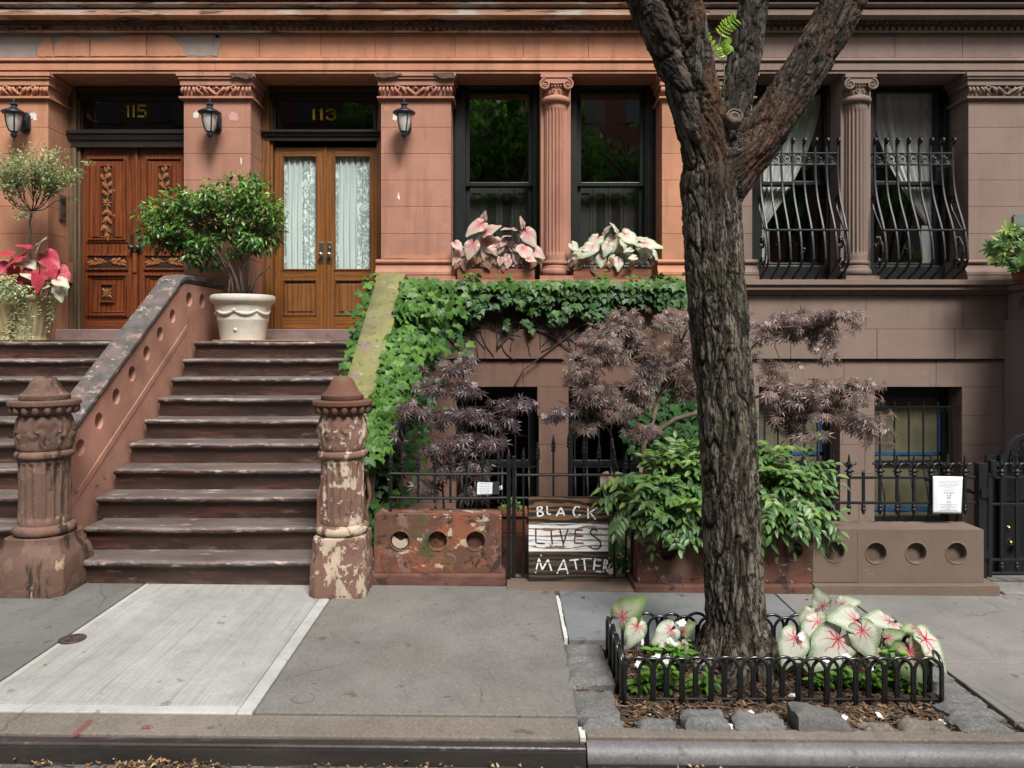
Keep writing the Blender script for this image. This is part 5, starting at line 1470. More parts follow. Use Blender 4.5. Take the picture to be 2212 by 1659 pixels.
b = MB(); b.box(X(2130, d)+.006, X(2130, d)+.036, d-.016, d+.016, Z(1246, d), Z(1022, d)); b.build('gate_stile', IR, rg, bevel=.003)
first = None
for px in (2163, 2196, 2229, 2262):
    x = X(px, d)
    if first is None:
        fx = x; b = MB(); b.box(x-.0085, x+.0085, d-.0085, d+.0085, Z(1212, d), Z(981, d)-.15); first = b.build('gate_bar', IR, rg, smooth=35)
        b = MB(); fleur(b, x, d, Z(981, d)); b.build('finial', IR, first, smooth=50)
        b = MB(); drop(b, x, d, Z(1218, d)); b.build('drop_finial', IR, first, smooth=50)
    else: obj_copy(first, rg, x-fx)
b = MB(); b.box(X(2137, d), X(2150, d), d-.02, d+.02, Z(1030, d), Z(994, d)); b.box(X(2139, d), X(2148, d), d-.026, d-.021, Z(1027, d), Z(1012, d)); b.build('latch_box', IR, rg, bevel=.003)
# iron grille door below the right stoop, with arched scroll top
d = 6.75
ad = thing('iron_door', 'black iron basement door with mesh panel, brass knobs and scrolled arch at the right edge', 'door', (X(2215, d), d, -.6))
b = MB(); xc = X(2225, d); rad = X(2225, d)-X(2166, d)
b.box(X(2140, d), xq_ if False else X(2290, d), d+.05, d+.09, -.7, Z(985, d)); b.build('door_leaf', M['frame'], ad)
for o_ in (0,):
    b = MB(); b.tube([(xc+rad*math.cos(a), d, Z(1000, d)+rad*1.02*math.sin(a)) for a in np.linspace(math.pi, 0, 24)], 0, flat=(.05, .05)); b.tube([(xc-rad, d, -.7), (xc-rad, d, Z(1000, d))], 0, flat=(.05, .05))
    b.build('arch_frame', IR, ad, bevel=.004)
b = MB()
for (ox, oz, r0, st_) in ((-.13, .10, .07, 0), (-.02, .15, .075, 2), (-.15, .02, .05, 1), (.02, .03, .06, 3)):
    b.tube([(xc+ox+r0*(1-t*.8)*math.cos(st_+t*9), d-.01, Z(1000, d)+oz+r0*(1-t*.8)*math.sin(st_+t*9)) for t in np.linspace(0, 1, 26)], 0, flat=(.012, .02))
b.build('scrollwork', IR, ad)
b = MB(); xa, xb, za, zb = X(2172, d), X(2208, d), Z(1078, d), Z(1008, d)
n = 7
for i in range(n+1):
    x = xa+(xb-xa)*i/n; s = .012*(1 if i % 2 else -1)
    b.tube([(x+s*math.cos(t*math.pi*10), d+.03, za+(zb-za)*t) for t in np.linspace(0, 1, 31)], .004, 5)
b.box(xa-.01, xb+.3, d+.02, d+.045, za-.02, za); b.build('mesh_panel', IR, ad, smooth=40)
b = MB()
for px, py, r in ((2179, 1140, .018), (2183, 1172, .02), (2196, 1175, .026), (2164, 1171, .02)): b.ball((X(px, d), d-.0, Z(py, d)), r, nu=12, nv=8)
b.box(X(2171, d), X(2184, d), d+.03, d+.048, Z(1150, d), Z(1126, d)); b.box(X(2181, d), X(2196, d), d-.01, d+.0, Z(1176, d), Z(1172, d))
b.build('door_knobs', M['brass'], ad, smooth=40)

# ------------------------------------------------------------ bellied window guards
def guard(label, pxs, ps):
    dt = 8.36
    xs = [X(p, dt) for p in pxs]
    t = thing('window_guard', label, 'window guard', (sum(xs)/len(xs), 8.4, Zsill), 'bellied iron window guards')
    zt, za, zb, zc, zz = Z(300, dt), Z(331.5, dt), Z(356, dt), Z(499, 8.2), Zsill+.025
    prof = []                                   # (depth, z) of one bar
    for a in np.linspace(-2.6, math.pi*.9, 12): prof.append((dt-.028-.022*math.cos(a)*-1*-1+.0, zt-.022+.022*math.sin(a)))
    prof = [(dt-.026-.024*math.cos(a), zt-.026+.024*math.sin(a)) for a in np.linspace(math.pi*-.25, math.pi, 10)][::1]
    prof = [(dt-.028+.026*math.cos(a), zt-.026+.026*math.sin(a)) for a in np.linspace(math.pi*1.55, 0, 12)]
    for v in np.linspace(0.06, 1, 22):
        z = za+(zz-za)*v*1.0
        s = v
        bul = .27*max(0, math.sin(min(1, (s-.08)/.92)*math.pi)**1.0)*(.35+.65*s) if s > .08 else 0
        bul = .29*(1/(1+math.exp(-(s-.50)*9)))*(1-max(0, (s-.86)/.14)**2.0*.93)
        prof.append((dt-bul, z))
    for i, x in enumerate(xs):
        if i == 0:
            b = MB(); b.tube([(x, y, z) for y, z in prof], 0, flat=(.023, .021)); first = b.build('guard_bar', IR, t, bevel=.003)
            b = MB(); b.tube([(x-.0, prof[0][0], prof[0][1]), (x+.012, prof[0][0], prof[0][1])], .016, 10); b.build('curl_boss', IR, first, smooth=40)
            b = MB(); b.ball((x, np.interp(-zc, [-p[1] for p in prof[12:]], [p[0] for p in prof[12:]])-.012, zc), .017, .012, .017, 8, 6); b.build('rosette', IR, first, smooth=50)
        else: obj_copy(first, t, x-xs[0])
    yb = lambda z: float(np.interp(-z, [-p[1] for p in prof[12:]], [p[0] for p in prof[12:]]))
    b = MB()
    for z in (za, zb): b.box(xs[0]-.012, xs[-1]+.012, dt-.014, dt+.012, z-.008, z+.008)
    b.box(xs[0]-.01, xs[-1]+.01, yb(zc)-.014, yb(zc)+.008, zc-.009, zc+.009); b.box(xs[0]-.01, xs[-1]+.01, yb(zz)-.01, 8.5, zz-.022, zz-.006)
    for z in (za, zb):
        for x in (xs[0], xs[-1]): b.box(x-.008, x+.008, dt, 8.66, z-.008, z+.008)
    b.build('guard_rails', IR, t, bevel=.003)
    b = MB()
    for p, q in zip(xs[:-1], xs[1:]):
        cx, cz, r = (p+q)/2, (za+zb)/2, min((za-zb)/2, (q-p)/2)-.012
        b.tube([(cx+r*math.cos(a), dt, cz+r*math.sin(a)) for a in np.linspace(0, 2*math.pi, 21)], .0065, 6)
        b.tube([(cx+r*(.72-.55*u)*math.cos(2+u*8), dt, cz+r*(.72-.55*u)*math.sin(2+u*8)) for u in np.linspace(0, 1, 20)], .006, 6)
        b.ball((cx, dt, cz), .012, nu=7, nv=5)
    b.build('ring_band', IR, t, smooth=40)
    for x in (xs[0], xs[-1]):                 # scrolled side straps
        b = MB()
        def scr(cy, cz, r, a0, turn): return [(x, cy+r*(1-.75*u)*math.cos(a0+turn*u), cz+r*(1-.75*u)*math.sin(a0+turn*u)) for u in np.linspace(0, 1, 18)]
        z0 = Z(430, 8.3); z3 = Z(565, 8.2)
        b.tube(scr(8.36, z0, .05, 0, 8), 0, flat=(.014, .02)); b.tube([(x, 8.40, z0-.04), (x, 8.36, z0-.12), (x, yb(zc)+.06, zc+.02), (x, yb(zc), zc-.03)], 0, flat=(.014, .02))
        b.tube(scr(8.27, Z(525, 8.25), .07, 1.5, -8), 0, flat=(.014, .02)); b.tube(scr(8.27, z3, .065, -1.5, 8), 0, flat=(.014, .02))
        b.tube([(x, 8.24, Z(525, 8.25)+.07), (x, 8.17, Z(530, 8.2)), (x, 8.16, Z(545, 8.2)), (x, 8.19, z3), (x, 8.25, z3-.06)], 0, flat=(.014, .02))
        b.build('side_scroll', IR, t)
guard('bellied black iron guard with curled bar ends on the window partly behind the tree limb', (1641, 1664, 1687.5, 1711, 1735.5, 1760.5, 1785, 1809), None)
guard('bellied black iron guard with curled bar ends on the rightmost curtained window', (1887.7, 1912.5, 1936.5, 1960.5, 1985, 2009.4, 2033, 2057), None)

# ------------------------------------------------------------ basement windows and their grilles
M['paper'] = plain('brown masking paper', (.17, .142, .088), .85, var=.25, scale=2)
M['tape'] = plain('blue masking tape', (.018, .095, .27), .6)
def basement(h, px0, px1, paper, label, mat):
    d = 8.56; x0, x1 = X(px0, DF), X(px1, DF); zt, zb = zf(836), zf(1149)
    b = MB(); fw = .07
    b.box(x0, x0+fw, d, d+.08, zb, zt); b.box(x1-fw, x1, d, d+.08, zb, zt); b.box(x0+fw, x1-fw, d, d+.08, zt-.13, zt); b.box(x0+fw, x1-fw, d, d+.08, zb, zb+.12)
    zm = Z(1000, d); b.box(x0+fw, x1-fw, d+.01, d+.07, zm-.03, zm+.03)
    f = b.build('basement_window', M['frame'], h, bevel=.005)
    a0, a1 = x0+fw, x1-fw
    b = MB(); b.add([(a0, d+.03, zb+.12), (a1, d+.03, zb+.12), (a1, d+.03, zt-.13), (a0, d+.03, zt-.13)], [(0, 1, 2, 3)]); b.build('pane', M['glass_dim'], f, fix=False)
    if paper:
        b = MB(); b.grid(lambda u, v: (a0+(a1-a0)*u, d+.045+.004*math.sin(u*17)+.003*math.sin(v*9+u*5), zb+.12+(zt-zb-.25)*v), 20, 20); b.build('masking_paper', M['paper'], f, smooth=True, fix=False)
        b = MB(); t = .035; y = d+.036; z0, z1 = Z(984, d), zt-.14
        for (p, q, r, s) in ((a0, a1, z1-t, z1), (a0, a1, z0, z0+t), (a0, a0+t, z0, z1), (a1-t, a1, z0, z1), (a0, a1, zb+.17, zb+.22)): b.box(p, q, y, y+.003, r, s)
        b.build('masking_tape', M['tape'], f)
    # grille
    dg = 8.34
    t = thing('window_grille', label, 'window grille', ((x0+x1)/2, dg, zb), 'barred basement window grilles')
    n = 6; xs = [x0+.07+(x1-x0-.16)*i/(n-1) for i in range(n)]
    zt2, z1, z2 = Z(868, dg), Z(878.7, dg), Z(1008, dg)
    for i, x in enumerate(xs):
        if i == 0:
            b = MB(); pts = [(x, dg, zt2), (x, dg, z2+.0)]
            pts += [(x, dg-.11*math.sin(math.pi*v*.9)**1.3, z2-(z2-zb)*v) for v in np.linspace(.06, 1, 12)]
            b.tube(pts, 0, flat=(.015, .015)); first = b.build('grille_bar', IR, t); 
        else: obj_copy(first, t, x-xs[0])
    for z in (z1, z2): b = MB(); b.box(x0, x1, dg-.008, dg+.008, z-.008, z+.008); b.build('grille_rail', IR, t)
    b = MB()
    for p, q in zip(xs[:-1], xs[1:]):
        for zc, sg in ((z1-.035, 1), (z2+.04, -1)):
            for s in (-1, 1):
                cx = (p+q)/2+s*(q-p)*.24
                b.tube([(cx+.024*(1-.75*u)*math.cos(1.57*sg+s*u*8), dg, zc+.024*(1-.75*u)*math.sin(1.57*sg+s*u*8)) for u in np.linspace(0, 1, 16)], .0045, 5)
    b.build('scrolls', IR, t)
basement(houses['mid'], 985, 1160, False, 'iron grille on the dark basement window above the small white sign', M['brown'])
basement(houses['mid'], 1229, 1391, False, 'iron grille on the dark basement window behind the spear topped gate', M['brown'])
basement(houses['right'], 1641, 1815, True, 'iron grille on the papered basement window half hidden by the bush right of the trunk', M['purple'])
basement(houses['right'], 1891, 2079, True, 'iron grille on the papered and blue taped basement window above the grey-brown wall', M['purple'])

# ------------------------------------------------------------ wall lanterns
k = NM('frosted lantern glass'); v = k.tc(); x, y, z = k.sep(v)
k.set(k.ramp(k.noise(5, 3, .5, v), [(.3, (.42, .38, .34)), (.7, (.62, .59, .55))]), .18, spec=.6, Coat_Weight=.5)
M['frost'] = k.m
M['lampmetal'] = plain('dark blue-black cast lamp metal', (.035, .042, .055), .33, metal=.5, var=.3, scale=30, spec=.6, bump=.1)
def lantern(px, py, label):
    d = 8.09; x, zc = X(px, d), Z(py, d); u = d/F
    t = thing('wall_lantern', label, 'lantern', (x, d, zc), 'wall lanterns beside the doors')
    c = (x, d, zc)
    b = MB()
    b.lathe([(.001, 44*u), (1.6*u, 43*u), (2.6*u, 40.5*u), (1.8*u, 37.5*u), (2.4*u, 36.5*u), (6*u, 34*u), (8*u, 31.8*u), (8*u, 30.5*u), (6*u, 29*u), (6*u, 25.5*u), (8*u, 23.8*u), (9*u, 23*u), (14*u, 20*u), (19*u, 17.5*u), (24*u, 14.2*u), (24.6*u, 12.5*u), (22*u, 10*u), (17*u, 8*u)], c, 32)
    b.build('lamp_roof', M['lampmetal'], t, smooth=40)
    gl = [(15.5*u, 8*u), (15*u, 2*u), (13.6*u, -8*u), (11.2*u, -18*u), (7.6*u, -27*u)]
    b = MB(); b.lathe(gl, c, 32); b.build('lamp_glass', M['frost'], t, smooth=40)
    b = MB()
    for q in range(4):
        a = R(35)+q*math.pi/2
        b.tube([(x+(r+.004)*math.cos(a), d+(r+.004)*math.sin(a), zc+z) for r, z in gl], .0075, 6)
    b.build('lamp_ribs', M['lampmetal'], t, smooth=40)
    b = MB(); b.lathe([(7*u, -25*u), (8.2*u, -26.5*u), (8.2*u, -28*u), (5.5*u, -30*u), (5.5*u, -32.5*u), (7*u, -33.5*u), (6.8*u, -36*u), (3.6*u, -40*u), (2*u, -42*u), (2.4*u, -44*u), (1.2*u, -47.5*u), (.001, -48*u)], c, 24); b.build('lamp_pendant', M['lampmetal'], t, smooth=40)
    b = MB(); r = .055; pts = [(x+dx, zc+dz) for dx, dz in ((-.03, .13), (.03, .13), (.055, .09), (.055, -.06), (.03, -.10), (-.03, -.10), (-.055, -.06), (-.055, .09))]
    b.prism_y(pts, DF-.03, DF); b.prism_y([(x+(p-x)*.75, zc+.015+(q-zc-.015)*.8) for p, q in pts], DF-.05, DF-.0301); b.build('back_plate', M['lampmetal'], t, bevel=.005)
    b = MB(); b.tube([(x, DF-.05, zc+.03), (x, DF-.1, zc+.06), (x, d+.1, zc+.085), (x, d+.02, zc+.10)], .016, 8); b.build('lamp_arm', M['lampmetal'], t, smooth=40)
lantern(30, 257, 'black wall lantern at the left edge, left of the carved doors')
lantern(453, 257, 'black wall lantern on the pier between the two entrances')
lantern(873, 257, 'black wall lantern on the pier between the oak doors and the windows')

# ------------------------------------------------------------ hand painted plywood sign
d = 5.28
k = NM('black paint worn on plywood'); v = k.geo('Position'); kk = 1
def ply(name, paint, bare, th, so, stain=None):
    k = NM(name); v = k.geo('Position')
    wv = k.wave(5, v, 9, 4, 1.6, stretch=(.30, 1, 1.5), direction='Z'); nz = k.noise(26, 6, .7, v, stretch=(.12, 1, 1.4)); big = k.noise(5, 4, .6, v, stretch=(.5, 1, 1))
    f = k.math('ADD', k.math('MULTIPLY', wv, .45), k.math('ADD', k.math('MULTIPLY', nz, .35), k.math('MULTIPLY', big, .45)))
    col = k.mix(k.step(f, th, th+so), paint, k.mix(nz, bare, tuple(q*.55 for q in bare)))
    if stain: col = k.mix(k.math('MULTIPLY', k.step(k.noise(30, 5, .7, v, stretch=(.2, 1, 1.5), loc=(4, 4, 4)), .55, .62), .8), col, stain)
    k.bump(f, .3, .003); return k.set(col, .75)
M['plyblack'] = ply('black paint worn on plywood', (.012, .011, .010), (.24, .12, .055), .62, .06)
M['plydark'] = ply('dark paint worn on plywood', (.014, .013, .011), (.11, .065, .035), .66, .08)
M['plywhite'] = ply('white paint worn on plywood', (.80, .81, .81), (.30, .17, .09), .78, .03, (.38, .38, .38))
k = NM('worn white lettering'); v = k.geo('Position')
wv = k.wave(5, v, 9, 4, 1.6, stretch=(.30, 1, 1.5), direction='Z'); nz = k.noise(26, 6, .7, v, stretch=(.12, 1, 1.4))
k.set(k.mix(nz, (.76, .78, .79), (.9, .92, .92)), .7); tr = k.n('ShaderNodeBsdfTransparent'); mx = k.n('ShaderNodeMixShader')
k.l(k.step(k.math('ADD', k.math('MULTIPLY', wv, .5), k.math('MULTIPLY', nz, .5)), .74, .70), mx.inputs[0]); k.l(tr.outputs[0], mx.inputs[1]); k.l(k.bsdf.outputs[0], mx.inputs[2]); k.l(mx.outputs[0], k.out.inputs[0])
M['letterwhite'] = k.m
M['letterblack'] = plain('black brush lettering', (.014, .011, .010), .6, var=.5, scale=20)
M['letterfade'] = plain('faded brown lettering', (.16, .09, .055), .7, var=.4, scale=20)
def sq(x, y): return (X((1920+.2411*x)*.576, d), Z((1820+.2411*y)*.576, d))
bs = thing('protest_sign', 'hand painted plywood board reading Black Lives Matter fixed to the iron gate', 'sign', (sq(880, 0)[0], d, sq(0, 1490)[1]))
xa, xb = sq(258, 0)[0], sq(1500, 0)[0]
b = MB(); b.box(xa, xb, d, d+.018, sq(0, 1492)[1], sq(0, 178)[1]); bd = b.build('board', M['plydark'], bs, bevel=.002)
for nm, y0, y1, m in (('upper_band', 178, 587, 'plyblack'), ('white_band', 587, 1027, 'plywhite'), ('lower_band', 1027, 1490, 'plydark')):
    b = MB(); b.box(xa+.001, xb-.001, d-.003, d, sq(0, y1)[1]+.0005, sq(0, y0)[1]-.0005); b.build(nm, M[m], bd)
def paint(name, lines, w, mat):
    b = MB()
    for i, ln in enumerate(lines):
        pts = [sq(*p) for p in ln]
        # brush stroke: ribbon with round ends and a slightly uneven width
        fine = []
        for (a, c), (e, f_) in zip(pts[:-1], pts[1:]):
            for t in np.linspace(0, 1, 7)[:-1]: fine.append((a+(e-a)*t, c+(f_-c)*t))
        fine.append(pts[-1]); n = len(fine); L = []; Rr = []
        for q, (a, c) in enumerate(fine):
            p0, p1 = fine[max(0, q-1)], fine[min(n-1, q+1)]
            dx, dz = p1[0]-p0[0], p1[1]-p0[1]; l = math.hypot(dx, dz) or 1
            ww = w/2*(1+.22*noise.noise(Vector((a*60, c*60, i))))*(.72 if q in (0, n-1) else 1)
            L.append((a-dz/l*ww, c+dx/l*ww)); Rr.append((a+dz/l*ww, c-dx/l*ww))
        y = d-.004-.0004*(i % 4)
        vs = [(p[0], y, p[1]) for p in L]+[(p[0], y, p[1]) for p in Rr]
        b.add(vs, [(q, q+1, n+q+1, n+q) for q in range(n-1)])
    return b.build(name, mat, bd, fix=False)
paint('lettering', [[(395, 330), (400, 480)], [(395, 332), (450, 328), (468, 352), (448, 385), (405, 394)], [(405, 400), (468, 412), (488, 445), (460, 472), (400, 480)],
 [(545, 315), (548, 440)], [(548, 440), (605, 450)], [(760, 345), (725, 410), (690, 480)], [(760, 345), (790, 400), (815, 468)], [(715, 432), (800, 434)],
 [(1052, 352), (1030, 322), (990, 330), (957, 380), (955, 430), (978, 472), (1020, 485), (1066, 452)], [(1180, 330), (1185, 515)], [(1325, 345), (1200, 425)], [(1215, 420), (1300, 530)],
 [(365, 1360), (420, 1135)], [(420, 1135), (470, 1310)], [(470, 1310), (560, 1150)], [(560, 1150), (620, 1340)], [(805, 1150), (700, 1370)], [(805, 1150), (870, 1375)], [(735, 1302), (850, 1297)],
 [(890, 1165), (1040, 1150)], [(975, 1160), (1005, 1310)], [(1070, 1140), (1245, 1145)], [(1120, 1150), (1140, 1330)], [(1290, 1130), (1268, 1335)], [(1290, 1152), (1390, 1162)], [(1280, 1243), (1375, 1250)], [(1268, 1325), (1390, 1345)],
 [(1440, 1148), (1420, 1350)], [(1440, 1152), (1478, 1172), (1480, 1220), (1430, 1238)], [(1445, 1240), (1492, 1345)], [(445, 1086), (460, 1090)]], .0115, M['letterwhite'])
paint('lettering', [[(370, 670), (372, 900)], [(372, 895), (515, 906)], [(605, 690), (628, 920)], [(740, 670), (797, 900)], [(875, 670), (803, 900)], [(985, 690), (980, 770)], [(985, 690), (1102, 695)], [(1040, 788), (1110, 786)],
 [(1330, 715), (1290, 680), (1240, 690), (1215, 725), (1245, 775), (1330, 830), (1375, 880), (1380, 950), (1340, 985), (1260, 985), (1180, 940)]], .0105, M['letterblack'])
paint('lettering', [[(797, 890), (800, 945)], [(978, 760), (972, 900)], [(980, 790), (1050, 788)], [(970, 893), (1115, 900)], [(600, 920), (606, 965)]], .0115, M['letterfade'])
# ------------------------------------------------------------ paper notice and little railing sign
M['sheet'] = plain('white paper', (.72, .76, .80), .7, var=.05, scale=3)
M['ink'] = plain('grey print', (.28, .30, .33), .8); M['inkblue'] = plain('blue print', (.10, .12, .32), .8); M['inkred'] = plain('red print', (.55, .08, .16), .8)
d = 5.27
nt_ = thing('notice', 'white printed paper notice tied to the railing above the grey-brown wall', 'notice', (X(2047, d), d, Z(1110, d)))
def nq(x, y): return (X((3460+.12056*x)*.576, d), Z((1760+.12056*y)*.576, d))
b = MB()
cor = {(0, 1): nq(318, 214), (1, 1): nq(1245, 232), (0, 0): nq(318, 1368), (1, 0): nq(1196, 1380)}
def sh(u, v):
    p = [(1-u)*(1-v)*cor[(0, 0)][i]+u*(1-v)*cor[(1, 0)][i]+(1-u)*v*cor[(0, 1)][i]+u*v*cor[(1, 1)][i] for i in (0, 1)]
    return (p[0], d-.004*math.sin(u*math.pi)*math.sin(v*5), p[1])
b.grid(sh, 12, 14); ns = b.build('paper_sheet', M['sheet'], nt_, smooth=True, fix=False)
so_ = ns.modifiers.new('thickness', 'SOLIDIFY'); so_.thickness = .0012; so_.offset = 1
def text(name, body, x0, x1, zc, mat, parent, y, hmax=None):
    cu = bpy.data.curves.new('text', 'FONT'); cu.body = body; cu.size = 1; cu.align_x = 'CENTER'; cu.align_y = 'CENTER'
    o = bpy.data.objects.new('text', cu); C.objects.link(o); bpy.context.view_layer.update()
    me = bpy.data.meshes.new_from_object(o.evaluated_get(bpy.context.evaluated_depsgraph_get()))
    bpy.data.objects.remove(o)
    xs = [v.co.x for v in me.vertices]; wd = max(xs)-min(xs); s = (x1-x0)/wd; mx = (max(xs)+min(xs))/2
    for v in me.vertices: v.co = Vector(((x0+x1)/2+(v.co.x-mx)*s, y, zc+v.co.y*s))
    me.materials.clear(); me.materials.append(mat); q = bpy.data.objects.new(name, me); C.objects.link(q); return adopt(q, parent)
text('heading', 'Cozy Breezy Block Party', nq(500, 0)[0], nq(1125, 0)[0], nq(0, 468)[1], M['inkblue'], ns, d-.008)
b = MB()
def words(x0, x1, y, h):
    x = x0
    while x < x1-15:
        w_ = min(random.uniform(25, 75), x1-x); a, z = nq(x, y); c, z2 = nq(x+w_, y+h)
        b.add([(a, d-.008, z2), (c, d-.008, z2), (c, d-.008, z), (a, d-.008, z)], [(0, 1, 2, 3)]); x += w_+14
for x0, x1, y, h in ((505, 1125, 355, 16), (630, 1000, 512, 12), (610, 1020, 575, 10), (640, 985, 628, 10), (690, 940, 655, 8), (640, 985, 712, 20), (770, 850, 938, 10), (725, 890, 988, 10), (725, 885, 1018, 10), (510, 1085, 1074, 10), (720, 895, 1102, 8), (555, 1045, 1150, 12), (750, 845, 1208, 14), (500, 1090, 1245, 14)): words(x0, x1, y, h)
for (x0, x1, y0, y1) in ((425, 1195, 300, 304), (415, 1160, 1303, 1307), (425, 429, 300, 1305), (1180, 1184, 300, 1305)):
    a, z = nq(x0, y0); c, z2 = nq(x1, y1); b.add([(a, d-.008, z2), (c, d-.008, z2), (c, d-.008, z), (a, d-.008, z)], [(0, 1, 2, 3)])
b.build('small_print', M['ink'], ns, fix=False)
b = MB()
for x0, x1, y0, y1 in ((750, 770, 780, 825), (835, 868, 780, 825), (795, 820, 800, 815), (748, 790, 860, 895), (805, 862, 868, 888)):
    a, z = nq(x0, y0); c, z2 = nq(x1, y1); b.add([(a, d-.008, z2), (c, d-.008, z2), (c, d-.008, z), (a, d-.008, z)], [(0, 1, 2, 3)])
b.build('red_emblem', M['inkred'], ns, fix=False)
d = 5.31
ls = thing('railing_sign', 'small white lettered plate beside a dark plate wired to the left railing', 'sign', (X(1055, d), d, Z(1068, d)))
b = MB(); b.prism_y([(X(1030.5, d), Z(1068, d)), (X(1063, d), Z(1067, d)), (X(1064, d), Z(1042.5, d)), (X(1033, d), Z(1041.5, d)), (X(1031, d), Z(1044, d))], d, d+.004); wp = b.build('white_plate', M['sheet'], ls)
b = MB()
for i, py in enumerate((1044.8, 1051, 1056, 1060.6, 1065)):
    x0, x1 = X(1036, d), X(1060, d); x = x0
    while x < x1:
        w_ = random.uniform(.008, .02); z = Z(py, d); b.add([(x, d-.001, z-.003), (min(x1, x+w_), d-.001, z-.003), (min(x1, x+w_), d-.001, z+.003), (x, d-.001, z+.003)], [(0, 1, 2, 3)]); x += w_+.005
b.build('small_print', plain('pale grey print', (.42, .46, .48), .8), wp, fix=False)
b = MB(); b.box(X(1064.5, d), X(1079, d), d+.002, d+.008, Z(1068, d), Z(1041.5, d)); b.build('dark_plate', plain('dark slate plate', (.03, .033, .042), .4), ls, bevel=.002)
b = MB(); b.tube([(X(1079, d), d, Z(1053, d)), (X(1083, d), d+.02, Z(1050, d)), (X(1084, d), d-.01, Z(1056, d)), (X(1080, d), d, Z(1057, d))], .005, 6); b.build('wire_tie', M['sheet'], ls)
# small house plaque by the right edge
d = 8.22
pq = thing('plaque', 'grey-green glass plaque cut by the right edge of the view above the leafy shrub', 'plaque', (X(2212, d), d, Z(495, d)))
b = MB(); b.box(X(2197, d), X(2240, d), DF-.03, DF-.018, Z(500, d), Z(460, d)); pp_ = b.build('plate', plain('grey green plate', (.13, .16, .13), .3), pq, bevel=.002)
b = MB()
for px, py in ((2200, 463), (2200, 497)): b.ball((X(px, d), DF-.033, Z(py, d)), .006, nu=8, nv=5)
b.build('screws', M['brass'], pp_)
# ============================================================ pots and planting
GREEN = leafmat('glossy green leaf', (.026, .085, .014), (.085, .20, .034), (.24, .42, .05), .28, .2, True)
IVY = leafmat('ivy leaf', (.012, .045, .010), (.034, .105, .022), (.12, .25, .04), .48, .18, True, .35)
BUSH = leafmat('pinnate bush leaf', (.035, .100, .026), (.095, .205, .062), (.22, .33, .06), .42, .2, True)
MAPLE = leafmat('bronze maple leaf', (.070, .042, .037), (.21, .135, .122), (.12, .10, .035), .42, .18, True)
MAPLE2 = leafmat('dark purple maple leaf', (.030, .016, .019), (.085, .050, .052), (.10, .07, .05), .40, .15, True)
TINY = leafmat('small pale shrub leaf', (.06, .13, .03), (.22, .34, .11), (.45, .45, .24), .5, .25, True)
CREEP = leafmat('creeping vine leaf', (.10, .19, .05), (.38, .48, .22), (.60, .62, .38), .5, .25, True)
FLOWERLEAF = leafmat('bedding plant leaf', (.035, .11, .015), (.085, .22, .03), (.2, .4, .05), .4, .25, True)
RHODO = leafmat('long shrub leaf', (.03, .09, .025), (.09, .19, .06), (.30, .42, .08), .36, .2, True)
WHITEPET = leafmat('white petal', (.72, .73, .72), (.85, .86, .85), None, .6, .25)
TWIG = plain('grey brown twig bark', (.13, .10, .075), .85, var=.35, scale=40, bump=.4)
DTWIG = plain('dark twig bark', (.045, .032, .026), .85, var=.35, scale=40)
VINE = plain('dry vine stem', (.14, .085, .05), .9, var=.4, scale=30, bump=.4)
STEMG = plain('green leaf stalk', (.12, .17, .06), .6)
STEMR = plain('reddish leaf stalk', (.14, .07, .04), .6)
PINKC = caladium('pink and white caladium leaf', (.58, .46, .41), (.58, .30, .30), (.54, .10, .15), (.42, .06, .10), (.36, .36, .22), .19, .60, 1)
WHITEC = caladium('white caladium leaf with pink heart', (.52, .55, .42), (.60, .60, .52), (.60, .26, .26), (.50, .08, .12), (.27, .35, .15), .17, .7)
REDC = caladium('crimson caladium leaf', (.50, .05, .085), (.46, .035, .07), (.52, .06, .12), (.33, .02, .045), (.36, .08, .07), .16, .8)
PITC = caladium('white caladium leaf with crimson veins', (.40, .45, .31), (.58, .59, .51), (.56, .36, .33), (.48, .012, .07), (.13, .23, .08), .20, .95)
PITG = caladium('green white caladium leaf with crimson veins', (.22, .30, .12), (.42, .47, .32), (.52, .30, .26), (.55, .02, .09), (.09, .19, .055), .20, .62)
HL = [heart_leaf(.14, 6, s) for s in range(4)]; HLW = [heart_leaf(.20, 6, s, .62) for s in range(4, 7)]

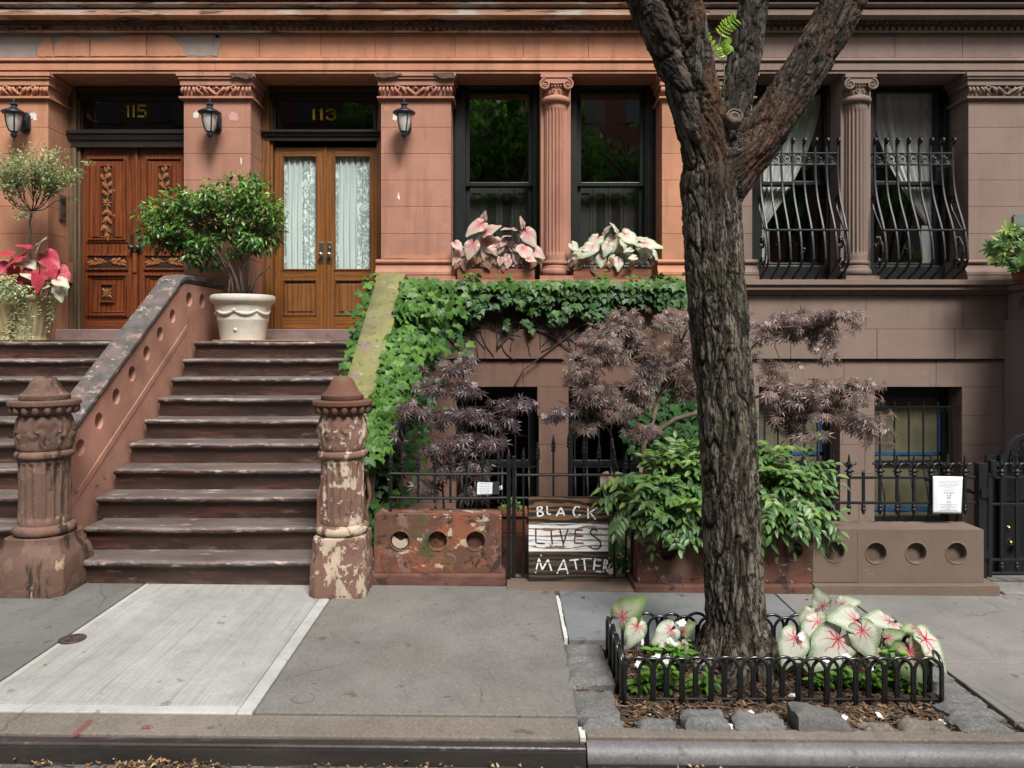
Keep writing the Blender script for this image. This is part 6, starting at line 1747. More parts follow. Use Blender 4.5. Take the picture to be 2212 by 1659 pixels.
def cluster(ells, n, d, dr, gap=.0, k=3.0, shell=.45, seed=0):
    """points in a union of ellipsoids given in picture units at depth d; returns points, outward vectors"""
    r = np.random.default_rng(seed); A = np.array([e[2]*e[3] for e in ells], float); A /= A.sum()
    P_, O_ = [], []
    while len(P_) < n:
        e = ells[r.choice(len(ells), p=A)]
        v = r.normal(size=3); v /= np.linalg.norm(v); q = r.random()**shell
        dd = (e[4] if len(e) > 4 else d)
        c = P(e[0], e[1], dd); u = dd/F
        p = Vector((c.x+v[0]*q*e[2]*u, c.y+v[1]*q*(e[5] if len(e) > 5 else dr), c.z+v[2]*q*e[3]*u))
        if gap and noise.noise(p*k+Vector((seed*7.1, 0, 0)))+.25*noise.noise(p*k*3) < gap: continue
        P_.append(p[:]); O_.append(v)
    return np.array(P_), np.array(O_)
def hero(specs, d0, mat, parent, stems_to=None, tm=None, face=.75, seed=0, smat=None, dj=.05, name='leaves', k_size=1.0):
    """placed caladium leaves: (px, py, length px, tip angle deg [, face [, d]])"""
    r = random.Random(seed); pos, tip, nor, sc = [], [], [], []
    for s in specs:
        d = s[5] if len(s) > 5 and s[5] else d0+r.uniform(-dj, dj); f = s[4] if len(s) > 4 and s[4] is not None else face+r.uniform(-.15, .12)
        a = R(s[3]); p = P(s[0], s[1], d); pos.append(p[:])
        tip.append((math.cos(a), -.30+r.uniform(-.15, .1), math.sin(a)-.1)); nor.append((r.uniform(-.3, .3), -f, 1-f+.15)); sc.append(s[2]*k_size/1.75*d/F)
    o = leafmesh(name, tm or HL, pos, tip, nor, sc, mat, parent)
    if stems_to is not None:
        b = MB()
        for p in pos:
            q = Vector(p); c = Vector(stems_to(q)); m = (q+c)/2+Vector((0, .03, .04))
            b.tube([c, c*.5+m*.5, m, q*.6+m*.4+Vector((0, .012, 0)), q+Vector((0, .012, -.004))], [.0045, .004, .0035, .003, .0025], 6)
        b.build('leaf_stalks', smat or STEMR, parent, smooth=True)
    return o

# ---- white pot with shrub
M['whitepot'] = peel('cream glazed pot', (.56, .53, .46), [((.60, .58, .52), 4, .5, .2, None), ((.40, .36, .29), 3, .62, .12, (1, 1, .4)), ((.34, .30, .24), 18, .66, .06, None)], .6, .003, .4)
M['potsoil'] = M['soil']
dp = 7.74; pc = P(525, 737, dp); u = dp/F
pot = thing('flower_pot', 'large cream pot with thick rim and swag relief on the landing by the oak doors', 'flower pot', (pc.x, dp, 1.7))
def zpy(py): return (732-py)*u+1.7
b = MB(); b.lathe([(.001, 1.702), (44*u, 1.702), (46*u, 1.71), (52*u, zpy(690)), (53.5*u, zpy(687)), (53.5*u, zpy(684)), (53*u, zpy(682)), (57*u, zpy(660)), (59*u, zpy(653)), (64*u, zpy(650)), (67*u, zpy(645)), (67.5*u, zpy(639)), (66*u, zpy(634.5)), (62*u, zpy(633)), (59*u, zpy(635)), (57*u, zpy(644))], (pc.x, dp, 0), 48); b.build('pot_body', M['whitepot'], pot, smooth=40)
b = MB()
for a0, w_ in ((-1.95, .5), (-1.15, .5), (-.3, .5), (-2.8, .5)):
    b.tube([(pc.x+(55.5*u)*math.cos(a0+w_*t), dp+(55.5*u)*math.sin(a0+w_*t), zpy(665)-.045*math.sin(math.pi*(t+1)/2)) for t in np.linspace(-1, 1, 12)], [.008+.010*math.sin(math.pi*(t+1)/2) for t in np.linspace(-1, 1, 12)], 7)
b.build('swag_relief', M['whitepot'], pot, smooth=40); b = MB()
for a in (-1.55,): b.ball((pc.x+47.5*u*math.cos(a), dp+47.5*u*math.sin(a), zpy(708)), .024, .024, .022, 9, 6)
b.build('medallion', M['whitepot'], pot, smooth=40); b = MB()
for a in (-1.55,): b.ball((pc.x+56*u*math.cos(a), dp+56*u*math.sin(a), zpy(667)), .02, .02, .022, 8, 6)
b.build('rosette', M['whitepot'], pot, smooth=40)
b = MB(); b.lathe([(.001, zpy(640)), (57*u, zpy(641))], (pc.x, dp, 0), 24); b.build('soil', M['potsoil'], pot)
sh = thing('shrub', 'broad glossy green shrub with bare grey stems growing in the cream pot', 'shrub', (pc.x, dp, zpy(640)))
ells = [(470, 480, 118, 62), (510, 420, 78, 42), (415, 440, 62, 36), (372, 490, 55, 42), (565, 485, 46, 48), (400, 540, 28, 22), (470, 530, 70, 28), (345, 460, 30, 26), (540, 400, 34, 26), (590, 455, 22, 30), (350, 510, 42, 36), (430, 560, 40, 18), (560, 520, 40, 26), (320, 465, 14, 14)]
pts, out = cluster(ells, 5400, dp, .38, -.2, 4.0, .4, 3)
r = np.random.default_rng(5)
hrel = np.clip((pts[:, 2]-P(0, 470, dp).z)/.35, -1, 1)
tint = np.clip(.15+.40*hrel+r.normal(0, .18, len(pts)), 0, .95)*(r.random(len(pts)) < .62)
leafmesh('leaves', [oval_leaf(.42, .14, .2), oval_leaf(.36, .2, .35), oval_leaf(.46, .1, .1)], pts, out*.8+rnd(len(pts), .5)+np.array([0, -.25, -.28]), rnd(len(pts), .38)+np.array([0, -.45, 1.0])+out*.3, r.uniform(.046, .082, len(pts)), GREEN, sh, tint)
b = MB(); base = P(525, 641, dp)
for (bx, pth) in ((-40, [(497, 600), (470, 570), (440, 545), (410, 520)]), (-25, [(500, 600), (478, 560), (470, 535), (480, 500)]), (-15, [(512, 610), (500, 580), (478, 556), (440, 500)]), (0, [(520, 600), (515, 560), (505, 520), (520, 460)]), (10, [(540, 600), (538, 560), (540, 520), (545, 440)]), (20, [(548, 610), (560, 595), (578, 580), (584, 566), (570, 545), (555, 520)]), (18, [(545, 612), (536, 590), (520, 560), (530, 500)]), (-5, [(510, 600), (488, 552), (470, 548), (430, 470)]), (5, [(522, 590), (530, 560), (560, 520), (580, 470)])):
    dd = dp+random.uniform(-.12, .1); pp = [P(525+bx*.8, 642, dp)]+[P(x, y, dp+(dd-dp)*(i+1)/4) for i, (x, y) in enumerate(pth)]
    n = len(pp); b.tube(pp, [.013-.008*i/n for i in range(n)], 7)
for i in range(0, len(pts), 22):
    q = Vector(pts[i]); c = P(500+(random.random()-.5)*60, 520, dp); b.tube([c*.45+q*.55, c*.2+q*.8+Vector((0, 0, .02)), q], [.004, .003, .002], 5)
b.build('stems', TWIG, sh, smooth=True)

# ---- ribbed pot with topiary, crimson caladium and creeper
M['ribpot'] = peel('olive cream ribbed pot', (.40, .335, .185), [((.50, .45, .30), 3, .5, .2, (1, 1, .3)), ((.22, .17, .075), 4, .6, .1, (1, 1, .3)), ((.62, .58, .42), 9, .64, .06, (1, 1, .4))], .5, .003, .4)
dl = 7.72; lc = P(52, 737, dl); u = dl/F
def zl(py): return (732-py)*u+1.7
lp = thing('flower_pot', 'olive cream ribbed flower pot at the left edge beside the carved doors', 'flower pot', (lc.x, dl, 1.7))
b = MB(); nr = 22
def rib(a, z): 
    v = (z-1.7)/(zl(650)-1.7)
    return 1-.045*max(0, abs(math.sin(a*nr/2))-.3)*(1 if .10 < v < .97 else 0)
b.lathe([(.001, 1.702), (46*u, 1.702), (48*u, 1.712), (47*u, zl(722)), (48*u, zl(718)), (50.5*u, zl(708)), (53*u, zl(695)), (57*u, zl(675)), (61*u, zl(657)), (62*u, zl(652)), (61*u, zl(650)), (66*u, zl(646)), (68*u, zl(641)), (68*u, zl(637)), (66*u, zl(635)), (62*u, zl(636)), (60*u, zl(644))], (lc.x, dl, 0), nr*8, rib); b.build('pot_body', M['ribpot'], lp, smooth=50)
b = MB(); b.lathe([(.001, zl(638)), (62*u, zl(640))], (lc.x, dl, 0), 24); b.build('soil', M['potsoil'], lp)
tp = thing('topiary_tree', 'thin stemmed small tree with airy pale green crown in the ribbed pot', 'small tree', (P(63, 640, dl).x, dl, zl(640)))
b = MB(); st0 = [P(60, 640, dl), P(61, 590, dl), P(63, 530, dl), P(66, 500, dl), P(64, 480, dl), P(69, 455, dl)]
b.tube(st0, [.013, .012, .011, .012, .010, .011], 8)
fork = P(69, 455, dl); tl, tt, tn, ti = [], [], [], []
r = random.Random(4)
ends = []
for i in range(120):
    a = R(r.uniform(15, 165)); q = r.uniform(.45, 1.12)**.8
    ends.append((72+math.cos(a)*108*q, 408-math.sin(a)*88*q-8*r.random(), r.uniform(-.3, .3)))
ends += [(206, 346, -.05), (196, 350, 0), (30, 466, -.1), (38, 476, -.1), (22, 445, .1), (168, 425, 0), (75, 318, 0), (60, 322, .1)]
mains = []
for i in range(9):
    a_ = R(20+140*i/8+r.uniform(-6, 6)); L_ = r.uniform(42, 62); e = P(70+math.cos(a_)*L_*1.05, 452-math.sin(a_)*L_*.85, dl+r.uniform(-.15, .15))
    path = [fork+(e-fork)*t+Vector((0, 0, -.035*math.sin(math.pi*t))) for t in np.linspace(0, 1, 7)]
    b.tube(path, [.0065-.003*q/6 for q in range(7)], 6); mains.append(path)
for (ex, ey, ed) in ends:
    e = P(ex, ey, dl+ed); mp = min(mains, key=lambda p: (p[-1]-e).length+r.uniform(0, .1)); s0 = mp[r.choice((3, 4, 5, 6, 6))]
    if ey > 440: s0 = fork
    m = s0*.5+e*.5+Vector((r.uniform(-.02, .02), 0, -.015+.04*r.random()))
    path = [s0+(m-s0)*t*2 if t < .5 else m+(e-m)*(t-.5)*2 for t in np.linspace(0, 1, 9)]
    path = [p+Vector((r.uniform(-.008, .008), r.uniform(-.01, .01), r.uniform(-.006, .006))) for p in path]; path[0] = s0
    b.tube(path, [.0028-.002*i/8 for i in range(9)], 5)
    far = 1 if ex < 180 else 1.3
    for _ in range(int(34*far)):
        t = r.uniform(.25, 1.0); i = min(7, int(t*8)); p = path[i]+(path[i+1]-path[i])*(t*8-i)
        tl.append((p+Vector((r.gauss(0, .026), r.gauss(0, .03), r.gauss(.004, .020))))[:]); tt.append((r.gauss(0, 1), r.gauss(-.2, .8), r.gauss(-.1, .6))); tn.append((r.gauss(0, .4), -.5, 1)); ti.append(max(0, min(1, r.gauss(.25+(.25 if ey < 350 else 0), .3))))
b.build('stems', DTWIG, tp, smooth=True)
leafmesh('leaves', small_leaf(.55, .1), tl, tt, tn, np.random.default_rng(1).uniform(.023, .045, len(tl)), TINY, tp, ti)
rc = thing('caladium', 'crimson and pink caladium with large drooping leaves in the ribbed pot', 'caladium', (lc.x, dl, zl(640)))
src = lambda q: (lc.x+(q.x-lc.x)*.35, dl+.02, zl(645))
hero([(48, 553, 62, 205, .45), (100, 552, 66, -38, .55), (85, 592, 62, -100, .95), (20, 548, 50, 170, .4), (130, 580, 46, -50, .6), (62, 533, 40, 160, .3), (30, 582, 46, -95, .9), (112, 580, 40, -75, .9), (8, 575, 50, 200, .7), (60, 585, 38, -80, .9), (140, 590, 30, -50, .5), (45, 600, 36, -100, .9), (-10, 560, 50, 190, .7)], dl-.22, REDC, rc, src, seed=3, smat=STEMR, dj=.08, k_size=.82)
hero([(80, 540, 46, 60, .4), (60, 566, 34, -30, .5), (125, 605, 40, -20, .6), (122, 622, 34, -60, .7), (100, 615, 30, 180, .6), (66, 598, 26, 150, .5), (128, 632, 28, -70, .8), (84, 526, 30, 40, .3), (36, 620, 30, 210, .6), (20, 606, 28, 230, .7), (132, 615, 34, -55, .5)], dl-.26, WHITEC, rc, src, seed=5, dj=.06)
cr = thing('creeping_vine', 'small leaved trailing vine spilling over the ribbed pot at the left edge', 'vine', (lc.x, dl-.3, zl(636)))
b = MB(); tl, tt, tn, ti = [], [], [], []
r = random.Random(9)
for i in range(46):
    x0 = r.uniform(-20, 118) if i > 28 else r.uniform(-20, 50); L = r.choice((30, 50, 70, 95, 115)) if x0 < 80 else r.choice((20, 60, 90)); f = r.uniform(-.1, .1)
    pts_ = []; x = x0; y = 622+r.uniform(-10, 10)
    n = 12
    for q in range(n+1):
        t = q/n; rr_ = 60*u+.02; dd = dl-math.sqrt(max(.01, rr_**2-((x-52)*u)**2))*(1-.22*t)-.015
        pts_.append(P(x, y+(t*L if t > .12 else t*10), dd)); x += r.uniform(-3, 3)+(1.2 if x0 > 60 else 0)*(.5-t)
    b.tube(pts_, .0028, 5)
    for q in range(int(L/4.2)):
        t = r.random(); k_ = min(n-1, int(t*n)); p = pts_[k_]+(pts_[k_+1]-pts_[k_])*(t*n-k_)
        tl.append((p+Vector((r.gauss(0, .012), -.008, r.gauss(0, .006))))[:]); tt.append((r.choice((-1, 1)), -.3, r.gauss(-.1, .2))); tn.append((0, -.5, 1)); ti.append(r.random()*.8)
for i in range(520):
    x = r.gauss(15, 28); y = r.uniform(592, 652) if x < 40 else r.uniform(615, 640)
    if x > 70 or x < -30: continue
    tl.append(P(x, y, dl-.36+r.uniform(-.06, .1))[:]); tt.append((r.gauss(0, 1), -.4, r.gauss(-.2, .5))); tn.append((r.gauss(0, .3), -.5, 1)); ti.append(max(0, r.gauss(.2, .3)))
b.build('stems', STEMG, cr, smooth=True)
leafmesh('leaves', small_leaf(.62, .06), tl, tt, tn, np.random.default_rng(2).uniform(.020, .036, len(tl)), CREEP, cr, ti)

# ---- window boxes
M['cedar'] = wood('cedar window box', (.15, .045, .02), (.30, .105, .05), 'X', 9, .6, (.10, .03, .014), 0)
def winbox(p0, p1, label, specs, mat, lab2, seed):
    d = 8.19; x0, x1 = X(p0, d), X(p1, d); z0, z1 = Zsill+.003, Z(581, d)
    t = thing('window_box', label, 'window box', ((x0+x1)/2, 8.3, z0), 'cedar window boxes')
    b = MB(); b.box(x0, x1, d, d+.02, z0, z1); b.box(x0, x1, d+.24, d+.26, z0, z1); b.box(x0, x0+.02, d+.0205, d+.2395, z0, z1); b.box(x1-.02, x1, d+.0205, d+.2395, z0, z1); b.box(x0+.021, x1-.021, d+.021, d+.239, z0, z0+.02); b.build('box_boards', M['cedar'], t, bevel=.003)
    b = MB(); b.box(x0+.021, x1-.021, d+.021, d+.239, z0+.021, z1-.02); b.build('soil', M['soil'], t)
    c = thing('caladium', lab2, 'caladium', ((x0+x1)/2, 8.3, z1))
    hero(specs, 8.20, mat, c, lambda q: ((x0+x1)/2+(q.x-(x0+x1)/2)*.75, 8.31, z1-.03), seed=seed, smat=STEMR, dj=.10)
    r = random.Random(seed); sp = []
    for i in range(20): sp.append((r.uniform(p0-6, p1+8), r.uniform(515, 566), r.uniform(16, 30), r.choice((-100, -60, -130, 200, -30))+r.uniform(-25, 25), r.uniform(.4, .9)))
    hero(sp, 8.20, mat, c, seed=seed+9, dj=.12); sp = []
    for i in range(34): sp.append((r.uniform(p0-4, p1+4), r.uniform(556, 580), r.uniform(12, 22), r.uniform(-150, -30), .7))
    hero(sp, 8.22, plain('withered leaf', (.16, .075, .04), .8, var=.5) if seed == 1 else bpy.data.materials['withered leaf'], c, seed=seed+5, name='withered_leaves')
Q = lambda x, y, L, a, f=None: (691.2+.375*x, .375*y, .27*L, a, f)
winbox(988, 1155, 'cedar window box under the left black window, tucked behind pink leaves',
       [Q(925, 1290, 190, 210, .5), Q(955, 1335, 170, 30, .6), Q(960, 1390, 190, -45, .8), Q(880, 1405, 165, -110, .8), Q(820, 1440, 140, 220, .7), Q(960, 1440, 120, -100, .9), Q(1010, 1390, 130, -30, .7), Q(1040, 1400, 100, -80), Q(1120, 1320, 150, 170, .35), Q(1190, 1340, 170, -55, .7), Q(1090, 1357, 80, 180, .3), Q(1170, 1430, 170, -50, .8), Q(1230, 1440, 140, -30, .7), Q(1110, 1430, 90, -80), Q(990, 1475, 95, -100, .9), Q(1085, 1500, 85, -100, .9), Q(1040, 1490, 75, -95), Q(1130, 1480, 80, -90), Q(900, 1490, 85, -110), Q(850, 1470, 75, -130), Q(1210, 1390, 100, -60), Q(790, 1490, 85, 230, .7), Q(1255, 1480, 90, -60, .7), Q(940, 1270, 100, 80, .5), Q(985, 1530, 60, -95), Q(1170, 1300, 100, 100, .5)],
       PINKC, 'pink and white caladium plants in the left window box', 1)
winbox(1238.7, 1407.5, 'cedar window box under the right black window, beside the fluted column',
       [Q(1520, 1450, 190, 200, .55), Q(1570, 1420, 170, 215, .6), Q(1600, 1370, 150, 230, .5), Q(1690, 1370, 160, -100, .6), Q(1660, 1410, 130, -110, .8), Q(1770, 1405, 160, 100, .9), Q(1760, 1350, 180, -35, .45), Q(1870, 1400, 190, -5, .5), Q(1850, 1425, 150, -40, .7), Q(1620, 1480, 115, -95, .95), Q(1720, 1505, 105, -95, .95), Q(1835, 1500, 70, -80), Q(1535, 1495, 75, 190, .6), Q(1480, 1480, 90, 220, .7), Q(1900, 1450, 120, -40, .6), Q(1880, 1515, 60, -70), Q(1710, 1330, 110, 120, .4), Q(1640, 1340, 110, 60, .4), Q(1730, 1420, 110, -80), Q(1820, 1380, 120, 20, .4)],
       WHITEC, 'white caladium plants with pink hearts in the right window box', 2)

# ---- ivy on the stoop cheek and below the sill
IV = [ivy_leaf(s) for s in range(5)]
iv = thing('ivy', 'bright green ivy covering the outer side of the mossy stoop parapet', 'ivy', (-1.0, 6.8, gz(-1)))
r = random.Random(21); pos, tip, nor, ti, sc = [], [], [], [], []
while len(pos) < 3000:
    d = r.uniform(5.45, 8.25); top = cz_r(min(d, 8.0))+.10; z = r.uniform(-.15, 1)*top if r.random() < .25 else top-abs(r.gauss(0, .42))
    if z < -.1: continue
    thick = (.04+.20*max(0, min(1, (d-5.6)/1.4))*(1 if z > top-.9 else .5))
    x = -1.085+abs(r.gauss(.02, 1))*thick
    if z < top-.95 and r.random() < .72: continue
    gp2 = noise.noise(Vector((d*2.6, z*2.6, 3)))+.4*noise.noise(Vector((d*7, z*7, 1)))
    if gp2 < -.16: continue
    if z > top-.02: x = -1.05+r.random()*.2
    pos.append((x, d, z)); tip.append((.35+r.gauss(0, .4), -.25+r.gauss(0, .3), -1+r.gauss(0, .35))); nor.append((.7+r.gauss(0, .3), -.75+r.gauss(0, .3), .55+r.gauss(0, .3))); ti.append(max(0, min(1, r.gauss(.06+.42*(z > top-.25), .22)))); sc.append(r.uniform(.055, .105))
for i in range(125):                               # sprays over the stair side
    d = r.uniform(6.6, 8.1); z = cz_r(d)-r.uniform(-.03, .48)
    pos.append((-1.385-abs(r.gauss(0, .05)), d, z)); tip.append((-.6+r.gauss(0, .3), -.4, -.6+r.gauss(0, .4))); nor.append((-.3, -.8, .5)); ti.append(max(0, min(1, r.gauss(.35, .25)))); sc.append(r.uniform(.06, .11))
leafmesh('leaves', IV, pos, tip, nor, sc, IVY, iv, ti)
b = MB()
for i in range(36):
    d = r.uniform(5.42, 7.2); x = -1.08+r.random()*.05; z = -.1; pp = []
    for q in range(10): pp.append((x+r.uniform(0, .03), d, z)); z += (cz_r(d)+.02)/9; d += r.uniform(-.04, .06)
    b.tube(pp, r.uniform(.006, .016), 6)
b.build('vine_stems', VINE, iv, smooth=True)
iv2 = thing('ivy', 'band of three lobed ivy hanging below the window sill of the orange house', 'ivy', (.2, 8.15, Z(640, 8.2)))
pos, tip, nor, ti, sc = [], [], [], [], []
lo_ = lambda px: 690+22*math.sin(px*.021)+14*math.sin(px*.057+1)-.02*(px-1000)*(px > 1000)+(12 if px < 960 else 0)
while len(pos) < 1750:
    px = r.uniform(878, 1482); y = 606+abs(r.gauss(0, 1))*37
    if y > 640 and noise.noise(Vector((px*.022, y*.035, 2))) < -.12: continue
    if y > lo_(px)-8 and r.random() < .9: continue
    if y < 614 and r.random() < .4: continue
    dd = 8.20-r.random()*.13
    if y < 618: dd = 8.12-r.random()*.08
    p = P(px, y, dd); pos.append(p[:]); tip.append((r.gauss(0, .35), -.35+r.gauss(0, .15), -1)); nor.append((r.gauss(0, .28), -1, .35+r.gauss(0, .2))); ti.append(max(0, min(1, r.gauss(.06+.30*(y < 628), .15)))); sc.append(r.uniform(.062, .105))
for (px, y0, y1) in ((935, 690, 718), (1145, 690, 712), (1190, 690, 703), (1020, 690, 700), (1090, 690, 706), (985, 690, 712), (1290, 680, 697), (1380, 680, 700)):
    y = y0
    while y < y1: pos.append(P(px+r.uniform(-9, 9), y, 8.2)[:]); tip.append((r.gauss(0, .3), -.35, -1)); nor.append((r.gauss(0, .3), -1, .4)); ti.append(.1); sc.append(r.uniform(.07, .10)); y += 7
for i in range(46):                                 # shoots lying on the sill
    px = r.choice((1010, 1015, 1100, 1300, 1360, 1420, 1450))+r.gauss(0, 14); pos.append(P(px, 603-abs(r.gauss(0, 5)), 8.11)[:]); tip.append((r.gauss(0, .8), -.4, r.gauss(0, .4))); nor.append((0, -.6, .9)); ti.append(r.uniform(.2, .7)); sc.append(r.uniform(.05, .09))
leafmesh('leaves', IV, pos, tip, nor, sc, IVY, iv2, ti)
b = MB()
for i in range(70):
    px = r.uniform(930, 1300); y = r.uniform(640, 700); pp = []; a = R(r.choice((80, 100, 20, 160, 60, 120, 10)))+r.gauss(0, .2)
    for q in range(9):
        pp.append(P(px, y, 8.262+.03*(y > 776))); px += math.cos(a)*12; y += abs(math.sin(a))*12; a += r.gauss(0, .25)
        if y > 830: break
    if len(pp) > 2: b.tube(pp, r.uniform(.0025, .006), 5)
for pth in ([(1110, 836), (1130, 800), (1170, 770), (1260, 700)], [(1100, 690), (1180, 720), (1260, 775)], [(940, 700), (1010, 770), (1000, 820)]): b.tube([P(x, y, 8.25) for x, y in pth], .008, 6)
b.build('vine_stems', DTWIG, iv2, smooth=True)
iv3 = thing('ivy', 'dark green ivy on the basement wall behind the big maple trunk', 'ivy', (1.7, 8.1, Z(900, 8.2)))
pos, tip, nor, ti, sc = [], [], [], [], []
for i in range(330):
    px, y = r.gauss(1440, 50), r.gauss(905, 50)
    if px < 1352 or px > 1530 or y < 830 or y > 1000: continue
    pos.append(P(px, y, 8.27-r.random()*.12)[:]); tip.append((r.gauss(0, .4), -.3, -1)); nor.append((r.gauss(0, .25), -1, .3)); ti.append(0); sc.append(r.uniform(.09, .14))
leafmesh('leaves', IV, pos, tip, nor, sc, IVY, iv3, ti)

# ---- Japanese maples
PM = [palmate(7, .075, 118, s) for s in range(5)]
def maple(label, ells, n, d, dr, gap, mat, size, trunk, limbs, seed, tbase, hang=.55, ttint=0.0):
    t = thing('maple_tree', label, 'maple', tbase)
    pts, out = cluster(ells, n, d, dr, gap, 3.2, .5, seed); r = np.random.default_rng(seed)
    out = out*np.array([1, .6, .3])
    yb = np.clip(r.normal(ttint, .12, len(pts)), 0, 1)
    g = np.array([noise.noise(Vector(p)*1.7+Vector((3, 1, 7))) for p in pts]); yb = np.clip(yb+.9*np.clip(g-.32, 0, 1)*2, 0, 1)
    leafmesh('leaves', PM, pts, out*.8+rnd(len(pts), .45)+np.array([0, -.3, -hang]), rnd(len(pts), .32)+np.array([0, -.75, .85]), r.uniform(size*.72, size*1.15, len(pts)), mat, t, yb, False)
    b = MB()
    for pth, r0, r1 in trunk:
        n_ = len(pth); b.tube([P(*p) for p in pth], [r0+(r1-r0)*i/(n_-1) for i in range(n_)], 9)
    b.build('trunk', TWIG, t, smooth=True)
    b = MB()
    for pth, r0, r1 in limbs:
        n_ = len(pth); b.tube([P(*p) for p in pth], [r0+(r1-r0)*i/(n_-1) for i in range(n_)], 7)
    rr_ = random.Random(seed)
    for i in range(0, len(pts), 16):                 # twigs inside the crown
        q = Vector(pts[i]); e = min(ells, key=lambda e: (P(e[0], e[1], e[4] if len(e) > 4 else d)-q).length); c = P(e[0], e[1]+e[3]*.4, e[4] if len(e) > 4 else d)
        m = (c+q)/2+Vector((0, 0, .03)); b.tube([c, m, q], [.006, .004, .002], 5)
    b.build('branches', TWIG, t, smooth=True)
big = [(1395, 695, 118, 30, 6.6), (1340, 735, 90, 36, 6.7), (1300, 770, 82, 30, 6.4), (1400, 770, 130, 55, 6.6), (1300, 825, 90, 36, 6.4), (1420, 840, 100, 38, 6.6), (1330, 880, 80, 26, 6.3), (1470, 720, 60, 50, 6.8), (1370, 925, 50, 16, 6.2), (1275, 850, 55, 22, 6.2), (1270, 920, 34, 12, 6.1),
       (1690, 690, 78, 26, 6.5), (1760, 700, 88, 30, 6.5), (1700, 730, 90, 24, 6.5), (1770, 745, 55, 24, 6.4), (1640, 700, 50, 40, 6.7), (1800, 775, 26, 14, 6.3), (1690, 788, 30, 8, 6.3),
       (1680, 850, 70, 30, 6.4), (1760, 850, 95, 30, 6.3), (1830, 850, 70, 26, 6.2), (1700, 895, 80, 20, 6.3), (1860, 900, 55, 32, 6.2), (1880, 935, 26, 26, 6.2), (1730, 935, 45, 12, 6.2), (1650, 840, 50, 50, 6.6), (1560, 760, 90, 70, 6.9), (1850, 832, 60, 12, 6.2), (1290, 738, 50, 12, 6.3), (1235, 800, 30, 14, 6.2), (1800, 680, 50, 10, 6.4)]
maple('spreading bronze leaved maple in tiers on both sides of the street tree trunk', big, 4300, 6.5, .42, .07, MAPLE, .080,
      [([(1385, 1000, 6.6), (1392, 960, 6.6), (1402, 935, 6.6), (1412, 900, 6.65), (1425, 850, 6.7)], .032, .02), ([(1395, 965, 6.6), (1430, 925, 6.55), (1460, 905, 6.5), (1520, 888, 6.5), (1600, 870, 6.5)], .026, .016), ([(1370, 1060, 6.6), (1385, 1000, 6.6)], .036, .032)],
      [([(1425, 850, 6.7), (1440, 800, 6.7), (1450, 760, 6.7), (1453, 700, 6.7)], .018, .006), ([(1430, 840, 6.7), (1470, 775, 6.6), (1495, 740, 6.6)], .013, .006), ([(1410, 905, 6.6), (1370, 880, 6.4), (1300, 850, 6.3), (1215, 830, 6.2)], .012, .003),
       ([(1600, 870, 6.5), (1680, 840, 6.4), (1780, 835, 6.3), (1860, 850, 6.2)], .014, .004), ([(1560, 876, 6.5), (1600, 780, 6.5), (1660, 710, 6.5), (1740, 680, 6.5)], .014, .004), ([(1660, 710, 6.5), (1720, 705, 6.4), (1800, 700, 6.4)], .008, .003),
       ([(1322, 945, 6.15), (1312, 925, 6.15), (1270, 905, 6.1), (1240, 878, 6.1), (1205, 865, 6.1)], .010, .003), ([(1322, 945, 6.15), (1330, 1000, 6.2), (1340, 1040, 6.3)], .007, .006)], 31, (X(1385, 6.6), 6.6, -.75), ttint=.05)
small = [(985, 795, 40, 14, 5.9), (935, 835, 42, 20, 5.9), (1000, 845, 50, 18, 5.8), (890, 885, 38, 20, 5.75), (950, 900, 48, 20, 5.8), (1020, 895, 50, 20, 5.8), (1075, 880, 46, 18, 5.9), (1130, 875, 46, 15, 6.0), (1175, 900, 40, 14, 6.0), (1100, 915, 46, 16, 5.95), (880, 950, 34, 20, 5.75), (940, 965, 50, 20, 5.7), (1010, 955, 46, 24, 5.7), (1060, 955, 34, 16, 5.8), (1020, 1010, 44, 22, 5.7), (960, 1015, 34, 14, 5.65), (1025, 1062, 34, 18, 5.6), (925, 1050, 36, 12, 5.7), (1010, 772, 20, 8, 5.9), (1215, 885, 34, 11, 6.0), (905, 800, 14, 8, 5.9), (870, 915, 22, 12, 5.75)]
maple('slender dark purple maple behind the left iron railing', small, 900, 5.8, .22, -.12, MAPLE2, .085,
      [([(988, 1125, 5.75), (990, 1060, 5.75), (994, 1000, 5.75), (996, 940, 5.8), (1000, 880, 5.8)], .013, .006), ([(1020, 1125, 5.75), (1015, 1060, 5.75), (1005, 990, 5.75), (985, 930, 5.8)], .010, .005), ([(960, 1120, 5.7), (956, 1050, 5.7), (940, 980, 5.75), (930, 900, 5.8)], .009, .004)],
      [([(996, 940, 5.8), (1030, 905, 5.8), (1090, 885, 5.9), (1150, 890, 6)], .006, .002), ([(1000, 880, 5.8), (985, 830, 5.85), (990, 795, 5.9)], .005, .002), ([(930, 900, 5.8), (935, 850, 5.9), (965, 810, 5.9)], .005, .002), ([(990, 1000, 5.75), (960, 950, 5.75), (900, 930, 5.8)], .005, .002)], 37, (X(995, 5.75), 5.75, -.75), hang=.75)

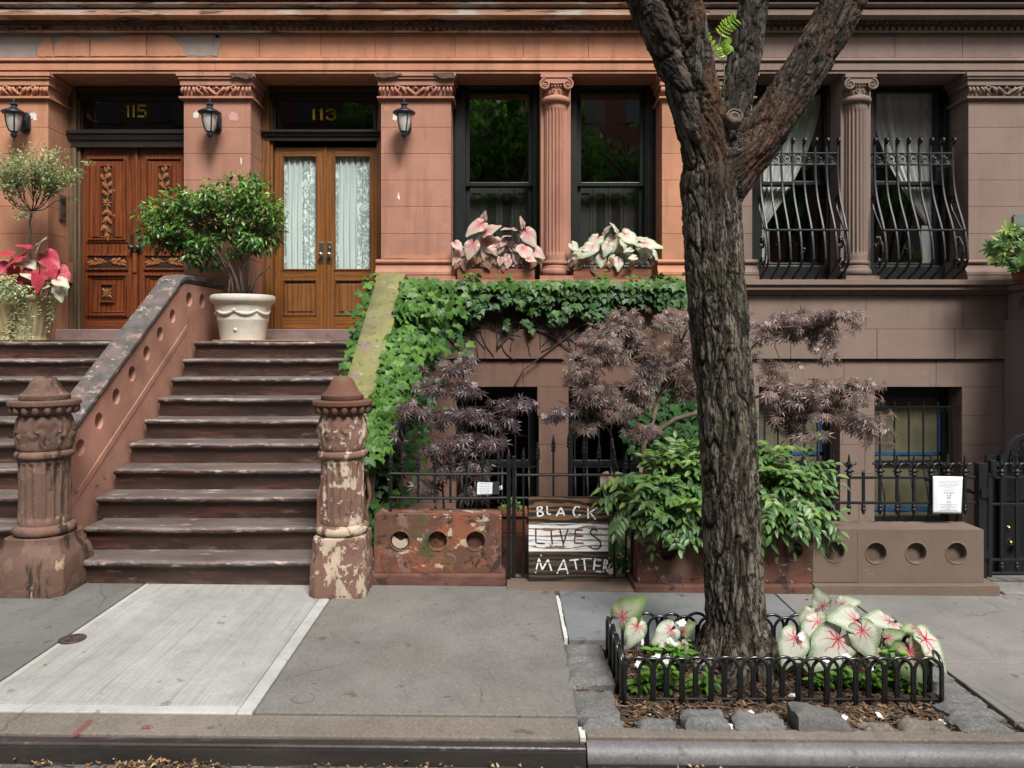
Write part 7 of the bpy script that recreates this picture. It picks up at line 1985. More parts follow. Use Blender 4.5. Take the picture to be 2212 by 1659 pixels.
# ---- pinnate bush spilling over the dark red wall
bu = thing('bush', 'dense green bush of paired leaflets spilling over the dark red wall behind the tree', 'bush', (X(1550, 5.35), 5.4, gz(1.5)))
ells = [(1440, 1050, 95, 62, 5.25), (1380, 1085, 60, 40, 5.15), (1500, 1010, 70, 48, 5.35), (1580, 1000, 80, 46, 5.4), (1690, 1010, 62, 55, 5.3), (1720, 1070, 58, 62, 5.2), (1640, 1060, 70, 60, 5.25), (1460, 1110, 90, 34, 5.1), (1580, 1070, 90, 60, 5.2), (1740, 1110, 42, 38, 5.12), (1345, 1100, 26, 30, 5.1), (1690, 975, 40, 18, 5.4)]
base, out = cluster(ells, 520, 5.25, .17, -.16, 4, .4, 41)
pos, tip, nor, ti = [], [], [], []; b = MB(); r = random.Random(41)
specials = [(P(1345, 1058, 5.12), (-1, -.1, -.25)), (P(1360, 1100, 5.08), (-.5, -.2, -.9)), (P(1400, 1120, 5.05), (.1, -.2, -1)), (P(1350, 1090, 5.1), (-.7, -.2, -.7)), (P(1750, 1120, 5.05), (.4, -.2, -1)), (P(1640, 1120, 5.05), (-.1, -.2, -1)), (P(1470, 1125, 5.03), (0, -.2, -1)), (P(1340, 1065, 5.1), (-.9, -.2, -.5))]
for i in range(len(base)+len(specials)):
    if i < len(base): p0 = Vector(base[i]); o = Vector(out[i]); dr_ = Vector((o.x*.8+r.gauss(0, .5), -.45+r.gauss(0, .25), .15+o.z*.3+r.gauss(0, .25))).normalized(); sag = r.uniform(.2, .9)
    else: p0 = specials[i-len(base)][0]; dr_ = Vector(specials[i-len(base)][1]).normalized(); sag = .35
    L = r.uniform(.15, .25)*(1 if i < len(base) else .75); n = 4 if L < .2 else 5
    young = 1 if r.random() < .08 else 0
    path = [p0+dr_*L*t+Vector((0, 0, -sag*L*t*t*.6)) for t in np.linspace(0, 1, 7)]
    b.tube(path, [.0028, .0026, .0024, .0022, .002, .0016, .0012], 4)
    for q in range(n+1):
        t = (q+.8)/(n+.8); k_ = min(5, int(t*6)); pt_ = path[k_]+(path[k_+1]-path[k_])*(t*6-k_); tg = (path[min(6, k_+1)]-path[max(0, k_-1)]).normalized()
        side = tg.cross(Vector((0, 0, 1))); side = side.normalized() if side.length > .1 else Vector((1, 0, 0)); upv = side.cross(tg)
        tv = max(0, min(1, r.gauss(.08+.30*max(0, out[i % len(base)][2]), .14)+young*.6))
        for s in ((-1, 1) if q < n else (0,)):  # pairs, then the end leaflet
            v = tg*.55+side*s*.85+Vector((0, 0, -.25)) if s else tg
            pos.append(pt_[:]); tip.append((v+Vector((r.gauss(0, .12), r.gauss(0, .12), r.gauss(0, .12))))[:]); nor.append((upv*.7+Vector((r.gauss(0, .25), -.6+r.gauss(0, .25), .5)))[:]); ti.append(tv)
leafmesh('leaves', [oval_leaf(.46, .12, .18), oval_leaf(.40, .18, .28)], pos, tip, nor, np.random.default_rng(3).uniform(.055, .092, len(pos)), BUSH, bu, ti)
for i in range(14): 
    x = r.uniform(1400, 1740); b.tube([P(x, 1140, 5.45), P(x+r.uniform(-20, 20), 1080, 5.4), P(x+r.uniform(-40, 40), 1020, 5.35)], [.01, .008, .005], 6)
b.build('stems', TWIG, bu, smooth=True)
# little shrub low behind the gate, single caladium leaf by the bush
lg = thing('shrub', 'small green plant low behind the gate right of the painted sign', 'shrub', (X(1335, 5.6), 5.6, gz(1)))
pts, out = cluster([(1338, 1195, 24, 34, 5.6), (1362, 1210, 20, 20, 5.6)], 260, 5.6, .12, 0, 3, .4, 51)
leafmesh('leaves', [oval_leaf(.5, .1, .1)], pts, out+rnd(260, .4)+np.array([0, -.3, 0]), rnd(260, .3)+np.array([0, -.7, .7]), np.random.default_rng(6).uniform(.03, .055, 260), FLOWERLEAF, lg, np.random.default_rng(7).random(260)*.5)
b = MB()
for i in range(9): b.tube([P(1340+i*2-8, 1262, 5.62), P(1340+random.uniform(-20, 24), 1195, 5.6)], .004, 5)
b.build('stems', STEMG, lg, smooth=True)
cl = thing('caladium', 'lone white and pink caladium leaves rising behind the gate above the painted sign', 'caladium', (X(1310, 5.5), 5.5, gz(1)))
hero([(1312, 1031, 44, 225, .85), (1325, 1026, 24, 30, .5)], 5.46, WHITEC, cl, lambda q: (X(1322, 5.5), 5.52, .2), seed=8, dj=.01, tm=HLW)
M['terra'] = plain('terracotta', (.23, .075, .035), .85, var=.3, bump=.2)
tr_ = thing('flower_pot', 'small terracotta trough on the yard step behind the gate bars', 'flower pot', (X(1117, 5.7), 5.7, Z(1150, 5.7)))
b = MB(); x0, x1 = X(1082, 5.7), X(1136, 5.7)
b.prism_x([(5.62, Z(1146, 5.7)), (5.80, Z(1146, 5.7)), (5.82, Z(1104, 5.7)), (5.60, Z(1104, 5.7))], x0, x1); b.box(x0-.012, x1+.012, 5.585, 5.835, Z(1109, 5.7), Z(1101, 5.7)); b.build('trough', M['terra'], tr_, bevel=.004)
b = MB(); b.box(x0-.2, x1+.3, 5.58, 5.9, -.8, Z(1147, 5.7)); b.build('stand', M['rustbase'], tr_)
pts, out = cluster([(1108, 1094, 26, 10, 5.7)], 60, 5.7, .08, 0, 3, .4, 52)
leafmesh('leaves', [oval_leaf(.5, .1, .1)], pts, out+rnd(60, .4), rnd(60, .3)+np.array([0, -.5, .8]), .04, FLOWERLEAF, tr_, np.random.default_rng(7).random(60)*.6)
# ---- leafy shrub at the right edge, in a pot on the flank of the right stoop
rs = thing('shrub', 'long leaved green shrub cut by the right edge above the stoop flank', 'shrub', (X(2205, 7.9), 7.9, Z(606, 7.9)))
r = random.Random(61); pos, tip, nor, ti, sc = [], [], [], [], []
tips = [(2150, 540), (2165, 525), (2180, 505), (2198, 500), (2160, 560), (2185, 550), (2205, 530), (2175, 535), (2200, 560), (2215, 505), (2225, 540), (2190, 520), (2172, 552), (2230, 520), (2240, 560), (2215, 575), (2195, 575)]
b = MB()
for (px, py) in tips*2:
    dd = 7.85+r.uniform(-.25, .1); p = P(px+r.gauss(0, 6), py+r.gauss(0, 5), dd); ax = Vector(((px-2215)*.02+r.gauss(0, .2), -.5, .5)).normalized(); yg = r.random() < .14
    b.tube([P(2212, 600, 7.9), (P(2212, 600, 7.9)+p)/2+Vector((0, 0, .03)), p], [.009, .006, .004], 6)
    for q in range(11):
        a = q*2.4; s1 = ax.orthogonal().normalized(); s2 = ax.cross(s1); v = ax*.55+(s1*math.cos(a)+s2*math.sin(a))*.9+Vector((0, 0, -.18))
        pos.append(p[:]); tip.append(v[:]); nor.append((ax+Vector((0, -.2, .4)))[:]); ti.append(.8 if yg else max(0, r.gauss(.1, .12))); sc.append(r.uniform(.08, .13))
leafmesh('leaves', [oval_leaf(.30, .10, .12)], pos, tip, nor, sc, RHODO, rs, ti); b.build('stems', TWIG, rs, smooth=True)
pr = thing('flower_pot', 'dark pot at the right edge on the stoop flank holding the long leaved shrub', 'flower pot', (X(2215, 7.9), 7.9, Z(606, 7.9)))
b = MB(); c = P(2222, 606, 7.9); b.lathe([(.001, .002), (.14, .002), (.18, .20), (.20, .20), (.20, .24), (.17, .24)], (c.x, 7.9, c.z), 32); b.build('pot_body', M['terra'], pr, smooth=40)
# doormat edge on the landing
dm = thing('doormat', 'tan coir doormat whose edge shows along the top step by the cream pot', 'doormat', (-2.4, 7.9, 1.7))
b = MB(); b.box(-2.95, -1.75, 7.455, 8.1, 1.7015, 1.7125); b.build('mat', plain('coir', (.30, .17, .07), .95, var=.4, scale=60, bump=.6), dm, bevel=.004)
# ============================================================ street tree
DT = 3.95
def tp3(px, py, d=DT): return P(px, py, d)
skel = []                                     # (points, radii, peel amount)
def W(px): return px*DT/F/2*.87
trunk_pts = [(1594, 1500), (1593, 1455), (1591, 1400), (1588, 1330), (1585, 1250), (1580, 1120), (1573, 950), (1563, 800), (1548, 640), (1541, 540), (1536, 450), (1534, 390), (1540, 330)]
trunk_w = [200, 162, 140, 129, 126, 125, 127, 128, 128, 126, 128, 134, 118]
skel.append(([tp3(*p) for p in trunk_pts], [W(w_) for w_ in trunk_w], 0))
skel.append(([tp3(1530, 400), tp3(1516, 320, 3.90), tp3(1490, 240, 3.86), tp3(1462, 160, 3.83), tp3(1428, 80, 3.80), tp3(1392, 0, 3.77), tp3(1350, -110, 3.7), tp3(1300, -260, 3.6)], [W(w_) for w_ in (98, 88, 74, 66, 63, 62, 60, 56)], .0))
skel.append(([tp3(1538, 390, 3.93), tp3(1530, 300, 3.88), tp3(1512, 210, 3.85), tp3(1496, 130, 3.83), tp3(1482, 50, 3.80), tp3(1470, -30, 3.78), tp3(1455, -150, 3.75), tp3(1440, -280, 3.7)], [W(w_) for w_ in (90, 84, 80, 78, 77, 76, 72, 66)], 1.0))
skel.append(([tp3(1560, 370, 4.0), tp3(1570, 300, 4.03), tp3(1588, 220, 4.07), tp3(1606, 130, 4.12), tp3(1622, 50, 4.15), tp3(1632, -20, 4.18), tp3(1650, -150, 4.25), tp3(1670, -280, 4.3)], [W(w_) for w_ in (80, 74, 68, 66, 66, 68, 66, 60)], .0))
skel.append(([tp3(1552, 420, 3.95), tp3(1590, 360, 3.93), tp3(1640, 300, 3.92), tp3(1690, 228, 3.92), tp3(1740, 150, 3.92), tp3(1784, 75, 3.92), tp3(1826, 0, 3.92), tp3(1885, -110, 3.95), tp3(1960, -250, 4.0)], [W(w_) for w_ in (100, 104, 96, 92, 92, 90, 88, 84, 78)], .55))
bt = MB()
for pts, rad, pe in skel:
    # resample
    n = len(pts)
    m = (n-1)*4; P2 = []; R2 = []
    for i in range(m+1):
        t = i/4; k0 = min(n-2, int(t)); f = t-k0
        p0, p1, p2, p3 = pts[max(0, k0-1)], pts[k0], pts[k0+1], pts[min(n-1, k0+2)]
        P2.append(p1*(1-f)+p2*f if k0 in (0, n-2) else .5*((2*p1)+(p2-p0)*f+(2*p0-5*p1+4*p2-p3)*f*f+(3*p1-p0-3*p2+p3)*f**3)); R2.append(rad[k0]*(1-f)+rad[k0+1]*f)
    bt.tube(P2, R2, 28)
for (px, py, d, r0) in ((1532, 392, 3.95, 70), (1560, 400, 3.94, 62), (1515, 370, 3.92, 56), (1545, 345, 3.93, 58)):
    c = P(px, py, d); bt.ball(c, W(r0)*1.25, W(r0)*1.2, W(r0)*1.3, 16, 12)
# root flare
c0 = tp3(1592, 1462)
for a in (0.2, 1.3, 2.5, 3.5, 4.4, 5.3):
    e = Vector((c0.x+.27*math.cos(a), DT+.24*math.sin(a), -.10+gz(.9))); s_ = Vector((c0.x+.10*math.cos(a), DT+.10*math.sin(a), .17))
    bt.tube([s_, s_*.5+e*.5+Vector((0, 0, -.02)), e], [.055, .055, .035], 12)
raw = bt.build('raw', TWIG, None)
rm = raw.modifiers.new('r', 'REMESH'); rm.mode = 'VOXEL'; rm.voxel_size = .0068
sm = raw.modifiers.new('s', 'SMOOTH'); sm.iterations = 8; sm.factor = .5
bpy.context.view_layer.update()
tme = bpy.data.meshes.new_from_object(raw.evaluated_get(bpy.context.evaluated_depsgraph_get()))
bpy.data.objects.remove(raw)
NV = len(tme.vertices)
co = np.zeros(NV*3); tme.vertices.foreach_get('co', co); co = co.reshape(-1, 3)
no = np.zeros(NV*3); tme.vertices.foreach_get('normal', no); no = no.reshape(-1, 3)
segs = []
for si, (pts, rad, pe) in enumerate(skel):
    for i in range(len(pts)-1): segs.append((np.array(pts[i]), np.array(pts[i+1]), pe, rad[i], si))
best = np.full(NV, 1e9); ax = np.zeros((NV, 3)); pv = np.zeros(NV)
wsum = np.zeros(NV)
for a, b_, pe, r_, si in segs:
    d_ = b_-a; L2 = d_.dot(d_); t = np.clip(((co-a)@d_)/L2, 0, 1); dist = np.linalg.norm(co-(a+t[:, None]*d_), axis=1)-r_
    w_ = np.exp(-np.maximum(dist+.02, 0)*60)+1e-9; u_ = d_/math.sqrt(L2)
    if u_[2] < 0: u_ = -u_
    ax += w_[:, None]*u_; pv += w_*pe; wsum += w_
ax /= np.maximum(np.linalg.norm(ax, axis=1, keepdims=True), 1e-6); pv /= wsum
ridge = np.zeros(NV); disp = np.zeros(NV)
rel = co-np.array(tp3(1545, 400)); q = rel-.80*np.sum(rel*ax, axis=1, keepdims=True)*ax
for i in range(NV):
    p = Vector(q[i]); p2 = p+noise.noise_vector(p*11)*.022
    r1 = abs(noise.noise(p2*15)); r2 = abs(noise.noise(p2*27+Vector((5, 1, 2))))
    dv, _ = noise.voronoi(p2*24+noise.noise_vector(p2*30)*.35)
    f1 = min(1, r1/.12); f2 = min(min(1, r2/.12), min(1, (dv[1]-dv[0])/.16))
    big = noise.noise(Vector(co[i])*3.1)
    fine = noise.noise(Vector(co[i])*38)*.5+noise.noise(Vector(co[i])*80)*.5
    step_ = noise.noise(p2*15+Vector((1, 7, 2)))
    ridge[i] = min(f1, .35+.65*f2)
    disp[i] = .016*f1**.8+.010*f2**.8+.008*big+.005*fine+.007*(1 if step_ > .12 else 0 if step_ < .04 else (step_-.04)/.08)
co2 = co+no*(disp[:, None]-.012)
tme.vertices.foreach_set('co', co2.ravel()); tme.update()
# bare wood strips: right limb's lower flank and the middle limb
px_ = CX+co[:, 0]*F/co[:, 1]; py_ = CY-(co[:, 2]-H)*F/co[:, 1]
at = tme.attributes.new('barkco', 'FLOAT_VECTOR', 'POINT'); at.data.foreach_set('vector', q.astype(np.float32).ravel())
bare = pv*1.0
for nme, arr in (('ridge', ridge), ('bare', bare)):
    at = tme.attributes.new(nme, 'FLOAT', 'POINT'); at.data.foreach_set('value', arr.astype(np.float32))
k = NM('furrowed street tree bark'); v = k.geo('Position'); x, y, z = k.sep(v)
st = (1, 1, .25)
bc = k.attr('barkco', 'Vector'); nz_ = k.n('ShaderNodeTexNoise'); k.l(bc, nz_.inputs['Vector']); nz_.inputs['Scale'].default_value = 16; nz_.inputs['Detail'].default_value = 5
mv = k.n('ShaderNodeMix', data_type='VECTOR'); mv.inputs[0].default_value = .03; k.l(bc, mv.inputs[4]); k.l(nz_.outputs[1], mv.inputs[5]); bw = mv.outputs[1]
n1 = k.noise(7, 6, .68, bc); n2 = k.noise(34, 7, .74, bw); n3 = k.noise(110, 4, .7, v)
vo = k.n('ShaderNodeTexVoronoi', feature='DISTANCE_TO_EDGE'); k.l(bw, vo.inputs['Vector']); vo.inputs['Scale'].default_value = 24
rg_ = k.math('ABSOLUTE', k.math('SUBTRACT', k.noise(30, 3, .6, bw), .5)); fis = k.math('MAXIMUM', k.step(rg_, .045, .012), k.math('MULTIPLY', k.step(vo.outputs[0], .06, .015), k.step(n1, .52, .56)))
vp = k.n('ShaderNodeTexVoronoi', feature='F1'); k.l(bw, vp.inputs['Vector']); vp.inputs['Scale'].default_value = 30
pr_ = k.sep(vp.outputs['Color'])[0]
rd = k.attr('ridge')
plate = k.ramp(k.math('ADD', k.math('MULTIPLY', n2, .55), k.math('MULTIPLY', pr_, .45)), [(.25, (.026, .020, .015)), (.5, (.075, .061, .047)), (.75, (.17, .148, .12))])
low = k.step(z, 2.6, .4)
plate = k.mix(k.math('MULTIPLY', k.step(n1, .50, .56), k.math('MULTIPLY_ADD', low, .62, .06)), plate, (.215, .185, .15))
plate = k.mix(k.math('MULTIPLY', k.step(k.noise(3, 5, .6, v, loc=(4, 4, 4)), .5, .66), .35), plate, (.085, .088, .045))
col = k.mix(k.math('MAXIMUM', k.step(rd, .62, .2), k.math('MULTIPLY', fis, .85)), plate, (.010, .008, .006))
col = k.mix(k.math('MULTIPLY', k.step(n3, .55, .7), .35), col, (.03, .024, .018))
bz = k.math('MULTIPLY', k.attr('bare'), k.step(k.noise(7, 6, .65, v, stretch=(1, 1, .3), loc=(8, 2, 2)), .47, .53))
col = k.mix(k.math('MULTIPLY', bz, .85), col, k.ramp(n2, [(.35, (.05, .022, .012)), (.55, (.17, .075, .038)), (.75, (.25, .13, .075))]))
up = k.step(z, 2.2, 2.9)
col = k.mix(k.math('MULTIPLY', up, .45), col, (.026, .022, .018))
k.bump(k.math('ADD', k.math('MULTIPLY', n2, .9), k.math('ADD', k.math('MULTIPLY', n3, .4), k.math('MULTIPLY', fis, -1.0))), .9, .010)
BARK = k.set(col, .92, spec=.2)
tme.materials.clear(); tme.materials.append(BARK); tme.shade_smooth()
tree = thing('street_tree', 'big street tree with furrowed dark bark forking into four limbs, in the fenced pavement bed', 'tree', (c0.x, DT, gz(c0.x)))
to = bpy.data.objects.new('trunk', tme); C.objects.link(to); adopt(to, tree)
# knot where a limb was cut
b = MB(); kc = P(1587, 251, 3.78)
b.lathe([(.05, -.05), (.046, -.01), (.042, .006), (.034, .010), (.030, .002), (.018, .004), (.008, -.006), (.001, -.01)], (0, 0, 0), 24, lambda a, zz: 1+.10*noise.noise(Vector((math.cos(a)*2, math.sin(a)*2, zz*10))))
rot = Matrix.Rotation(R(72), 3, 'X') @ Matrix.Rotation(R(0), 3, 'Y')
b.warp(lambda p: kc+rot @ p)
k = NM('sawn knot wood'); k.set(k.ramp(k.noise(30, 4, .6, k.geo('Position'), stretch=(1, 1, 1)), [(.3, (.05, .035, .025)), (.7, (.16, .125, .09))]), .9); b.build('knot', k.m, to, smooth=50)
# sprig of young leaves in the fork
SPR = leafmat('young tree leaf', (.17, .34, .02), (.33, .52, .045), None, .4, .45)
b = MB(); pos, tip, nor = [], [], []
for pth in ([(1556, 215), (1566, 170), (1562, 135), (1540, 110), (1522, 84), (1512, 68)], [(1562, 135), (1552, 100), (1558, 75), (1570, 56), (1588, 42)], [(1562, 140), (1568, 118), (1560, 104), (1574, 98)]):
    pp = [P(a, c, 3.86) for a, c in pth]; b.tube(pp, [.004, .003, .0025, .002, .0015, .001][:len(pp)], 5)
    for i in range(len(pp)-2, len(pp)):
        for t in (.0, .35, .7, 1.0):
            p = pp[i-1]+(pp[i]-pp[i-1])*t; tg = (pp[i]-pp[i-1]).normalized()
            for s in (-1, 1):
                pos.append(p[:]); tip.append((tg.x*.5+s*tg.z*.9, -.2, tg.z*.5-s*tg.x*.9-.3)); nor.append((random.gauss(0, .3), -.8, .4))
b.build('sprig_stems', STEMG, tree, smooth=True); leafmesh('leaves', oval_leaf(.5, .1, .15), pos, tip, nor, .043, SPR, tree)
# the crown far above the picture, seen only in the window glass
CROWN = leafmat('tree crown leaf', (.07, .19, .025), (.20, .42, .06), None, .5, .55)

# ============================================================ the fenced bed
sg = lambda x: gz(x)
b = MB(); b.grid(lambda u, v: (.345+2.0*u, 3.305+.985*v, gz(.345+2.0*u)-.035+.02*noise.noise(Vector((u*9, v*6, 1)))+.010*noise.noise(Vector((u*40, v*25, 1)))+.05*math.exp(-(((.345+2*u-1.24)/.35)**2+((3.305+.985*v-DT)/.3)**2))), 90, 50); struct(b.build('soil_bed', M['soil'], smooth=True))
b = MB(); b.box(.34, 2.35, 3.24, 4.3, -.15, -.10); struct(b.build('soil_bed_base', M['soil']))
r = random.Random(77); 
MUL = NM('bark mulch chip'); k = MUL; k.set(k.ramp(k.island(), [(0, (.025, .014, .009)), (.55, (.075, .042, .025)), (.85, (.13, .08, .045)), (1, (.24, .16, .09))]), .9); MUL = k.m
b = MB()
def inpit(x, y): return .38 < x < 2.30 and 3.33 < y < 4.27
def soilz(x, y): return gz(x)-.03+.02*noise.noise(Vector(((x-.345)/2*9, (y-3.305)/.985*6, 1)))+.05*math.exp(-(((x-1.24)/.35)**2+((y-DT)/.3)**2))
for i in range(5200):
    x, y = r.uniform(.36, 2.31), 3.32+.94*r.random()**1.3
    L = r.uniform(.008, .034); w_ = r.uniform(.0025, .008); a = r.uniform(0, 6.28); t = r.gauss(0, .35); z = soilz(x, y)+r.uniform(-.004, .012)
    dx, dy, dz = math.cos(a)*L, math.sin(a)*L, math.sin(t)*L*.6; sx, sy = -math.sin(a)*w_, math.cos(a)*w_; h_ = r.uniform(.001, .004)
    b.add([(x-dx-sx, y-dy-sy, z-dz), (x+dx-sx, y+dy-sy, z+dz), (x+dx+sx, y+dy+sy, z+dz), (x-dx+sx, y-dy+sy, z-dz), (x-dx*.8, y-dy*.8, z-dz+h_), (x+dx*.8, y+dy*.8, z+dz+h_)], [(0, 1, 5, 4), (2, 3, 4, 5), (1, 2, 5), (3, 0, 4)])
for i in range(420):                             # thin twigs and roots
    x, y = r.uniform(.4, 2.28), r.uniform(3.34, 4.2); a = r.uniform(0, 6.28); L = r.uniform(.03, .09); z = soilz(x, y)+.006
    b.tube([(x+math.cos(a)*L*t, y+math.sin(a)*L*t+.012*math.sin(t*4+i), z+.008*math.sin(t*3)) for t in (-.5, -.2, .2, .5)], .0016, 4)
ml = b.build('mulch', MUL, None, fix=False); tag(ml, 'brown bark mulch and twigs covering the tree bed', 'mulch', kind='stuff')
# fallen leaves and petals
FALL = NM('fallen leaf'); k = FALL; k.set(k.ramp(k.island(), [(0, (.07, .035, .018)), (.45, (.16, .085, .035)), (.8, (.26, .165, .07)), (1, (.42, .35, .24))]), .8); FALL = k.m
pos, tip, nor, sc = [], [], [], []
for i in range(150):
    x, y = r.uniform(.4, 2.25), 3.33+abs(r.gauss(0, .16)); pos.append((x, y, soilz(x, y)+.014)); sc.append(r.uniform(.012, .028))
for i in range(230):
    px = r.choice((360, 420, 60, 30, 250, 380, 1500, 1850, 700, 900, 1100, 330, 400, 300))+r.gauss(0, 45); x = X(px, 3.05); y = 3.115-abs(r.gauss(0, .02)); pos.append((x, y, -.078+gz(x)*.8+r.uniform(0, .02))); sc.append(r.uniform(.014, .036) if 200 < px < 480 else r.uniform(.01, .025))
for px, py in ((1270, 1293), (1265, 1294), (300, 1273), (1745, 1298), (100, 1440)):
    x, y = gp(px, py); pos.append((x, y, gz(x)+.006)); sc.append(.03)
n = len(pos)
fl = leafmesh('fallen_leaves', [oval_leaf(.5, .35, .3), oval_leaf(.4, -.2, -.4), small_leaf(.7, .3)], pos, rnd(n)*np.array([1, 1, .25]), rnd(n, .5)+np.array([0, -.1, 1]), sc, FALL); tag(fl, 'dry tan fallen leaves scattered along the gutter and tree bed', 'leaf litter', kind='stuff')
b = MB()
for i in range(26):
    x = X(r.uniform(0, 2212), 3.1); a = r.gauss(0, .25); L = r.uniform(.05, .2); b.tube([(x+L*t*math.cos(a), 3.112-.02*abs(math.sin(t*3+i)), -.078+gz(x)*.8+.006+.004*math.sin(t*5+i)) for t in np.linspace(-.5, .5, 7)], .0022, 5)
tw = b.build('twigs', DTWIG, None); tag(tw, 'thin dry twigs lying in the gutter against the kerb', 'twigs', kind='stuff')
# hoop guard
HP = plain('black coated hoop iron', (.012, .012, .013), .22, var=.2, scale=20, spec=.6)
hg = thing('tree_guard', 'low black hoop fence ringing the tree bed', 'tree guard', (1.35, 3.87, gz(1.35)))
zt = .205
def hoop(b, p0, p1, zb, ztop):
    """arch of twin legs from p0 to p1"""
    p0, p1 = Vector((*p0, 0)), Vector((*p1, 0)); r_ = (p1-p0).length/2; c = (p0+p1)/2; u_ = (p1-p0).normalized()
    pts = [c-u_*r_+Vector((0, 0, zb)), c-u_*r_+Vector((0, 0, (zb+ztop-r_)/2))]
    pts += [c+u_*(r_*math.cos(a))+Vector((0, 0, ztop-r_+r_*math.sin(a))) for a in np.linspace(math.pi, 0, 13)]
    pts += [c+u_*r_+Vector((0, 0, (zb+ztop-r_)/2)), c+u_*r_+Vector((0, 0, zb))]
    b.tube(pts, .0085, 8)
def run(p0, p1, n, off):
    p0, p1 = Vector(p0), Vector(p1); d_ = (p1-p0).normalized(); L = (p1-p0).length; st_ = L/n; nn = Vector((-d_.y, d_.x))
    for i in range(n):
        for lay in (0, 1):
            s0 = i*st_+lay*st_/2+.006; s1 = s0+st_-.012
            if s1 > L+.02: continue
            a = p0+d_*s0+nn*(.009*(1 if lay else -1)); c = p0+d_*s1+nn*(.009*(1 if lay else -1)); mx = (a.x+c.x)/2
            b = MB(); hoop(b, (a.x, a.y), (c.x, c.y), -.06+gz(mx), zt+gz(mx)+r.uniform(-.004, .004)-.012*lay); b.build('hoop', HP, hg, smooth=True)
    b = MB(); b.tube([(p0.x, p0.y, .0+gz(p0.x)), (p1.x, p1.y, .0+gz(p1.x))], .006, 6); b.build('ground_rail', HP, hg)
run((.575, 3.575), (2.125, 3.60), 11, 0); run((2.125, 3.60), (2.14, 4.15), 4, 0); run((2.14, 4.15), (.58, 4.13), 11, 0); run((.58, 4.13), (.575, 3.575), 4, 0)
# granite setts
GR = concrete('split grey granite', (.14, .139, .134), .75, False, (.46, .48, .5), .6); GR2 = concrete('dark grey granite', (.105, .103, .098), .75, False, (.46, .48, .5), .6); GR3 = concrete('brownish granite', (.15, .135, .115), .75, False, (.52, .48, .42), .6)
def sett(label, px0, px1, py0, py1, h_, seed, mat=None, skew=0, tiltx=0):
    """block whose top covers the given picture box on the pavement"""
    px0 += 2.5; px1 -= 2.5; py0 += 1
    if py0 < 1540: h_ *= .45; py0 += 3
    (xa, ya), (xb, yb) = gp(px0, py1), gp(px1, py1); (xc, yc) = gp((px0+px1)/2, py0); sx = skew*.01
    nn = 7; bb = MB(); z0 = gz(xa)-.07
    def top(u, v):
        X_ = xa+(xb-xa)*u+sx*v+( .012*noise.noise(Vector((v*3, u*2, seed)))); Y_ = ya+(yc-ya)*v+.010*noise.noise(Vector((u*3, seed*2.1, v)))
        e = min(u, 1-u, v, 1-v)
        return (X_, Y_, gz(X_)+h_-.022*max(0, 1-e*nn/1.0)+.018*noise.noise(Vector((u*2.3+seed, v*2.3, seed)))+.009*noise.noise(Vector((u*7+seed, v*7, seed)))+tiltx*(u-.5))
    N = 12
    vs = [top(i/N, j/N) for j in range(N+1) for i in range(N+1)]
    fs = [(j*(N+1)+i, j*(N+1)+i+1, (j+1)*(N+1)+i+1, (j+1)*(N+1)+i) for j in range(N) for i in range(N)]
    ring = [i for i in range(N+1)]+[(j+1)*(N+1)-1 for j in range(1, N+1)]+[N*(N+1)+i for i in range(N-1, -1, -1)]+[j*(N+1) for j in range(N-1, 0, -1)]
    k0 = len(vs); vs += [(vs[i][0]+(.006 if vs[i][0] < (xa+xb)/2 else -.006), vs[i][1], z0) for i in ring]; L = len(ring)
    fs += [(ring[i], k0+i, k0+(i+1) % L, ring[(i+1) % L]) for i in range(L)]
    bb.add(vs, fs); o = bb.build('granite_block', mat or GR, None, smooth=50); tag(o, label, 'stone block', 'granite edging blocks round the tree bed'); return o
sett('rough grey granite block at the far end of the left edge of the tree bed', 1221, 1312, 1386, 1428, .02, 1)
sett('granite block with a sloping broken top, second from the back left of the bed', 1222, 1330, 1426, 1480, .035, 2, None, 0, .02)
sett('largest grey granite block on the left edge of the tree bed, third from the back', 1240, 1342, 1485, 1545, .02, 3)
sett('grey granite block in the front left corner of the tree bed beside the kerb', 1252, 1352, 1550, 1578, .015, 4)
sett('small worn granite block sunk at the kerb, left of the middle of the bed front', 1376, 1468, 1553, 1578, .012, 5)
sett('pale grey granite block with a peaked top on the kerb side of the bed', 1478, 1580, 1542, 1577, .035, 6)
sett('grey streaked granite block below the trunk on the kerb side of the bed', 1590, 1702, 1546, 1578, .03, 7)
sett('dark leaning granite block standing highest on the kerb side of the bed', 1722, 1846, 1545, 1579, .055, 8, GR2, 0, -.055)
sett('small half buried granite fragment right of the dark leaning block', 1866, 1940, 1560, 1580, .010, 9, GR3)
sett('flat brownish granite block nearly level with the soil on the kerb side', 1952, 2062, 1553, 1576, .008, 10, GR3)
sett('grey granite block at the front right corner of the tree bed', 2085, 2196, 1552, 1582, .025, 11, None, -3)
sett('long rough granite block second from the front on the right edge of the tree bed', 2062, 2176, 1514, 1548, .03, 12, None, -4)
sett('pale granite block in the middle of the right edge of the tree bed', 2040, 2136, 1488, 1516, .02, 13, None, -4)
sett('grey granite block fourth from the front on the right edge behind the hoop fence', 2022, 2098, 1462, 1488, .02, 14, None, -4)
sett('small granite block at the back of the right edge behind the caladium leaves', 2006, 2068, 1436, 1462, .02, 15, None, -4)
sett('dark granite block at the back left inside the tree bed by the hoop fence', 1318, 1402, 1384, 1402, .015, 16, GR2)
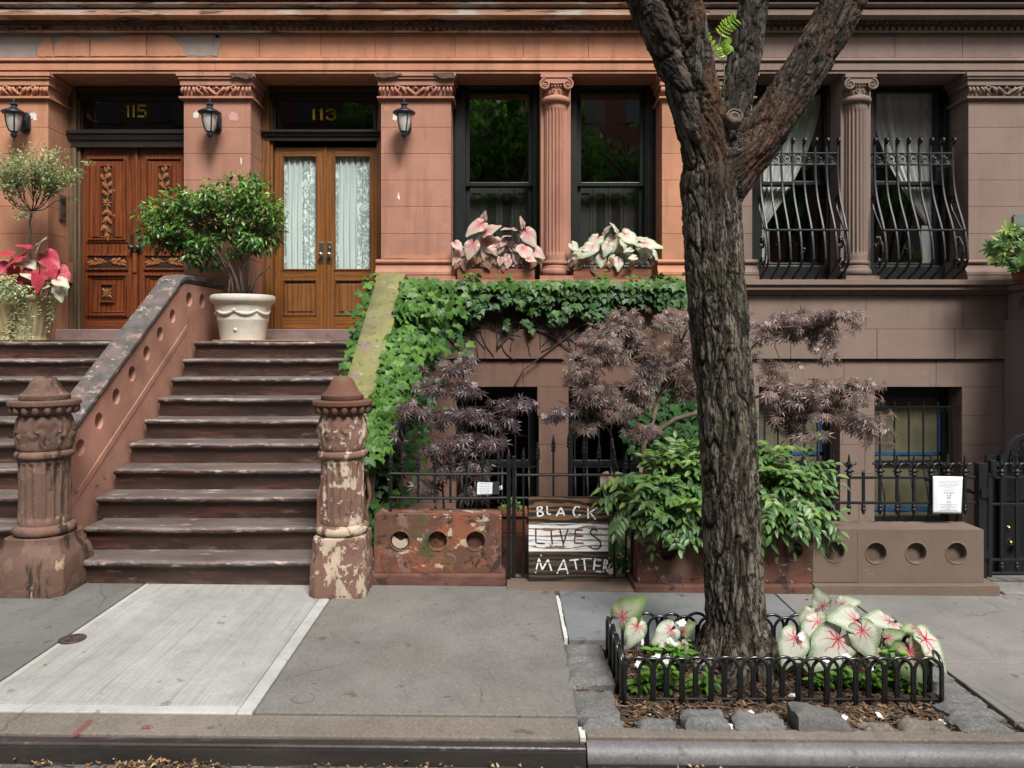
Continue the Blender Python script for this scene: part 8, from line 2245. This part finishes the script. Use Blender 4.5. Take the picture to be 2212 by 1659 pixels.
# caladiums and bedding plants in the bed
def zb_(x, y): return soilz(x, y)
QR = lambda x, y, L, a, f=None, d=None: (1635.8+.2604*x, 1226.9+.2604*y, .2604*L, a, f, d)
QL = lambda x, y, L, a, f=None, d=None: (1209.6+.2604*x, 1209.6+.2604*y, .2604*L, a, f, d)
c1 = thing('caladium', 'big caladium with white crimson veined leaves right of the trunk in the fenced bed', 'caladium', (1.9, 3.85, gz(1.9)))
hero([QR(668, 590, 455, 214, .85, 3.74), QR(870, 520, 330, -68, .8, 3.72), QR(812, 432, 330, 158, .6, 3.78), QR(540, 320, 230, 112, .9, 3.9), QR(705, 300, 180, 25, .7, 3.92), QR(318, 580, 330, 238, .7, 3.72), QR(350, 712, 150, 205, .7, 3.70), QR(500, 450, 260, 215, .6, 3.8), QR(470, 400, 280, 230, .5, 3.86), QR(1100, 445, 330, 158, .35, 3.9), QR(1395, 590, 380, -50, .5, 3.72), QR(800, 400, 160, 110, .7, 3.86), QR(1190, 495, 160, -20, .3, 3.88)], 3.8, PITC, c1, lambda q: (1.88+(q.x-1.88)*.45, 3.86, zb_(1.88, 3.86)), seed=61, dj=.01, smat=STEMR)
hero([QR(1085, 580, 180, 30, .9, 3.76), QR(1262, 690, 420, -72, .85, 3.70), QR(430, 640, 150, 200, .6, 3.8), QR(980, 690, 120, -60, .8, 3.75), QR(1290, 500, 150, 170, .4, 3.85), QR(1160, 640, 130, 190, .7, 3.8)], 3.78, PITG, c1, lambda q: (1.9+(q.x-1.9)*.45, 3.86, zb_(1.9, 3.86)), seed=62, dj=.01, smat=STEMR)
c2 = thing('caladium', 'green and white caladium leaves with crimson veins at the left corner of the fenced bed', 'caladium', (.72, 3.95, gz(.7)))
hero([QL(520, 475, 330, 55, .75, 3.80), QL(640, 545, 235, 243, .8, 3.72), QL(600, 470, 160, -20, .5, 3.84)], 3.8, PITG, c2, lambda q: (.70, 3.9, zb_(.7, 3.9)), seed=63, dj=.01)
hero([QL(640, 548, 235, 243, .85, 3.71)], 3.71, PITC, c2, lambda q: (.70, 3.9, zb_(.7, 3.9)), seed=64, dj=.01)
c3 = thing('caladium', 'small caladium with white pink veined leaves just left of the trunk in the fenced bed', 'caladium', (.98, 4.0, gz(1)))
hero([QL(920, 580, 240, 203, .8, 3.92), QL(1010, 700, 140, -75, .8, 3.88), QL(870, 690, 80, 200, .8, 3.86)], 3.9, PITC, c3, lambda q: (.98, 4.0, zb_(.98, 4.0)), seed=65, dj=.01)
hero([QL(1025, 590, 160, 52, .7, 3.94)], 3.9, PITG, c3, lambda q: (.98, 4.0, zb_(.98, 4.0)), seed=66, dj=.01)
pet = [(0, 0, 0), (-.30, .35, .03), (-.42, .75, .02), (-.2, 1, -.02), (.2, 1, -.02), (.42, .75, .02), (.30, .35, .03)]
def flower():
    v, f = [], []
    for k_ in range(5):
        a = 2*math.pi*k_/5; c, s = math.cos(a), math.sin(a); n0 = len(v); v += [(x*c-y*s, x*s+y*c, z) for x, y, z in pet]; f.append(tuple(range(n0, n0+7)))
    return Leaf(v, f)
FL = flower()
def bedding(label, spots, flowers, d, seed, n=55):
    r = random.Random(seed); x0 = sum(X(s[0], d) for s in spots)/len(spots)
    t = thing('bedding_plant', label, 'flower plant', (x0, d, gz(x0)), 'white flowered bedding plants')
    pos, tip, nor, ti = [], [], [], []; b = MB()
    for (px, py, rx, ry) in spots:
        rt = Vector((X(px, d), d+.03, zb_(X(px, d), d)-.01))
        for i in range(5):
            e = P(px+r.uniform(-rx, rx)*.7, py+r.uniform(-ry, ry)*.6, d+r.uniform(-.05, .05)); b.tube([rt, (rt+e)/2+Vector((0, 0, .01)), e], .0028, 5)
            for q in range(n//5):
                a = q*2.4; s = .35+.65*q/(n/5); p = rt+(e-rt)*s
                pos.append((p+Vector((r.gauss(0, .008), r.gauss(0, .008), 0)))[:]); tip.append((math.cos(a), math.sin(a)*.8-.2, r.gauss(.12, .2))); nor.append((r.gauss(0, .2), -.35, 1)); ti.append(max(0, r.gauss(.15+.35*(s > .85), .15)))
    leafmesh('leaves', [oval_leaf(.40, .10, .18)], pos, tip, nor, np.random.default_rng(seed).uniform(.042, .068, len(pos)), FLOWERLEAF, t, ti); b.build('stems', STEMG, t, smooth=True)
    if flowers:
        p = [P(px, py, d-.05)[:] for px, py in flowers]; m = len(p)
        leafmesh('flowers', FL, p, rnd(m), rnd(m, .25)+np.array([0, -.8, .6]), np.random.default_rng(seed).uniform(.016, .022, m), WHITEPET, t, smooth=False)
bedding('white flowered plant with bright green leaves behind the front left hoops', [(1400, 1440, 34, 30), (1440, 1450, 30, 28), (1385, 1475, 22, 20)], [(1379, 1435), (1438, 1428), (1442, 1421), (1414, 1421), (1420, 1418), (1388, 1387)], 3.70, 71)
bedding('white flowered plant below the small caladium left of the trunk', [(1450, 1405, 34, 22), (1420, 1395, 30, 18), (1475, 1390, 22, 24)], [(1453, 1387), (1460, 1393), (1447, 1384), (1467, 1348), (1474, 1345), (1463, 1351)], 3.88, 72)
bedding('low bright green plant between the front hoops left of the trunk', [(1505, 1470, 26, 22), (1528, 1460, 18, 20)], [(1516, 1431)], 3.68, 73, 40)
bedding('dark green bedding plant below the big caladium right of the trunk', [(1770, 1460, 34, 28), (1810, 1440, 34, 26), (1850, 1450, 30, 30)], [(1828, 1419), (1785, 1425), (1732, 1376), (1788, 1476)], 3.75, 74)
bedding('green bedding plant under the right hand caladium leaves by the hoop fence', [(1900, 1455, 30, 34), (1940, 1440, 30, 30), (1975, 1475, 20, 18), (1925, 1400, 34, 26)], [(1882, 1442), (1885, 1436)], 3.74, 75)
# fallen white petals
p = [(P(px, py, d_)[0], d_, soilz(P(px, py, d_)[0], d_)+.016) for px, py, d_ in ((1710, 1475, 3.62), (1900, 1526, 3.46), (1620, 1528, 3.45), (1823, 1528, 3.44), (1712, 1478, 3.63), (1575, 1570, 3.34), (2035, 1530, 3.42))]
o = leafmesh('fallen_petals', FL, p, rnd(7)*np.array([1, 1, .2]), rnd(7, .3)+np.array([0, -.3, 1]), .02, WHITEPET); tag(o, 'fallen white petals lying on the mulch of the tree bed', 'petals', kind='stuff')
# ============================================================ the other side of the street, behind the camera (mirrored in the glass)
BRK = stone('brick red far house', (.20, .085, .055), .25, (.08, .04, .03), .3)
FARW = plain('far window glass', (.05, .06, .07), .1)
def far_house(x0, x1, h_, col, label):
    t = thing('row_house', label, 'house', ((x0+x1)/2, -14, 0))
    b = MB(); b.box(x0, x1, -20, -14, -.1, h_); b.build('wall', col, t)
    b = MB(); b.box(x0-.02, x1+.02, -14.0, -13.5, h_-.6, h_); b.build('cornice', M['purple'], t)
    n = 3
    for fl_ in range(int(h_/3.3)):
        for i in range(n):
            cx = x0+(x1-x0)*(i+.5)/n; z = 1.2+fl_*3.3
            if z+2 > h_-.7: continue
            b = MB(); b.box(cx-.45, cx+.45, -14.0, -13.98, z, z+1.9); f = b.build('window', FARW, t)
            b = MB(); b.box(cx-.6, cx+.6, -14.0, -13.9, z+1.9, z+2.1); b.box(cx-.6, cx+.6, -14.0, -13.88, z-.12, z); b.build('lintel', M['flank'], f)
far_house(-13.5, -7.5, 17.5, BRK, 'red brick house across the street behind the camera, left of the dark brown one')
far_house(-7.5, -1.2, 16.5, M['brown'], 'dark brown stone house across the street, second from the left')
far_house(-1.2, 4.3, 17.0, M['purple'], 'grey-brown stone house across the street, third from the left')
far_house(4.31, 12, 18, BRK, 'red brick house across the street behind the camera, right of the grey-brown one')
far_house(-20, -13.6, 17, M['purple'], 'grey-brown stone house across the street behind the camera, beyond the left tree')
far_house(-27, -20.1, 16, BRK, 'red brick house across the street at the far left end behind the camera')
far_house(12.1, 18.5, 16.8, M['brown'], 'dark brown stone house across the street at the right behind the camera')
far_house(18.6, 26, 17.4, M['purple'], 'grey-brown stone house across the street at the far right end')
b = MB(); b.box(-30, 30, -14, -10.9, -.12, .02); struct(b.build('far_pavement', M['conc_dk']))
def far_tree(x, y, crown, seed, label):
    t = thing('street_tree', label, 'tree', (x, y, 0)); r = random.Random(seed)
    b = MB(); b.tube([(x, y, -.1), (x+.05, y, 1.5), (x-.05, y, 3.4)], [.24, .19, .17], 12)
    for i in range(7):
        a = i*.9+r.random(); L = r.uniform(2.2, 4.0); e = (x+math.cos(a)*L*.75, y+.5+math.sin(a)*L*.5, 7.4+r.uniform(0, 3.2)); m = (x+math.cos(a)*L*.25, y+.3+math.sin(a)*L*.2, 5.2)
        b.tube([(x-.05, y, 3.2), m, e], [.15, .12, .05], 8)
        for q in range(4):
            a2 = a+r.uniform(-1, 1); b.tube([m, ((m[0]+e[0])/2, (m[1]+e[1])/2, (m[2]+e[2])/2), (e[0]+math.cos(a2)*1.2, e[1]+math.sin(a2)*1.0, e[2]+r.uniform(-.6, 1))], [.07, .055, .02], 6)
    b.build('trunk', DTWIG, t, smooth=True)
    pts = []
    while len(pts) < 8500:
        cx, cy, cz, rx, rz = r.choice(crown); v = Vector((r.gauss(0, 1), r.gauss(0, 1), r.gauss(0, 1))).normalized()*r.random()**.4
        p = Vector((cx+v.x*rx, cy+v.y*rx*.8, cz+v.z*rz))
        if noise.noise(p*.9+Vector((seed, 0, 0))) < -.06: continue
        pts.append(p[:])
    n = len(pts); rr_ = np.random.default_rng(seed)
    leafmesh('crown', [oval_leaf(.55, .1, .2)], pts, rnd(n)+np.array([0, 0, -.5]), rnd(n, .6)+np.array([0, 0, 1]), rr_.uniform(.18, .32, n), CROWN, t)
far_tree(-4.2, -9.6, [(-4.2, -9.6, 7.8, 2.4, 1.9), (-6.0, -9.3, 6.8, 1.7, 1.2), (-2.4, -9.8, 7.0, 1.7, 1.3), (-4.4, -9.4, 9.4, 1.8, 1.2)], 3, 'leafy street tree across the road, left one behind the camera')
far_tree(-.3, -9.4, [(-.3, -9.4, 9.6, 2.4, 1.6), (-1.9, -9.4, 7.6, 1.6, 1.2), (2.6, -9.6, 8.2, 1.9, 1.8), (1.2, -9.6, 10, 1.8, 1.4), (.2, -10.4, 8, 2.2, 1.8)], 5, 'leafy street tree across the road, middle one behind the camera')
far_tree(6.4, -9.6, [(6.4, -9.6, 7.6, 2.4, 1.9), (4.6, -9.4, 6.6, 1.6, 1.1), (8.2, -9.6, 7.2, 1.7, 1.3), (6.4, -9.4, 9.2, 1.7, 1.2)], 7, 'leafy street tree across the road, right one behind the camera')
far_tree(-9.6, -9.6, [(-9.6, -9.6, 7.8, 2.4, 1.9), (-11.2, -9.3, 7.0, 1.7, 1.2), (-8.0, -9.8, 7.0, 1.7, 1.3), (-9.8, -9.4, 9.4, 1.8, 1.2)], 9, 'leafy street tree across the road at the far left behind the camera')
far_tree(11.6, -9.6, [(11.6, -9.6, 7.6, 2.4, 1.9), (9.9, -9.4, 6.8, 1.6, 1.1), (13.4, -9.6, 7.2, 1.7, 1.3), (11.6, -9.4, 9.2, 1.7, 1.2)], 11, 'leafy street tree across the road at the far right behind the camera')
